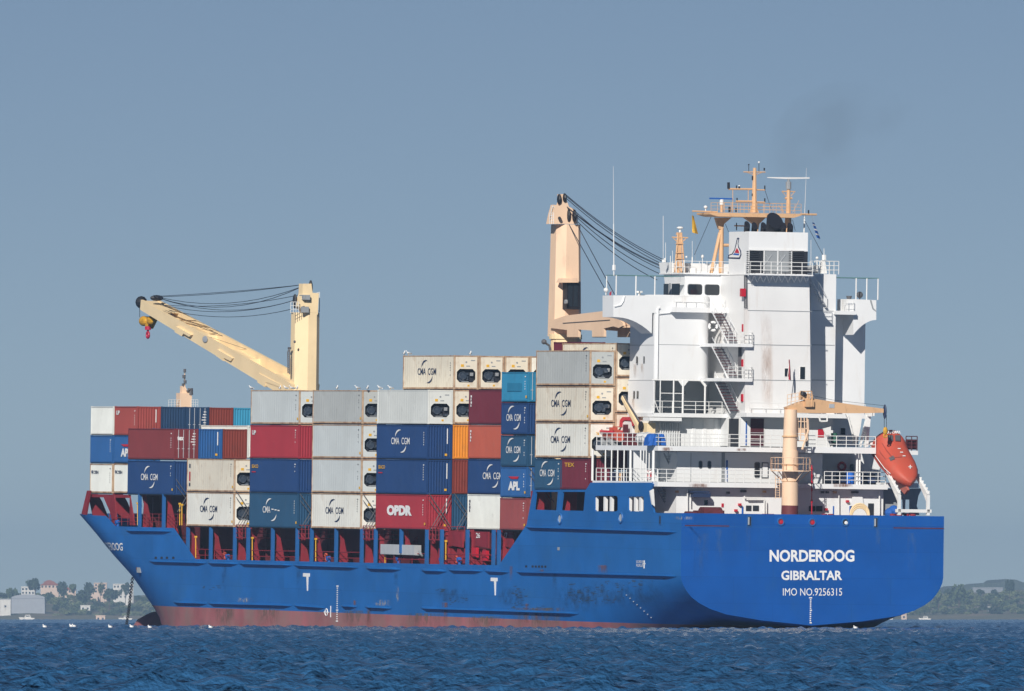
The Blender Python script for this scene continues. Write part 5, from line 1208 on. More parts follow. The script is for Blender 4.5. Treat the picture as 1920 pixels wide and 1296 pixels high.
# forward crane's jib: luffed up towards the bow, two girders joined at the tip
yn = c1y+1.3
root_t = S(548, 722, yn); tip_t = S(266, 563, yn-.35)
def jib(par, root_n, tip_n, root_f, tip_f, h0, h1, m):
    mb = MB(); beam(mb, root_n, tip_n, .28, h0, h1); j = mb.build('jib', m, par); mb = MB(); beam(mb, root_f, tip_f, .28, h0, h1); mb.build('jib_girder', m, j)
    return j
rn = root_t-Vector((0,0,.7)); tn = tip_t-Vector((0,0,.45)); rf = rn+Vector((0,-2.6,0)); tf = tn+Vector((0,-1.7,0))
j1 = jib(cr, rn, tn, rf, tf, 1.6, 1.0, M['cream'])
for_, mb = 0, MB()
n = 26; u_ = (tn-rn).normalized(); upj = Vector((0,1,0)).cross(u_).normalized()
if upj.z < 0: upj = -upj
def pl(a, b, c, d, t=.06): 
    mb.add([a, b, c, d, a-upj*t, b-upj*t, c-upj*t, d-upj*t], [(0,1,2,3),(7,6,5,4),(0,4,5,1),(1,5,6,2),(2,6,7,3),(3,7,4,0)])
bo = -upj*.55
pl(rn.lerp(tn,0)+bo, rn.lerp(tn,.97)+bo*.8, rf.lerp(tf,.97)+bo*.8, rf+bo)
mb.build('jib_floor', M['cream'], j1)
mb = MB(); pl(rn.lerp(tn,.86)+upj*.42, tn+upj*.42, tf+upj*.42, rf.lerp(tf,.86)+upj*.42)
for t in (.35, .62): a, b = rn.lerp(tn,t), rf.lerp(tf,t); beam(mb, a-upj*.1, b-upj*.1, .5, .7, .7)
mb.build('cross_beam', M['cream'], j1)
mb = MB()
for br in (((329,612),(326.5,616.7),(327.5,623),(340.5,630.7),(343.7,625.5),(354.5,631.8),(358,628)),((407,655),(404,660),(405,667.5),(418,677),(419,671),(432,677.5),(436,672)),((485,700),(482,706),(482.5,717),(496,726),(498,716.5),(527,727),(528,722))):
    mb.prism([S(x, y, yn+.16) for x, y in br], (0,-2.5,0))
mb.build('jib_bracket', M['cream'], j1)
mb = MB(); mb.ball(S(265,567,yn-.8), .5, .6, .62); mb.ball(S(294,559,yn-1), .35, .7, .3); mb.build('sheave', M['black'], j1)
mb = MB(); c = S(381, 636, yn+.2)
mb.ball((c.x, yn+.02, c.z), .7, .04, .33); mb.build('maker_plate', M['silver'], j1)
mb = MB()
def sag(mb, a, b, sg, r=.035, n=10):
    pts = [Vector(a).lerp(Vector(b), i/n)-Vector((0,0,sg*4*(i/n)*(1-i/n))) for i in range(n+1)]; mb.path(pts, r, 4)
tp = [S(285,556,yn-.6), S(296,557,yn-.9), S(298,559,yn-1.2), S(305,572,yn-.5), S(310,580,yn-1.5)]
hd = [q(568,534), q(568,537), q(566,552), q(556,562), q(546,580)]
for a, b, sg in ((tp[0],hd[0],.12),(tp[1],hd[0],.18),(tp[1],hd[1],1.1),(tp[2],hd[1],1.4),(tp[3],hd[2],.5),(tp[2],hd[3],1.1),(tp[3],hd[3],.9),(tp[4],hd[4],.75)): sag(mb, a, b, sg)
for t0, t1 in ((.9,.62),(.86,.56),(.78,.6),(.6,.42)): mb.tube(rn.lerp(tn,t0)+upj*.5, rf.lerp(tf,t1)+upj*.5, .02, 4)
mb.build('hoist_cable', M['wire'], cr)
mb = MB(); hx = S(276, 602, yn-.8)
mb.ball(hx+Vector((.9,0,0)), 1.0, .38, .5, 16, 8); mb.prism([hx+Vector((-1.6,.1,.35)), hx+Vector((.2,.1,.45)), hx+Vector((.6,.1,-.2)), hx+Vector((-.1,.1,-.75)), hx+Vector((-.6,.1,-.4))], (0,-.7,0)); hk = mb.build('hook_block', M['ylw2'], cr)
mb = MB(); mb.ball(hx+Vector((-1.0,.02,.05)), .75, .34, .44, 16, 8); mb.build('pulley', M['ylw2'], hk)
mb = MB(); a = S(277.5, 612, yn-.8); mb.tube(a, a-Vector((0,0,.35)), .32, 8); mb.tube(a-Vector((0,0,.35)), a-Vector((0,0,.55)), .12); mb.torus(a-Vector((0,0,.85)), .28, .12, 'Y', 14, 6); mb.build('hook', M['hook'], hk)
mb = MB(); mb.tube(S(262,570,yn-.8), S(262,595,yn-.8), .03, 4); mb.tube(S(289.5,580,yn-.8), S(289,593,yn-.8), .03, 4); mb.build('hoist_cable', M['wire'], cr)

# aft crane, slewed aft, jib resting low behind the bridge
C2 = 56.0; P2 = M['peach']; c2y = yx(1055.0, C2)
mb = MB(); zb_ = zf(C2, c2y, 655); z1 = zf(C2, c2y, 421); zt_ = zf(C2, c2y, 598)
facet_column(mb, hexa(C2, c2y, 1.12, 1.25, .33), hexa(C2, c2y+.02, .98, 1.1, .33), zt_-1.6, z1); c2 = mb.build('deck_crane', P2, ship)
mb = MB(); mb.tube((C2, c2y-.1, ZW), (C2, c2y-.1, zf(C2,c2y,636)), 1.4, 20); mb.tube((C2, c2y-.05, zf(C2,c2y,636)), (C2, c2y-.05, zf(C2,c2y,627)), 1.5, 20); mb.build('pedestal', M['cream'], c2)
mb = MB(); q = lambda px, py, s=C2-.9: A(px, py, s)
mb.prism([q(1031,420),q(1082,420),q(1082,404),q(1078,393),q(1067,388),q(1064,380),q(1060,364),q(1052,364),q(1053,376),q(1050,386),q(1040,384),q(1035,402)], (.9,0,0)); mb.build('crane_head', P2, c2)
mb = MB(); mb.ball(q(1048.5,374), .3, .2, .5); mb.ball(q(1058.5,371), .35, .2, .42); mb.ball(q(1066,404), .3, .16, .62); mb.ball(q(1077,405,C2-1.4), .35, .18, .6); mb.tube(q(1049,409,C2-1.35), q(1049,409), .15); mb.build('sheave', M['black'], c2)
mb = MB(); mb.rail(q(1030.5,420), q(1038,420), 1.0, 2, 4, .03); mb.path([q(1033,398), q(1036,386), q(1040,390)], .035, 4); mb.path([q(1083,425), q(1083,400)], .035, 4); mb.build('railing', M['white2'], c2)
mb = MB(); mb.ab(C2-1.9, 1057.5, 528, 1083, 580, 1.0); cb = mb.build('crane_cab', M['black'], c2)
mb = MB(); mb.ab(C2-1.94, 1060, 533, 1068, 575, .03); mb.ab(C2-1.94, 1070, 533, 1078, 575, .03); mb.build('pane', M['glass'], cb)
mb = MB(); mb.tube(A(1059,566,C2-2.3), A(1063,566,C2-2.3), .2); mb.build('horn', M['grey'], cb)
mb = MB(); mb.prism([A(1053,530,C2-2.3),A(1057,522,C2-2.3),A(1082,522,C2-2.3),A(1085,530,C2-2.3)], (1.3,0,0)); mb.build('cab_roof', P2, cb)
yj = c2y+1.5
def Sj(px, py): return S(px, py, yj)
p1 = [Sj(1031,602),Sj(1060,592),Sj(1130,583.5),Sj(1145,585),Sj(1168,606),Sj(1168,611),Sj(1160,615),Sj(1150,612),Sj(1132,616),Sj(1132,631.5),Sj(1110,631.5),Sj(1110,620),Sj(1084,618),Sj(1084,632),Sj(1063,632),Sj(1063,619),Sj(1031,615)]
mb = MB(); mb.prism(p1, (0,-.25,0)); j2 = mb.build('jib', P2, c2)
mb = MB(); mb.prism([p-Vector((0,2.5,0)) for p in p1], (0,-.25,0)); mb.build('jib_girder', P2, j2)
mb = MB(); tA = Sj(1150, 600); tB = Vector((24.0, c2y, tA.z-.6)); beam(mb, tA+Vector((0,-1.3,0)), tB, 1.8, 1.0, .8); mb.build('jib_tip', P2, j2)
mb = MB(); mb.tube(Sj(1056,606)+Vector((0,.03,0)), Sj(1144,600)+Vector((0,.03,0)), .04, 4); mb.build('cable_tray', M['etext'], j2)
mb = MB(); mb.box(Sj(1063,0).x, Sj(1145,0).x, yj-2.6, yj-.2, Sj(1100,611).z, Sj(1100,614).z); mb.build('jib_floor', P2, j2)
mb = MB(); T = Vector((24.5, c2y, tB.z+.6))
for (px, py, ex, ey) in ((1062,366,1250,490),(1063,369,1250,494),(1063,373,1245,497),(1063,388,1240,498),(1064,390,1240,500),(1080,398,1238,504),(1082,408,1236,513),(1083,416,1232,525)):
    a = q(px, py); d = A(ex, ey, 27.0); sag(mb, a, d, .45, .035)
mb.tube(q(1067,421), q(1133,540,38), .035, 4); mb.tube(q(1084,425), q(1152,552,32), .035, 4)
mb.build('hoist_cable', M['wire'], c2)
mb = MB(); mb.path([A(1022,643,C2),A(1030,648,C2),A(1032,660,C2)], .1, 6); mb.ball(A(1020,641,C2), .25); mb.build('flood_light', M['etext'], c2)

# provision crane on the poop
SP = 3.4; Pm = M['peach']
def colm(y0, y1, r0, r1, m=Pm, name='provision_crane', par=ship, px0=1480, px1=1480):
    a, b = A(px0, y0, SP), A(px1, y1, SP); mb = MB(); mb.tube(a, b, r0, 28, r1); o = mb.build(name, m, par); smooth_by_angle(o, 40); return o
pc = colm(948, 845, .74, .70, px0=1481, px1=1482)
colm(966, 948, .74, .74, mat('crane_base_red', (.14,.03,.035), .6), 'crane_base', pc, 1480.5, 1481)
colm(845, 768, .64, .56, Pm, 'upper_column', pc, 1481, 1482.5)
mb = MB(); mb.tube(A(1481.3,820,SP), A(1481.3,817,SP), .70, 24); mb.tube(A(1481.6,873,SP), A(1481.6,871,SP), .76, 24); mb.tube(A(1481.5,903,SP), A(1481.5,902,SP), .77, 24); mb.build('collar', M['mast'], pc)
zpl = zA(882, SP, 1481); cy_ = yx(1481.5, SP)
mb = MB(); nn = 12; pts = [(SP+1.75*math.cos(2*math.pi*i/nn+.26), cy_+1.75*math.sin(2*math.pi*i/nn+.26), zpl) for i in range(nn)]
mb.prism(pts, (0,0,-.1), [[(SP+.74*math.cos(2*math.pi*i/nn), cy_+.74*math.sin(2*math.pi*i/nn), zpl) for i in range(nn)]]); cp = mb.build('crane_platform', Pm, pc)
mb = MB()
for i in range(nn): mb.rail(pts[i], pts[(i+1) % nn], 1.1, 1, 2, .03)
for i in range(0, nn, 2): mb.tube(pts[i], (SP+.74*math.cos(2*math.pi*i/nn+.26), cy_+.74*math.sin(2*math.pi*i/nn+.26), zpl-.9), .05, 5)
mb.build('railing', Pm, cp)
mb = MB(); mb.path([A(1454,893,SP), A(1454,935,SP)], .035, 4); mb.path([A(1462,893,SP), A(1462,935,SP)], .035, 4)
for i in range(9): mb.tube(A(1454,897+i*4.5,SP), A(1462,897+i*4.5,SP), .03, 4)
mb.build('vertical_ladder', Pm, pc)
mb = MB(); rnd = random.Random(4)
for x0 in (1491, 1496, 1502, 1508, 1513): mb.tube(A(x0,783,SP), A(x0+rnd.uniform(-1,2),828-rnd.uniform(0,10),SP), .05, 5)
for y in (790, 803, 815, 826): mb.tube(A(1488,y,SP), A(1513,y+1,SP), .045, 5)
mb.tube(A(1516,806,SP), A(1504,843,SP), .09, 5); mb.tube(A(1515,786,SP), A(1516,812,SP), .06, 5); mb.ab(SP, 1487, 803, 1506, 812, .8)
mb.build('access_ladder', Pm, pc)
mb = MB(); mb.ab(SP+.2, 1493, 787, 1512, 812, .3); mb.build('winch', M['etext'], pc)
mb = MB(); mb.prism([A(1478,770,SP-.3),A(1475,764,SP-.3),A(1500,754,SP-.3),A(1524,747.5,SP-.3),A(1600,759,SP-.3),A(1657,766.5,SP-.3),A(1657,774,SP-.3),A(1622,775,SP-.3),A(1530,775,SP-.3),A(1492,774,SP-.3)], (.7,0,0)); jb = mb.build('jib', M['mast'], pc)
mb = MB(); mb.ball(A(1659,772,SP), .3, .13, .65); mb.build('sheave', M['dtext'], jb)
mb = MB(); mb.ab(SP-.5, 1503, 738, 1516, 750, 1.0); mb.ab(SP-.6, 1508, 750, 1524, 763, .4); mb.path([A(1523,740,SP-.6), A(1523,762,SP-.6)], .07); mb.rail(A(1500,749,SP-.5), A(1522,749,SP-.5), .7, 3, 3, .05); mb.build('winch_housing', M['mast'], jb)
mb = MB(); mb.tube(A(1505,741,SP-.6), A(1507,735,SP-.6), .25, 10); mb.build('winch_drum', M['black'], jb)
mb = MB(); mb.rail(A(1476,762,SP-.3), A(1498,758,SP-.3), 1.0, 3, 3, .03); mb.build('railing', Pm, jb)
mb = MB(); mb.ab(SP-.33, 1552, 757.5, 1562, 765, .03); mb.build('maker_plate', M['silver'], jb)
mb = MB(); mb.path([A(1505,738,SP-.3), A(1560,750,SP-.3), A(1659,761,SP-.3)], .02, 4); mb.path([A(1658,778,SP), A(1658,803,SP)], .025, 4); mb.path([A(1662,778,SP), A(1662,803,SP)], .025, 4); mb.build('hoist_cable', M['wire'], pc)
mb = MB(); mb.ball(A(1660,808,SP), .14, .22, .35); mb.torus(A(1660,817,SP), .16, .06, 'X', 12, 5); mb.build('hook', M['ylw2'], pc)
# jib rest post and boat davit frame at the after end of the upper deck
mb = MB(); mb.prism([A(1622,838,6.2),A(1628,838,6.2),A(1633,780,6.2),A(1625,780,6.2)], (.35,0,0)); mb.prism([A(1612,838,6.2),A(1615,838,6.2),A(1626,790,6.2),A(1623,790,6.2)], (.25,0,0)); mb.ab(5.9, 1626.5, 768, 1633, 781, .8); mb.ab(5.9, 1635, 768, 1637.5, 780, .8); mb.build('jib_rest', M['white2'], ship)
mb = MB(); mb.prism([A(1586,777,7.5),A(1617,777,7.5),A(1614,800,7.5),A(1608,830,7.5),A(1600,832,7.5),A(1598,800,7.5)], (.2,0,0)); mb.tube(A(1590,780,7.4), A(1602,828,7.4), .08); mb.build('davit_frame', M['white2'], ship)
mb = MB(); mb.path([A(1536,781,8.6),A(1538,790,8.6),A(1551,790,8.6),A(1551,779,8.6)], .08); mb.prism([A(1543,804,8),A(1558,800,8),A(1558,838,8)], (.1,0,0)); mb.build('davit_frame', M['white2'], ship)
mb = MB(); mb.tube(A(1563,836,9), A(1563,812,9), .32, 10); mb.build('ventilator', M['green'], ship)
# red flag staff mast forward of the crane
mb = MB(); mb.tube(A(1522,964,5.2), A(1522,872,5.2), .05, 6); 
for y in (880, 893, 905, 918, 940): mb.tube(A(1522,y+3,5.2), A(1522,y-3,5.2), .1, 6)
mb.build('stern_light_mast', M['fire'], ship)
# ---------------------------------------------------------------- boat ramp
RY0, RY1 = yx(1685, .9), yx(1741, .7); ang = R(34)
mb = MB(); mr = M['white2']
for y, xt, yt, xbm, ybm in ((RY0,1638,846,1685,928),(RY1,1706,868,1741,929)):
    sb_ = .8; pb = Vector((sb_, y, A(xbm, ybm, sb_).z)); 
    xs = sb_+ (A(xt,yt,6).x-0)*0 + (5.2 if y == RY0 else 4.1); pt_ = Vector((xs, y, zf(xs, y, yt)))
    beam(mb, pb, pt_, .24, .3, .3)
    zf0 = zA(966, .8, 1700)
    mb.box(sb_-.1, sb_+.15, y-.13, y+.13, zf0, pb.z); beam(mb, (sb_+.1, y, zf0+1.2), pb.lerp(pt_, .55), .16, .2, .2)
    for i in range(9): t = pb.lerp(pt_, .05+i*.105); mb.box(t.x-.08, t.x+.08, y-.2, y+.08, t.z+.1, t.z+.26)
mb.box(.7, .95, RY1-.3, RY0+.3, zA(961, .8, 1700), zA(955, .8, 1700)); mb.build('boat_ramp', mr, ship)
# ---------------------------------------------------------------- the free-fall lifeboat
bc = Vector((4.2, (RY0+RY1)/2+.12, zf(4.2, (RY0+RY1)/2, 869)))
bd = Vector((-math.cos(R(29)), 0, -math.sin(R(29)))); bu = Vector((-math.sin(R(29)), 0, math.cos(R(29)))); bl = Vector((0, 1, 0))
LB = thing('lifeboat', 'orange enclosed lifeboat hanging nose down on the white ramp at the stern', 'lifeboat', SHIP)
prof = [(-2.75,.9,-.55,.95),(-2.6,1.12,-.8,1.55),(-2.2,1.22,-.95,1.95),(-1.5,1.28,-1.0,2.0),(-1.1,1.3,-1.02,1.35),(-.3,1.3,-1.05,1.15),(.6,1.28,-1.05,1.0),(1.5,1.12,-1.0,.80),(2.2,.82,-.85,.55),(2.7,.42,-.6,.28),(2.95,.08,-.35,.0)]
vs = []; fs = []; nn = 20
prof = [(a*1.16, b*1.19, c*1.0, d*1.0) for a, b, c, d in prof]; BK = 1.28
for t, w_, lo, hi in prof:
    for i in range(nn):
        a = 2*math.pi*i/nn; ca, sa = math.cos(a), math.sin(a); e = .78
        y = w_*math.copysign(abs(ca)**e, ca); top = sa > 0
        cab = t < -1.7 and top
        if cab: y = w_*math.copysign(abs(ca)**.6, ca)*(1-.38*abs(sa)**2)
        z = (hi*abs(sa)**(.8)) if top else lo*abs(sa)**.9
        if not top: y *= 1-.35*abs(sa)**2
        vs.append(bc+bd*t+bl*y+bu*z)
for k in range(len(prof)-1):
    for i in range(nn): fs.append((k*nn+i, (k+1)*nn+i, (k+1)*nn+(i+1) % nn, k*nn+(i+1) % nn))
fs.append(tuple(range(nn))); fs.append(tuple(reversed(range((len(prof)-1)*nn, len(prof)*nn))))
mb = MB(); mb.add(vs, fs); o = mb.build('hull', M['orange'], LB); smooth_by_angle(o, 38)
def bp(t, y, z): return bc+bd*(t*1.16)+bl*(y*1.19)+bu*(z*1.0)
mb = MB(); mb.prism([bp(-1.2,0,-.9), bp(2.6,0,-.5), bp(3.05,0,-.7), bp(2.7,0,-1.35), bp(1.5,0,-1.4), bp(-1.2,0,-1.15)], (0,.2,0)); mb.build('keel', mat('boat_keel', (.42,.12,.09), .5), LB)
mb = MB(); mb.path([bp(-2.6,1.15,.05), bp(-1,1.33,.03), bp(.8,1.3,.0), bp(1.6,1.12,-.02)], .035, 5); mb.path([bp(-2.6,-1.15,.05), bp(-1,-1.33,.03), bp(.8,-1.3,.0)], .035, 5); mb.build('grab_line', M['ltext'], LB)
for y in (.38, -.22):
    mb = MB(); a = bp(-1.36, y, 1.78); mb.add([bp(-1.33,y+.2,1.80), bp(-1.33,y-.2,1.80), bp(-1.12,y-.2,1.45), bp(-1.12,y+.2,1.45)], [(0,1,2,3)]); mb2 = MB(); mb2.prism([bp(-1.42,y+.2,1.92), bp(-1.42,y-.2,1.92), bp(-1.17,y-.2,1.52), bp(-1.17,y+.2,1.52)], bd*.06+bu*.03); mb2.build('window', M['etext'], LB)
mb = MB(); mb.path([bp(-2.5,.9,1.0), bp(-1.6,1.12,.75), bp(-.6,1.2,.62), bp(.3,1.15,.6), bp(.6,.75,.95), bp(.6,0,1.05)], .025, 4); mb.path([bp(-2.0,1.05,.9), bp(-1.2,.95,1.2), bp(-.3,.9,1.05), bp(.6,.75,.95)], .02, 4); mb.path([bp(1.6,.95,.1), bp(2.3,.62,.1), bp(2.9,.1,-.02)], .02, 4); mb.build('seam', mat('boat_seam', (.22,.04,.03), .6), LB)
mb = MB(); mb.path([bp(-2.2,1.25,-.25), bp(0,1.32,-.3), bp(1.4,1.14,-.3)], .06, 6); mb.build('rubbing_rail', mat('boat_rail', (.30,.06,.05), .6), LB)
mb = MB(); mb.ball(bp(-2.3,.75,1.3), .14); mb.build('search_light', M['etext'], LB)
mb = MB(); mb.ball(bp(-2.6,1.1,.3), .25, .28, .2); mb.build('vent_cover', M['ltext'], LB)
mb = MB(); mb.prism([bp(.4,.95,.78), bp(.8,.95,.72), bp(.8,.65,.95), bp(.4,.65,1.0)], bu*.05); mb.build('hatch', M['etext'], LB)
mb = MB()
for t, y in ((-.4,-.1),(0.05,-.14),(.5,-.18)): c = bp(t, y, 1.22-.16*(t+.4)); mb.box(c.x-.05, c.x+.05, c.y-.12, c.y+.12, c.z-.03, c.z+.05)
c = bp(1.75, -.25, .80); mb.box(c.x-.05, c.x+.0, c.y-.18, c.y+.18, c.z-.03, c.z+.03); mb.box(c.x-.05, c.x+.0, c.y-.04, c.y+.04, c.z-.16, c.z+.16); mb.build('reflector', M['ltext'], LB)
a = bp(-1.55, .72, 1.98); mb = MB(); put_text(mb, 'ZOOM1', a, Vector((0,-1,0)), (bu*.35-bd*.94).normalized(), 1.45, .34, .03); mb.build('lettering', M['ltext'], LB)
# ---------------------------------------------------------------- rescue boat, davit, blue tarpaulin
YR = 10.6
RB = thing('rescue_boat', 'small red and orange open rescue boat behind the white railing, beside the aft containers', 'boat', SHIP)
c = S(1147, 818, YR); n = 14
def rbp(px, py, y): return S(px, py, y)
vs = []; fs = []; zk = zf(c.x, YR, 829); zt_ = zf(c.x, YR, 811); lx = 1.75
for k in range(9):
    t = k/8; w_ = .85*(math.sin(math.pi*min(1, .15+t*.85)))**.5 if t < .99 else .1; xx = c.x-lx+2*lx*t; kz = zk+.55*max(0, t-.6)**1.5*3
    for i in range(7): a = math.pi*i/6; vs.append((xx, YR+w_*math.cos(a), zt_+.12*t-(zt_-kz)*math.sin(a)**.8))
for k in range(8):
    for i in range(6): fs.append((k*7+i, k*7+i+1, (k+1)*7+i+1, (k+1)*7+i))
mb = MB(); mb.add(vs, fs); mb.add([vs[i] for i in range(7)], [tuple(range(7))]); mb.build('hull', M['orange'], RB, True)
mb = MB(); mb.path([Vector(vs[k*7]) for k in range(9)], .14, 8); mb.path([Vector(vs[k*7+6]) for k in range(9)], .14, 8); mb.build('tube', M['fire'], RB)
mb = MB(); mb.box(c.x-.6, c.x-.1, YR-.3, YR+.3, zt_-.2, zt_+.45); mb.box(c.x-1.2, c.x-.9, YR-.3, YR+.3, zt_, zt_+.25); mb.build('console', M['orange'], RB)
mb = MB(); mb.path([(c.x-1.3,YR-.5,zt_),(c.x-1.4,YR-.5,zt_+.5),(c.x-1.4,YR+.5,zt_+.5),(c.x-1.3,YR+.5,zt_)], .04); mb.build('roll_bar', M['orange'], RB)
mb = MB()
for dx in (-.9, .8): mb.box(c.x+dx-.15, c.x+dx+.15, YR-.7, YR+.7, z838, zk+.35)
mb.build('boat_chock', M['grey'], ship)
# arch davit (slewing) beside it
mb = MB(); h = 9.6
mb.prism([S(1161,800,h),S(1162,788,h),S(1167,782,h),S(1184,782,h),S(1188,787,h),S(1189,798,h),S(1185,799,h),S(1183,789,h),S(1170,788,h),S(1166,792,h),S(1165,801,h)], (0,-.9,0)); dv = mb.build('launching_davit', M['fire'], ship)
mb = MB(); mb.prism([S(1163,810,h-.1),S(1166,794,h-.1),S(1171,789.5,h-.1),S(1182,790,h-.1),S(1185,799,h-.1),S(1185,812,h-.1)], (0,-.6,0)); mb.build('davit_body', M['white2'], dv)
mb = MB(); beam(mb, S(1168,745,h), S(1200,806,h), .3, .3, .45); mb.build('davit_arm', M['cream'], dv); mb = MB(); beam(mb, S(1169,742,h), S(1201,794,h), .1, .14, .18); mb.build('cable_guard', M['etext'], dv)
mb = MB(); mb.sb(h, 1188, 793, 1211, 812, .8); mb.sb(h-.1, 1192, 812, 1206, 838, .5); mb.build('winch', M['cream'], dv); mb = MB(); q = S(1203, 799, h+.1); mb.tube(q, q+Vector((0,.15,0)), .42, 14); mb.build('winch_drum', M['black'], dv)
mb = MB(); mb.sb(YP+.9, 1173, 812, 1188, 836, .8); mb.sb(YP+1.2, 1166,796,1170,838,.3); mb.build('machinery', M['dred'], ship)
t = thing('drum', 'white drum lying beside the bright blue tarpaulin on the upper side deck', 'drum', SHIP)
q = S(1212, 822, 11.4); mb = MB(); mb.tube((q.x+1.2, 11.4, z838+.62), (q.x-.6, 11.4, z838+.62), .55, 16); mb.build('shell', M['white2'], t); mb = MB(); mb.tube((q.x+1.0, 11.4, z838+.62), (q.x+.9, 11.4, z838+.62), .58, 16); mb.tube((q.x-.2, 11.4, z838+.62), (q.x-.3, 11.4, z838+.62), .58, 16); mb.box(q.x-.5, q.x+1.1, 11.1, 11.7, z838+.01, z838+.12); mb.build('hoop', M['grey'], t)
t = thing('covered_crate', 'crate under a bright blue tarpaulin on the upper side deck corner', 'crate', SHIP)
y1, y0_ = yx(1214, 6.6), yx(1243, 6.6); zt1 = zA(814, 6.6, 1230); vs = []; rnd = random.Random(2); nn = 8; mb = MB(); g = []
for k in range(nn+1):
    f_ = k/nn; row_ = []
    for (xx, zz, out) in ((6.35, z838+.03, .12), (6.4, (z838+zt1)/2, .05), (6.5, zt1-.12, 0), (6.65, zt1, 0), (7.2, zt1, 0), (7.35, zt1-.15, 0), (7.45, z838+.03, .1)):
        row_.append((xx+rnd.uniform(-.05,.05), y1+(y0_-y1)*f_+rnd.uniform(-.04,.04)+(out if f_ < .1 else -out if f_ > .9 else 0), zz+rnd.uniform(-.03,.03)-(.25 if f_ < .1 and zz > z838+.5 else 0)))
    g.append(row_)
for row_ in g: vs += row_
for k in range(nn):
    for i in range(6): fs_ = (k*7+i, k*7+i+1, (k+1)*7+i+1, (k+1)*7+i); mb.f.append(fs_)
mb.v = vs; mb.f += [tuple(range(7)), tuple(reversed(range(nn*7, nn*7+7)))]; mb.build('tarpaulin', M['tarp'], t, False)
mb = MB(); mb.box(6.6, 7.3, y0_+.15, y1-.15, z838+.01, zt1-.2); mb.build('crate', M['grey'], t); mb = MB(); mb.path([(6.33, (y0_+y1)/2, z838+.05), (6.36,(y0_+y1)/2,(z838+zt1)/2), (6.45,(y0_+y1)/2,zt1-.1), (6.7,(y0_+y1)/2,zt1+.03)], .03, 4); mb.build('rope', M['teal'], t)
for nm, x0, x1, y0, y1, z in (('upper',5.95,SF,yx(1638,5.8),B-.35,z838),('lower',5.95,SF,yx(1660,5.8),B-.35,z905),('gallery',13.8,SG,yx(1396,13.8),YP-.12,zg),('bridge',14.1,ST,yx(1396,14),yx(1262,14),zb1)):
    mb = MB(); mb.box(x0, x1, y0, y1, z+.003, z+.012); mb.build('deck_covering', M['deck'], ship)
# stains on the white paint
cs_ = lambda px, py: A(px, py, SC_-.015)
for a in [(1425,582,1449,765),(1428,640,1446,765)]: stain(cs_, *a, stain_mat('casing_stain', (.58,.44,.37), .36, .66, .38, .4, 3), 'rust_stain', cas, top=False)
ps_ = lambda px, py: S(px, py, YP+.02)
for a in [(1187,682,1193,712),(1201,682,1206,700),(1184,748,1190,770)]: stain(ps_, *a, stain_mat('wall_stain', (.50,.36,.28), .35, .6, .6, 1, 4), 'rust_stain', o_t, top=True)
db = lambda px, py: A(px, py, 5.77)
for a in [(1380,840,1400,846),(1290,906,1330,915),(1560,906,1600,914),(1240,838,1262,846)]: stain(db, *a, ST_R, 'rust_stain', sB)
# things behind the gallery posts
mb = MB(); mb.sb(10.2, 1113, 882, 1134, 904, .8); mb.build('deck_locker', M['green'], ship); mb = MB(); mb.sb(10.4, 1136, 884, 1160, 904, .8); mb.build('deck_locker', M['dtext'], ship)
mb = MB(); q = S(1164, 893, 11.3); mb.tube((q.x, 11.3, z905), (q.x, 11.3, q.z+.25), .17, 10); mb.build('ventilator', M['mast'], ship); mb = MB(); q = S(1193, 893, 11.3); mb.tube((q.x, 11.3, z905), (q.x, 11.3, q.z+.5), .09, 8); mb.build('pipe_run', M['yellow'], ship)
for k, (lab, pos, ax_, m_) in enumerate((('red lifebuoy hanging on the gallery railing next to the thick white corner post', S(1218, 891, B-.35), 'Y', 'fire'), ('dark and white lifebuoy hanging by the upper ladder under the bridge balcony', A(1337, 612, 14.4), 'X', 'white2'))):
    t = thing('lifebuoy', lab, 'lifebuoy', SHIP); mb = MB(); mb.torus(pos, .36, .11, ax_, 20, 8); mb.build('ring', M[m_], t)
    mb = MB()
    for i in range(4):
        a = math.pi/4+math.pi/2*i; d = Vector((0, math.cos(a)*.36, math.sin(a)*.36)) if ax_ == 'X' else Vector((math.cos(a)*.36, 0, math.sin(a)*.36)); mb.ball(Vector(pos)+d, .14, .14, .14, 8, 5)
    mb.build('reflective_band', M['ltext'] if k == 0 else M['etext'], t)
# ---------------------------------------------------------------- flags
def flag(label, pts, m, cat='flag', stripes=None, s=17.0):
    t = thing('flag', label, cat, SHIP); n = 10; mb = MB(); mb2 = MB()
    (ax_, ay_), (bx, by), w0, w1 = pts; rows_ = []
    for k in range(n+1):
        f_ = k/n; x = ax_+(bx-ax_)*f_; y = ay_+(by-ay_)*f_; wd = w0+(w1-w0)*f_
        rows_.append([A(x-wd/2, y, s+.12*math.sin(f_*5)), A(x, y+wd*.15, s-.25+.1*math.sin(f_*7)), A(x+wd/2, y+wd*.3, s+.1*math.cos(f_*6))])
    for k in range(n):
        tgt = mb2 if (stripes and k % 3 == 1) else mb
        for i in range(2): 
            q4 = [rows_[k][i], rows_[k][i+1], rows_[k+1][i+1], rows_[k+1][i]]; tgt.prism(q4, (.015,0,0)) if False else tgt.add(q4+[p+Vector((.02,0,0)) for p in q4], [(0,1,2,3),(7,6,5,4)])
    mb.build('cloth', m, t)
    if mb2.v: mb2.build('stripe', M['ltext'], t)
    return t
t = flag('plain yellow flag hanging limp below the left yardarm of the radar mast', ((1299,404),(1303.5,436),3,11), M['yellow'])
mb = MB(); mb.tube(A(1299,397,17), A(1299,406,17), .015, 4); mb.tube(A(1303,436,17), A(1304,492,17), .012, 4); mb.build('halyard', M['grey'], t)
t = flag('blue and white striped flag hanging limp below the right yardarm', ((1525,417),(1535,446),4,6.5), M['tarp'], stripes=True)
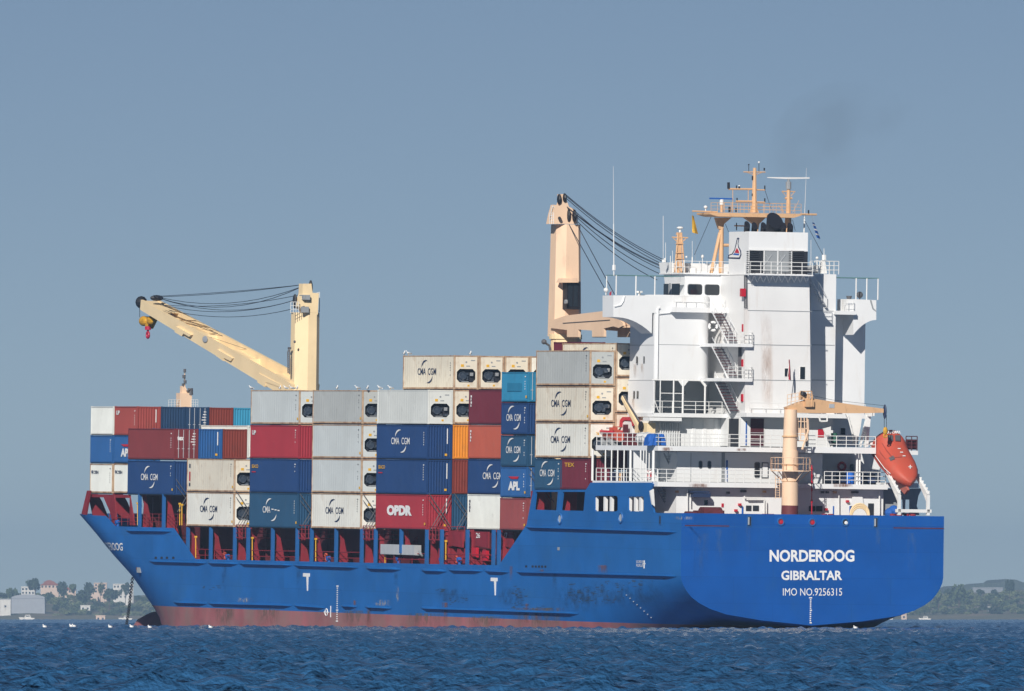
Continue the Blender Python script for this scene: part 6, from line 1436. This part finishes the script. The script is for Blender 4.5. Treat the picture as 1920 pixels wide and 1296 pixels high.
mb = MB(); mb.tube(A(1522,403,17), A(1525,417,17), .015, 4); mb.tube(A(1535,446,17), A(1536,450,17), .015, 4); mb.build('halyard', M['grey'], t)
t = flag('thin rolled up red flag on a slanting staff in front of the white casing', ((1480,674),(1481,712),2.2,4.5), M['fire'], s=8.8)
mb = MB(); mb.tube(A(1481,670,8.8), A(1470,765,8.8), .03, 5); mb.build('staff', M['white2'], t)
# ---------------------------------------------------------------- gulls resting on the containers
GW = mat('gull_white', (.80,.80,.80), .7); GG = mat('gull_grey', (.30,.32,.35), .7)
def gull(px, py_top, y, lab, flip=1):
    p = S(px, py_top, y); t = thing('gull', lab, 'bird', SHIP @ Matrix.Translation(p) @ Matrix.Rotation(flip*.6, 4, 'Z'), 'gulls resting on the containers')
    vs = []; fs = []; n = 8
    for (x, z, r) in ((-.34,.12,.02),(-.2,.17,.075),(-.02,.20,.105),(.12,.25,.09),(.17,.33,.055),(.19,.40,.055),(.25,.41,.03),(.31,.40,.006)):
        for i in range(n): a = 2*math.pi*i/n; vs.append((x, r*math.cos(a)*.85, z+r*math.sin(a)))
    for k in range(7):
        for i in range(n): fs.append((k*n+i, k*n+(i+1) % n, (k+1)*n+(i+1) % n, (k+1)*n+i))
    mb = MB(); mb.add(vs, fs); mb.build('body', GW, t, True)
    for sg in (-1, 1): mb = MB(); mb.ball((-.10, sg*.085, .20), .22, .03, .06, 8, 5); mb.build('wing', GG, t, True); mb = MB(); mb.tube((0,sg*.04,0), (0,sg*.04,.13), .01, 4); mb.build('leg', M['yellow'], t)
for px, top, y, lab in ((471,731.5,12.2,'white gull at the left corner of the light grey container beside the jib foot'),(525,731.5,12.2,'white gull in the middle of the light grey container beside the jib foot'),(536,731.5,11.8,'white gull right beside another one on the light grey container at the jib foot'),(547,731.5,12.2,'white gull right of the pair on the light grey container'),(557,731.5,12.2,'white gull near the right end of the light grey container, at the crane foot'),(632,731.5,12.2,'white gull alone on the middle of the grey container right of the crane column'),(670,731.5,12.2,'bigger white gull left of the reefer end on the grey container amidships'),(689,731.5,12,'white gull above the reefer end amidships'),(712,731.5,12.2,'small white gull at the left corner of the pale container amidships'),(732,731.5,12.2,'small white gull on the pale container left of the topmost tier'),(758,666.5,9.7,'white gull at the left corner of the topmost cream container'),(766,666.5,9.7,'white gull second from the left corner of the topmost cream container'),(882,667,7.2,'white gull above the middle refrigerated end of the topmost tier')):
    gull(px, top, y, lab, random.choice((-1,1,2.4)))
# ---------------------------------------------------------------- sea: one curved sheet around the camera
rng = np.random.default_rng(11)
def ang_grid():
    h0 = head; fine = np.linspace(-R(3.0), R(3.0), 900); 
    c = np.concatenate([np.linspace(R(3.4), R(12), 30), np.linspace(R(14), R(346), 60), np.linspace(R(348), R(356.6), 30)])
    return np.concatenate([fine, c])+h0
an = ang_grid()
r_ = [2.0]
while r_[-1] < 30000:
    d = r_[-1]; r_.append(d*(1.10 if d < 200 else 1.0017 if d < 1700 else 1.004 if d < 5200 else 1.05))
rad = np.array(r_); RR, AA = np.meshgrid(rad, an, indexing='ij')
X = cam_pos.x+RR*np.cos(AA); Y = cam_pos.y+RR*np.sin(AA); Z = -RR**2/(2*RE)
H = np.zeros_like(Z); wd = head+math.pi
for lam, amp, n_ in ((13, .015, 6), (6, .019, 8), (2.8, .025, 12), (1.3, .026, 16), (.65, .021, 20)):
    for _ in range(n_):
        l = lam*rng.uniform(.7, 1.4); th = wd+rng.normal(0, .60); k = 2*np.pi/l; ph = rng.uniform(0, 2*np.pi)
        a = amp*rng.uniform(.5, 1.2)
        f_ = np.sin(k*(X*np.cos(th)+Y*np.sin(th))+ph); H += a*(f_+.25*f_*f_)
H *= 0.8/np.sqrt(1.0)
gust = np.sin(X*.013+1.3*np.sin(Y*.021))*np.sin(Y*.017+np.sin(X*.009)); H *= 1+.25*gust
H[RR < 30] *= .3
Z = Z+H
Z[RR > 6000] -= .3
nr_, na_ = Z.shape
co = np.stack([X, Y, Z], -1).reshape(-1, 3)
i = np.arange(nr_-1)[:, None]; j = np.arange(na_)[None, :]; jn = (j+1) % na_
q4 = np.stack([i*na_+j, (i+1)*na_+j, (i+1)*na_+jn, i*na_+jn], -1).reshape(-1, 4)
me = bpy.data.meshes.new('sea_water'); me.vertices.add(len(co)); me.vertices.foreach_set('co', co.ravel().astype(np.float32))
me.loops.add(q4.size); me.loops.foreach_set('vertex_index', q4.ravel().astype(np.int32)); me.polygons.add(len(q4)); me.polygons.foreach_set('loop_start', (np.arange(len(q4))*4).astype(np.int32)); me.polygons.foreach_set('loop_total', np.full(len(q4), 4, np.int32))
me.update(calc_edges=True); me.polygons.foreach_set('use_smooth', np.ones(len(q4), bool))
sea = bpy.data.objects.new('sea_water', me); col.objects.link(sea); tag(sea, kind='structure')
m = bpy.data.materials.new('sea'); m.use_nodes = True; t = m.node_tree; b = t.nodes['Principled BSDF']
b.inputs['Base Color'].default_value = (0.029, 0.115, 0.265, 1); b.inputs['Roughness'].default_value = 0.12; b.inputs['IOR'].default_value = 1.33
tc = t.nodes.new('ShaderNodeNewGeometry'); bmp = t.nodes.new('ShaderNodeBump'); bmp.inputs['Strength'].default_value = 1.0; bmp.inputs['Distance'].default_value = 0.16
n1 = t.nodes.new('ShaderNodeTexNoise'); n1.inputs['Scale'].default_value = 4.0; n1.inputs['Detail'].default_value = 4
t.links.new(tc.outputs['Position'], n1.inputs['Vector']); t.links.new(n1.outputs[0], bmp.inputs['Height']); t.links.new(bmp.outputs[0], b.inputs['Normal'])
me.materials.append(m)

# ---------------------------------------------------------------- the far shore, about nine and a half kilometres off
DS = 9600.0
def far(px, py, d=DS):
    dr = (fwd + right*((px-960)/F) + up*((648-py)/F)); return cam_pos+dr*(d/dr.dot(fwd))
def zcurve(d): return -d*d/(2*RE)
lat = right.copy(); dep = Vector((fwd.x, fwd.y, 0)).normalized()
def G(px, d): p = far(px, 1100, d); return Vector((p.x, p.y, 0))
RIDGE = [(-900,1128),(-300,1118),(-60,1120),(0,1119),(60,1112),(130,1116),(200,1112),(260,1118),(400,1124),(700,1130),(1200,1130),(1500,1126),(1700,1117),(1780,1112),(1900,1108),(1980,1110),(2300,1120),(2900,1130)]
def ridge(px):
    return np.interp(px, [a[0] for a in RIDGE], [a[1] for a in RIDGE])
def ground(px, d):
    """height of the land at photo column px and distance d"""
    t = (d-DS)/900.0; zt = far(px, float(ridge(px)), DS+900).z; z0 = zcurve(DS)+.6
    t = max(-.15, min(1, t)); k = t if t < 0 else t**.7
    return z0+(zt-z0)*k+1.2*math.sin(px*.05)*max(0, t)
mb = MB(); cols_ = list(range(-900, 2901, 25)); ds = [DS-60, DS, DS+60, DS+150, DS+300, DS+500, DS+700, DS+900, DS+1200, DS+2200]
vs = []; fs = []
for px in cols_:
    for d in ds: g = G(px, d); z = ground(px, d) if d < DS+1000 else ground(px, DS+900)-(6 if d < DS+1500 else 30); vs.append((g.x, g.y, z if d > DS-30 else zcurve(d)-4))
nd = len(ds)
for a in range(len(cols_)-1):
    for k in range(nd-1): fs.append((a*nd+k, (a+1)*nd+k, (a+1)*nd+k+1, a*nd+k+1))
land = MB(); land.add(vs, fs); lo_ = land.build('far_shore_hills', mat('scrub', (.13,.13,.08), .95, dirt=(.30,.21,.15), amt=.7, scale=.02, streak=1, var=.3), None, True); tag(lo_, kind='structure')
LEAF = [mat('leaf_%d' % k, c, .9, dirt=(.05,.06,.03), amt=.3, scale=.3, streak=1, var=.25) for k, c in enumerate(((.045,.07,.035),(.085,.12,.05),(.17,.20,.085)))]
BARK = mat('bark', (.10,.07,.05), .9)
def crown_mesh(seed, n=520, squash=.8):
    rnd = random.Random(seed); mb = MB(); blobs = [(rnd.uniform(-.6,.6), rnd.uniform(-.6,.6), rnd.uniform(-.35,.5), rnd.uniform(.3,.55)) for _ in range(7)]
    for _ in range(n):
        b_ = rnd.choice(blobs); v = Vector((rnd.gauss(0,1), rnd.gauss(0,1), rnd.gauss(0,1))).normalized()*b_[3]*rnd.uniform(.6,1.1); c = Vector((b_[0]+v.x, b_[1]+v.y, (b_[2]+v.z)*squash)); s = rnd.uniform(.08,.17)
        a = Vector((rnd.gauss(0,1), rnd.gauss(0,1), rnd.gauss(0,1))).normalized(); e = a.orthogonal().normalized(); f2 = a.cross(e)
        mb.add([c+e*s, c+f2*s, c-e*s, c-f2*s], [(0,1,2,3)])
    me = bpy.data.meshes.new('crown'); me.from_pydata(mb.v, [], mb.f); return me
def trunk_mesh():
    mb = MB(); mb.tube((0,0,-1.9), (0,0,-.2), .09, 6, .05); mb.tube((0,0,-.7), (.4,.1,.2), .05, 5, .02); mb.tube((0,0,-.6), (-.4,-.1,.1), .045, 5, .02); me = bpy.data.meshes.new('trunk'); me.from_pydata(mb.v, [], mb.f); me.materials.append(BARK); return me
TRK = trunk_mesh(); CR = []
for k in range(5):
    for l in range(3):
        c = crown_mesh(k*3+l, 520, .7+.12*k); c.materials.append(LEAF[l]); CR.append(c)
def tree(px, py_top, d, rpx, lab, grp, kind=None):
    p = far(px, py_top, d); r = rpx/F*d; g = G(px, d); gz = ground(px, d); top = p.z; rz = max(r*.8, (top-gz)*.46); rz = min(rz, r*1.9); cz = top-rz*.88
    h = max(cz-gz, r*.5); base = cz-h
    t = thing('tree', lab, 'tree', Matrix.Translation((g.x, g.y, base)), grp); 
    k = random.randrange(len(CR)) if kind is None else kind
    c = bpy.data.objects.new('crown', CR[k]); col.objects.link(c); c.parent = t; c.location = (0,0,h); c.scale = (r, r, rz); c.rotation_euler = (0,0,random.uniform(0,6.28))
    u = bpy.data.objects.new('trunk', TRK); col.objects.link(u); u.parent = t; u.location = (0,0,h); u.scale = (r, r, h/1.85)
# individually visible trees
for px, py, rp, lab in ((66,1078,13,'round bare looking tree standing alone above the roofs at the far left'),(118,1087,12,'rounded green tree on the skyline left of the pale tower house'),(139,1091,8,'small green tree on the skyline right behind the rounded one'),(168,1087,13,'broad dark tree on the skyline just left of the pale pink house'),(22,1097,12,'low tree on the skyline at the far left edge'),(188,1092,7,'small treetop between the pink house and the broad dark tree'),(205,1098,17,'tall dark tree in front of the pink house and the white house'),(160,1103,18,'wide dark tree left of the pink house, lower on the slope'),(235,1090,9,'green treetop behind the white house next to the anchor chain'),(1798,1097,16,'tall round tree nearest the blue stern on the right hand shore'),(1893,1084,10,'distant treetop with a thin pole on the right hand skyline'),(1760,1101,14,'treetop rising right beside the edge of the blue transom')):
    tree(px, py, DS+400 if py < 1095 else DS+200, rp, lab, 'trees on the far shore')
rnd = random.Random(21)
for px0, px1, rows_, side in ((92, 290, ((1118,500,12),(1126,360,13),(1134,240,13),(1143,120,12)), 'left'), (-60, 90, ((1110,620,11),(1118,560,9)), 'left'), (1640, 2010, ((1108,640,15),(1114,500,15),(1121,380,15),(1129,250,14),(1139,130,13)), 'right')):
    for top, dd, step in rows_:
        px = px0
        while px < px1:
            px += step*rnd.uniform(.6, 1.25); tp = top+rnd.uniform(-5, 6)
            if side == 'left' and tp < 1124 and (172 < px < 204 or 206 < px < 252): continue
            if side == 'right' and px < 1770 and top < 1112: continue
            tree(px, tp, DS+dd, rnd.uniform(8, 14), 'green tree among the hazy wood on the %s hand shore' % side, 'trees in the hazy wood, %s' % side)
# distant blue ridge on the right
mb = MB(); pts = [(1780,1108),(1800,1098),(1830,1097),(1850,1093),(1875,1093),(1885,1086),(1905,1087),(1918,1092),(1950,1095),(2000,1104),(2000,1130),(1780,1130)]
mb.prism([far(x, y, 15500) for x, y in pts], dep*600); o = mb.build('distant_ridge', mat('ridge_scrub', (.07,.085,.06), .95, var=.3), None); tag(o, kind='structure')
# houses
HW = mat('render_white', (.72,.70,.66), .8, dirt=(.45,.42,.38), amt=.3, scale=.1); HP = mat('render_pink', (.68,.52,.42), .8, dirt=(.45,.35,.3), amt=.3, scale=.1); HG = mat('shed_grey', (.36,.38,.42), .8, dirt=(.4,.4,.42), amt=.3, scale=.05); HG2 = mat('render_grey', (.26,.28,.31), .8, dirt=(.2,.2,.2), amt=.3, scale=.1); RF = mat('roof_tile', (.36,.13,.09), .85, dirt=(.22,.1,.08), amt=.4, scale=.3)
DKW = mat('far_window', (.05,.06,.08), .3)
def house(px0, py0, px1, py1, d, lab, wall=HW, roof='hip', nwin=3, rows=2, deepm=9, rmat=RF):
    """walls from py0 to py1, roof above"""
    a = far(px0, py1, d); b = far(px1, py0, d); W_ = (b-a).dot(lat); H_ = b.z-a.z; o = Vector((a.x, a.y, a.z))
    Mt = Matrix(((lat.x, dep.x, 0, o.x), (lat.y, dep.y, 0, o.y), (0, 0, 1, o.z), (0,0,0,1)))
    t = thing('house', lab, 'house', Mt); mb = MB(); dn = max(0.0, o.z-ground((px0+px1)/2, d)); mb.box(0, W_, 0, deepm, -dn-1, H_); wl_ = mb.build('wall', wall, t)
    mb = MB()
    if roof == 'hip':
        e = .6; hh = min(W_, deepm)*.22; i_ = min(W_, deepm)*.5
        vs = [(-e,-e,H_),(W_+e,-e,H_),(W_+e,deepm+e,H_),(-e,deepm+e,H_),(i_*.8,deepm/2,H_+hh),(W_-i_*.8,deepm/2,H_+hh)]
        mb.add(vs, [(0,1,5,4),(1,2,5),(2,3,4,5),(3,0,4),(3,2,1,0)]); mb.build('roof', rmat, t)
    elif roof == 'vault':
        n = 12; vs = []
        for i in range(n+1): an_ = math.pi*i/n; vs += [(W_/2-W_/2*math.cos(an_)*1.02, -.3, H_+W_*.12*math.sin(an_)), (W_/2-W_/2*math.cos(an_)*1.02, deepm, H_+W_*.12*math.sin(an_))]
        mb.add(vs, [(2*i, 2*i+2, 2*i+3, 2*i+1) for i in range(n)]+[tuple(range(0, 2*n+2, 2))]); mb.build('roof', rmat, t)
    else:
        mb.box(-.3, W_+.3, -.3, deepm+.3, H_+.003, H_+.5); mb.build('roof', rmat, t)
    for r in range(rows):
        for k in range(nwin):
            x = W_*(k+.5)/nwin; z = H_*(r+.5)/rows; mb = MB(); mb.box(x-.7, x+.7, -.06, -.01, z-.8, z+.7); mb.build('window', DKW, t)
    return t
for a in ((40,1101,65,1115,DS+520,'white flat roofed house with long balconies at the far left',HW,'flat',4,2,10,HW),
          (76,1097,110,1103,DS+620,'long pale house under a red tiled roof near the far left',HP,'hip',5,1,10,RF),
          (82,1092,102,1097,DS+700,'small upper storey with red roof peeping above the long pale house',HP,'hip',3,1,8,RF),
          (112,1106,142,1112,DS+600,'low red roofed house right of the long pale one',HP,'hip',4,1,8,RF),
          (176,1094,200,1112,DS+560,'tall pale pink house between dark trees',HP,'flat',3,3,10,HP),
          (162,1101,176,1106,DS+600,'low house with terracotta roof on the left side of the tall pink house',HP,'hip',2,1,8,RF),
          (183,1111,196,1119,DS+420,'small pink annexe just below the tall pink house',HP,'flat',1,1,6,HP),
          (212,1096,250,1104,DS+560,'long white house right of the dark tree, behind the anchor chain',HW,'flat',6,1,8,HW),
          (222,1104,248,1122,DS+450,'white terraced building stepping down behind the anchor chain',HW,'flat',3,3,10,HW),
          (151,1136,169,1146,DS+160,'small isolated white house low among the dark trees',HW,'flat',2,1,8,HW),
          (0,1124,20,1150,DS+120,'pale sheet metal shed cut by the left edge of the photo',HW,'flat',1,1,12,HG),
          (21,1122,84,1150,DS+160,'large pale grey vaulted hall near the waterline at the left',HG,'vault',0,0,20,HG),
          (180,1155,197,1165,DS+20,'low sandy pink boathouse at the waterline below the pink house',HP,'flat',2,1,6,HP),
          (1824,1103,1880,1110,DS+900,'long low whitish building on the ridge of the right hand shore',HG2,'flat',2,1,10,HG),
          (1852,1139,1858,1148,DS+200,'tiny white tower house in the middle of the right hand wood',HW,'flat',1,2,5,HW),
          (1690,1152,1700,1162,DS+40,'little cream hut at the water by the curve of the blue transom',HP,'flat',1,1,5,HP)):
    house(*a)
# white boats drawn up along the far beach
def beach_boat(px, py, w_px, lab):
    d = DS-30; a = far(px, 1163, d); L = w_px/F*d; z0 = zcurve(d)+.2+ (far(px,py,d).z-far(px,1164,d).z)*0
    Mt = Matrix(((lat.x, dep.x, 0, a.x), (lat.y, dep.y, 0, a.y), (0,0,1,far(px,1165,d).z), (0,0,0,1)))
    t = thing('motor_boat', lab, 'boat', Mt, 'white boats along the far beach'); mb = MB(); h = L*.16
    mb.prism([(0,0,h*1.6),(L*.12,0,0),(L*.9,0,0),(L,0,h*1.3)], (0, L*.3, 0)); mb.build('hull', HW, t); mb = MB(); mb.prism([(L*.35,.3,h*1.35),(L*.42,.3,h*2.5),(L*.7,.3,h*2.5),(L*.78,.3,h*1.35)], (0, L*.22, 0)); mb.build('cabin', HW, t)
    mb = MB(); mb.box(L*.44, L*.68, .25, .28, h*1.8, h*2.2); mb.build('window', DKW, t)
beach_boat(35, 1156, 30, 'long white boat on the far beach below the grey vaulted hall'); beach_boat(222, 1150, 26, 'white boat on the far beach right behind the anchor chain'); beach_boat(1722, 1159, 24, 'white boat on the right hand beach next to the hull'); beach_boat(1662, 1160, 16, 'small cream boat half behind the curve of the transom'); 
# beach
mb = MB(); vs = []; fs = []
for px in range(-900, 2901, 40):
    for d, zz in ((DS-70, .1), (DS-10, 1.6+.5*math.sin(px*.02)), (DS+25, 2.2)): g = G(px, d); vs.append((g.x, g.y, zcurve(DS)+zz))
for a in range(len(vs)//3-1):
    for k in range(2): fs.append((a*3+k, (a+1)*3+k, (a+1)*3+k+1, a*3+k+1))
mb.add(vs, fs); tag(mb.build('beach', mat('sand', (.40,.34,.26), .9, dirt=(.25,.24,.2), amt=.5, scale=.03, streak=1, var=.2), None), kind='structure')
# floating gulls near the bow
for px, py, lab in ((86,1174,'white gull floating far left on the water'),(136,1173,'pair of white gulls floating side by side left of the anchor chain'),(209,1174.5,'white gull floating close left of the anchor chain'),(249,1174,'white gull floating at the tip of the bulbous bow'),(283,1175,'white gull floating beside the bulbous bow'),(397,1175,'white gull floating beside the red boot topping'),(1606,1176,'white gull floating right of the stern')):
    for k in range(2 if 'pair' in lab else 1):
        dd = 1000; g = far(px+k*5-2, 1100, dd); t = thing('gull', lab, 'bird', Matrix.Translation((g.x, g.y, far(px, py, dd).z-.12)) @ Matrix.Rotation(head+math.pi/2, 4, 'Z'), 'gulls floating on the water')
        mb = MB(); mb.ball((0,0,.08), .17, .09, .09, 10, 6); mb.ball((.12,0,.2), .05, .045, .05, 8, 5); mb.tube((.09,0,.1), (.12,0,.2), .035, 6); mb.build('body', GW, t, True); mb = MB(); mb.ball((-.07,0,.12), .12, .092, .04, 8, 5); mb.build('wing', GG, t, True)
# ---------------------------------------------------------------- funnel smoke: a thin rising trail
def smoke_mesh(kr, kd):
    path = [(1462,385,.5),(1467,355,1.1),(1480,320,2.2),(1502,287,3.2),(1537,258,3.8),(1587,233,3.8),(1640,214,2.8),(1690,202,1.2)]; vs = []; fs = []; n = 12
    cs = [A(px, py, 14) for px, py, r in path]
    for k, (px, py, r) in enumerate(path):
        r *= kr; c = cs[k]; T = (cs[min(k+1, len(cs)-1)]-cs[max(k-1, 0)]); T.x = 0; T.normalize(); N = Vector((0, -T.z, T.y))
        vs += [tuple(c+Vector((r*math.sin(2*math.pi*i/n), 0, 0))+N*(r*math.cos(2*math.pi*i/n))) for i in range(n)]
    for k in range(len(path)-1):
        for i in range(n): fs.append((k*n+i, k*n+(i+1) % n, (k+1)*n+(i+1) % n, (k+1)*n+i))
    e0 = cs[0]-(cs[1]-cs[0])*.2; e1 = cs[-1]+(cs[-1]-cs[-2])*.5; vs += [tuple(e0), tuple(e1)]; m0 = len(path)*n; b0 = (len(path)-1)*n
    fs += [((i+1) % n, i, m0) for i in range(n)]+[(b0+i, b0+(i+1) % n, m0+1) for i in range(n)]
    fs = [f[::-1] for f in fs]; mb = MB(); mb.add(vs, fs); m = bpy.data.materials.new('smoke'); m.use_nodes = True; t = m.node_tree; t.nodes.remove(t.nodes['Principled BSDF'])
    v = t.nodes.new('ShaderNodeVolumePrincipled'); v.inputs['Color'].default_value = (.12,.12,.13,1)
    tc = t.nodes.new('ShaderNodeTexCoord'); nz = t.nodes.new('ShaderNodeTexNoise'); nz.inputs["Scale"].default_value = .22; nz.inputs['Detail'].default_value = 3; mr = t.nodes.new('ShaderNodeMapRange'); mr.inputs[1].default_value = .36; mr.inputs[2].default_value = .68; mr.inputs[4].default_value = kd
    t.links.new(tc.outputs['Object'], nz.inputs['Vector']); t.links.new(nz.outputs[0], mr.inputs[0]); t.links.new(mr.outputs[0], v.inputs['Density']); t.links.new(v.outputs[0], t.nodes['Material Output'].inputs['Volume'])
    o = mb.build('smoke', m, None)
    import bmesh
    bm = bmesh.new(); bm.from_mesh(o.data); bmesh.ops.recalc_face_normals(bm, faces=bm.faces); bm.to_mesh(o.data); bm.free()
    o.matrix_world = SHIP; tag(o, 'faint dark smoke drifting up to the right from the funnel', 'smoke', kind='stuff')
for kr, kd in ((1.1, .018), (.62, .028)): smoke_mesh(kr, kd)
# ---------------------------------------------------------------- haze
HAZE = 0.000068
if HAZE:
    mb = MB(); R0 = 12500.0; n = 24; zb_, zt_ = -45.0, 75.0
    mb.prism([(cam_pos.x+R0*math.cos(2*math.pi*k/n), cam_pos.y+R0*math.sin(2*math.pi*k/n), zb_) for k in range(n)], (0,0,zt_-zb_))
    m = bpy.data.materials.new('haze'); m.use_nodes = True; t = m.node_tree; t.nodes.remove(t.nodes['Principled BSDF']); v = t.nodes.new('ShaderNodeVolumePrincipled')
    v.inputs['Color'].default_value = (.42,.66,1,1); v.inputs['Density'].default_value = HAZE; v.inputs['Anisotropy'].default_value = 0.0; t.links.new(v.outputs[0], t.nodes['Material Output'].inputs['Volume'])
    tag(mb.build('haze', m, None), 'pale even haze filling the air over the bay', 'haze', kind='stuff')
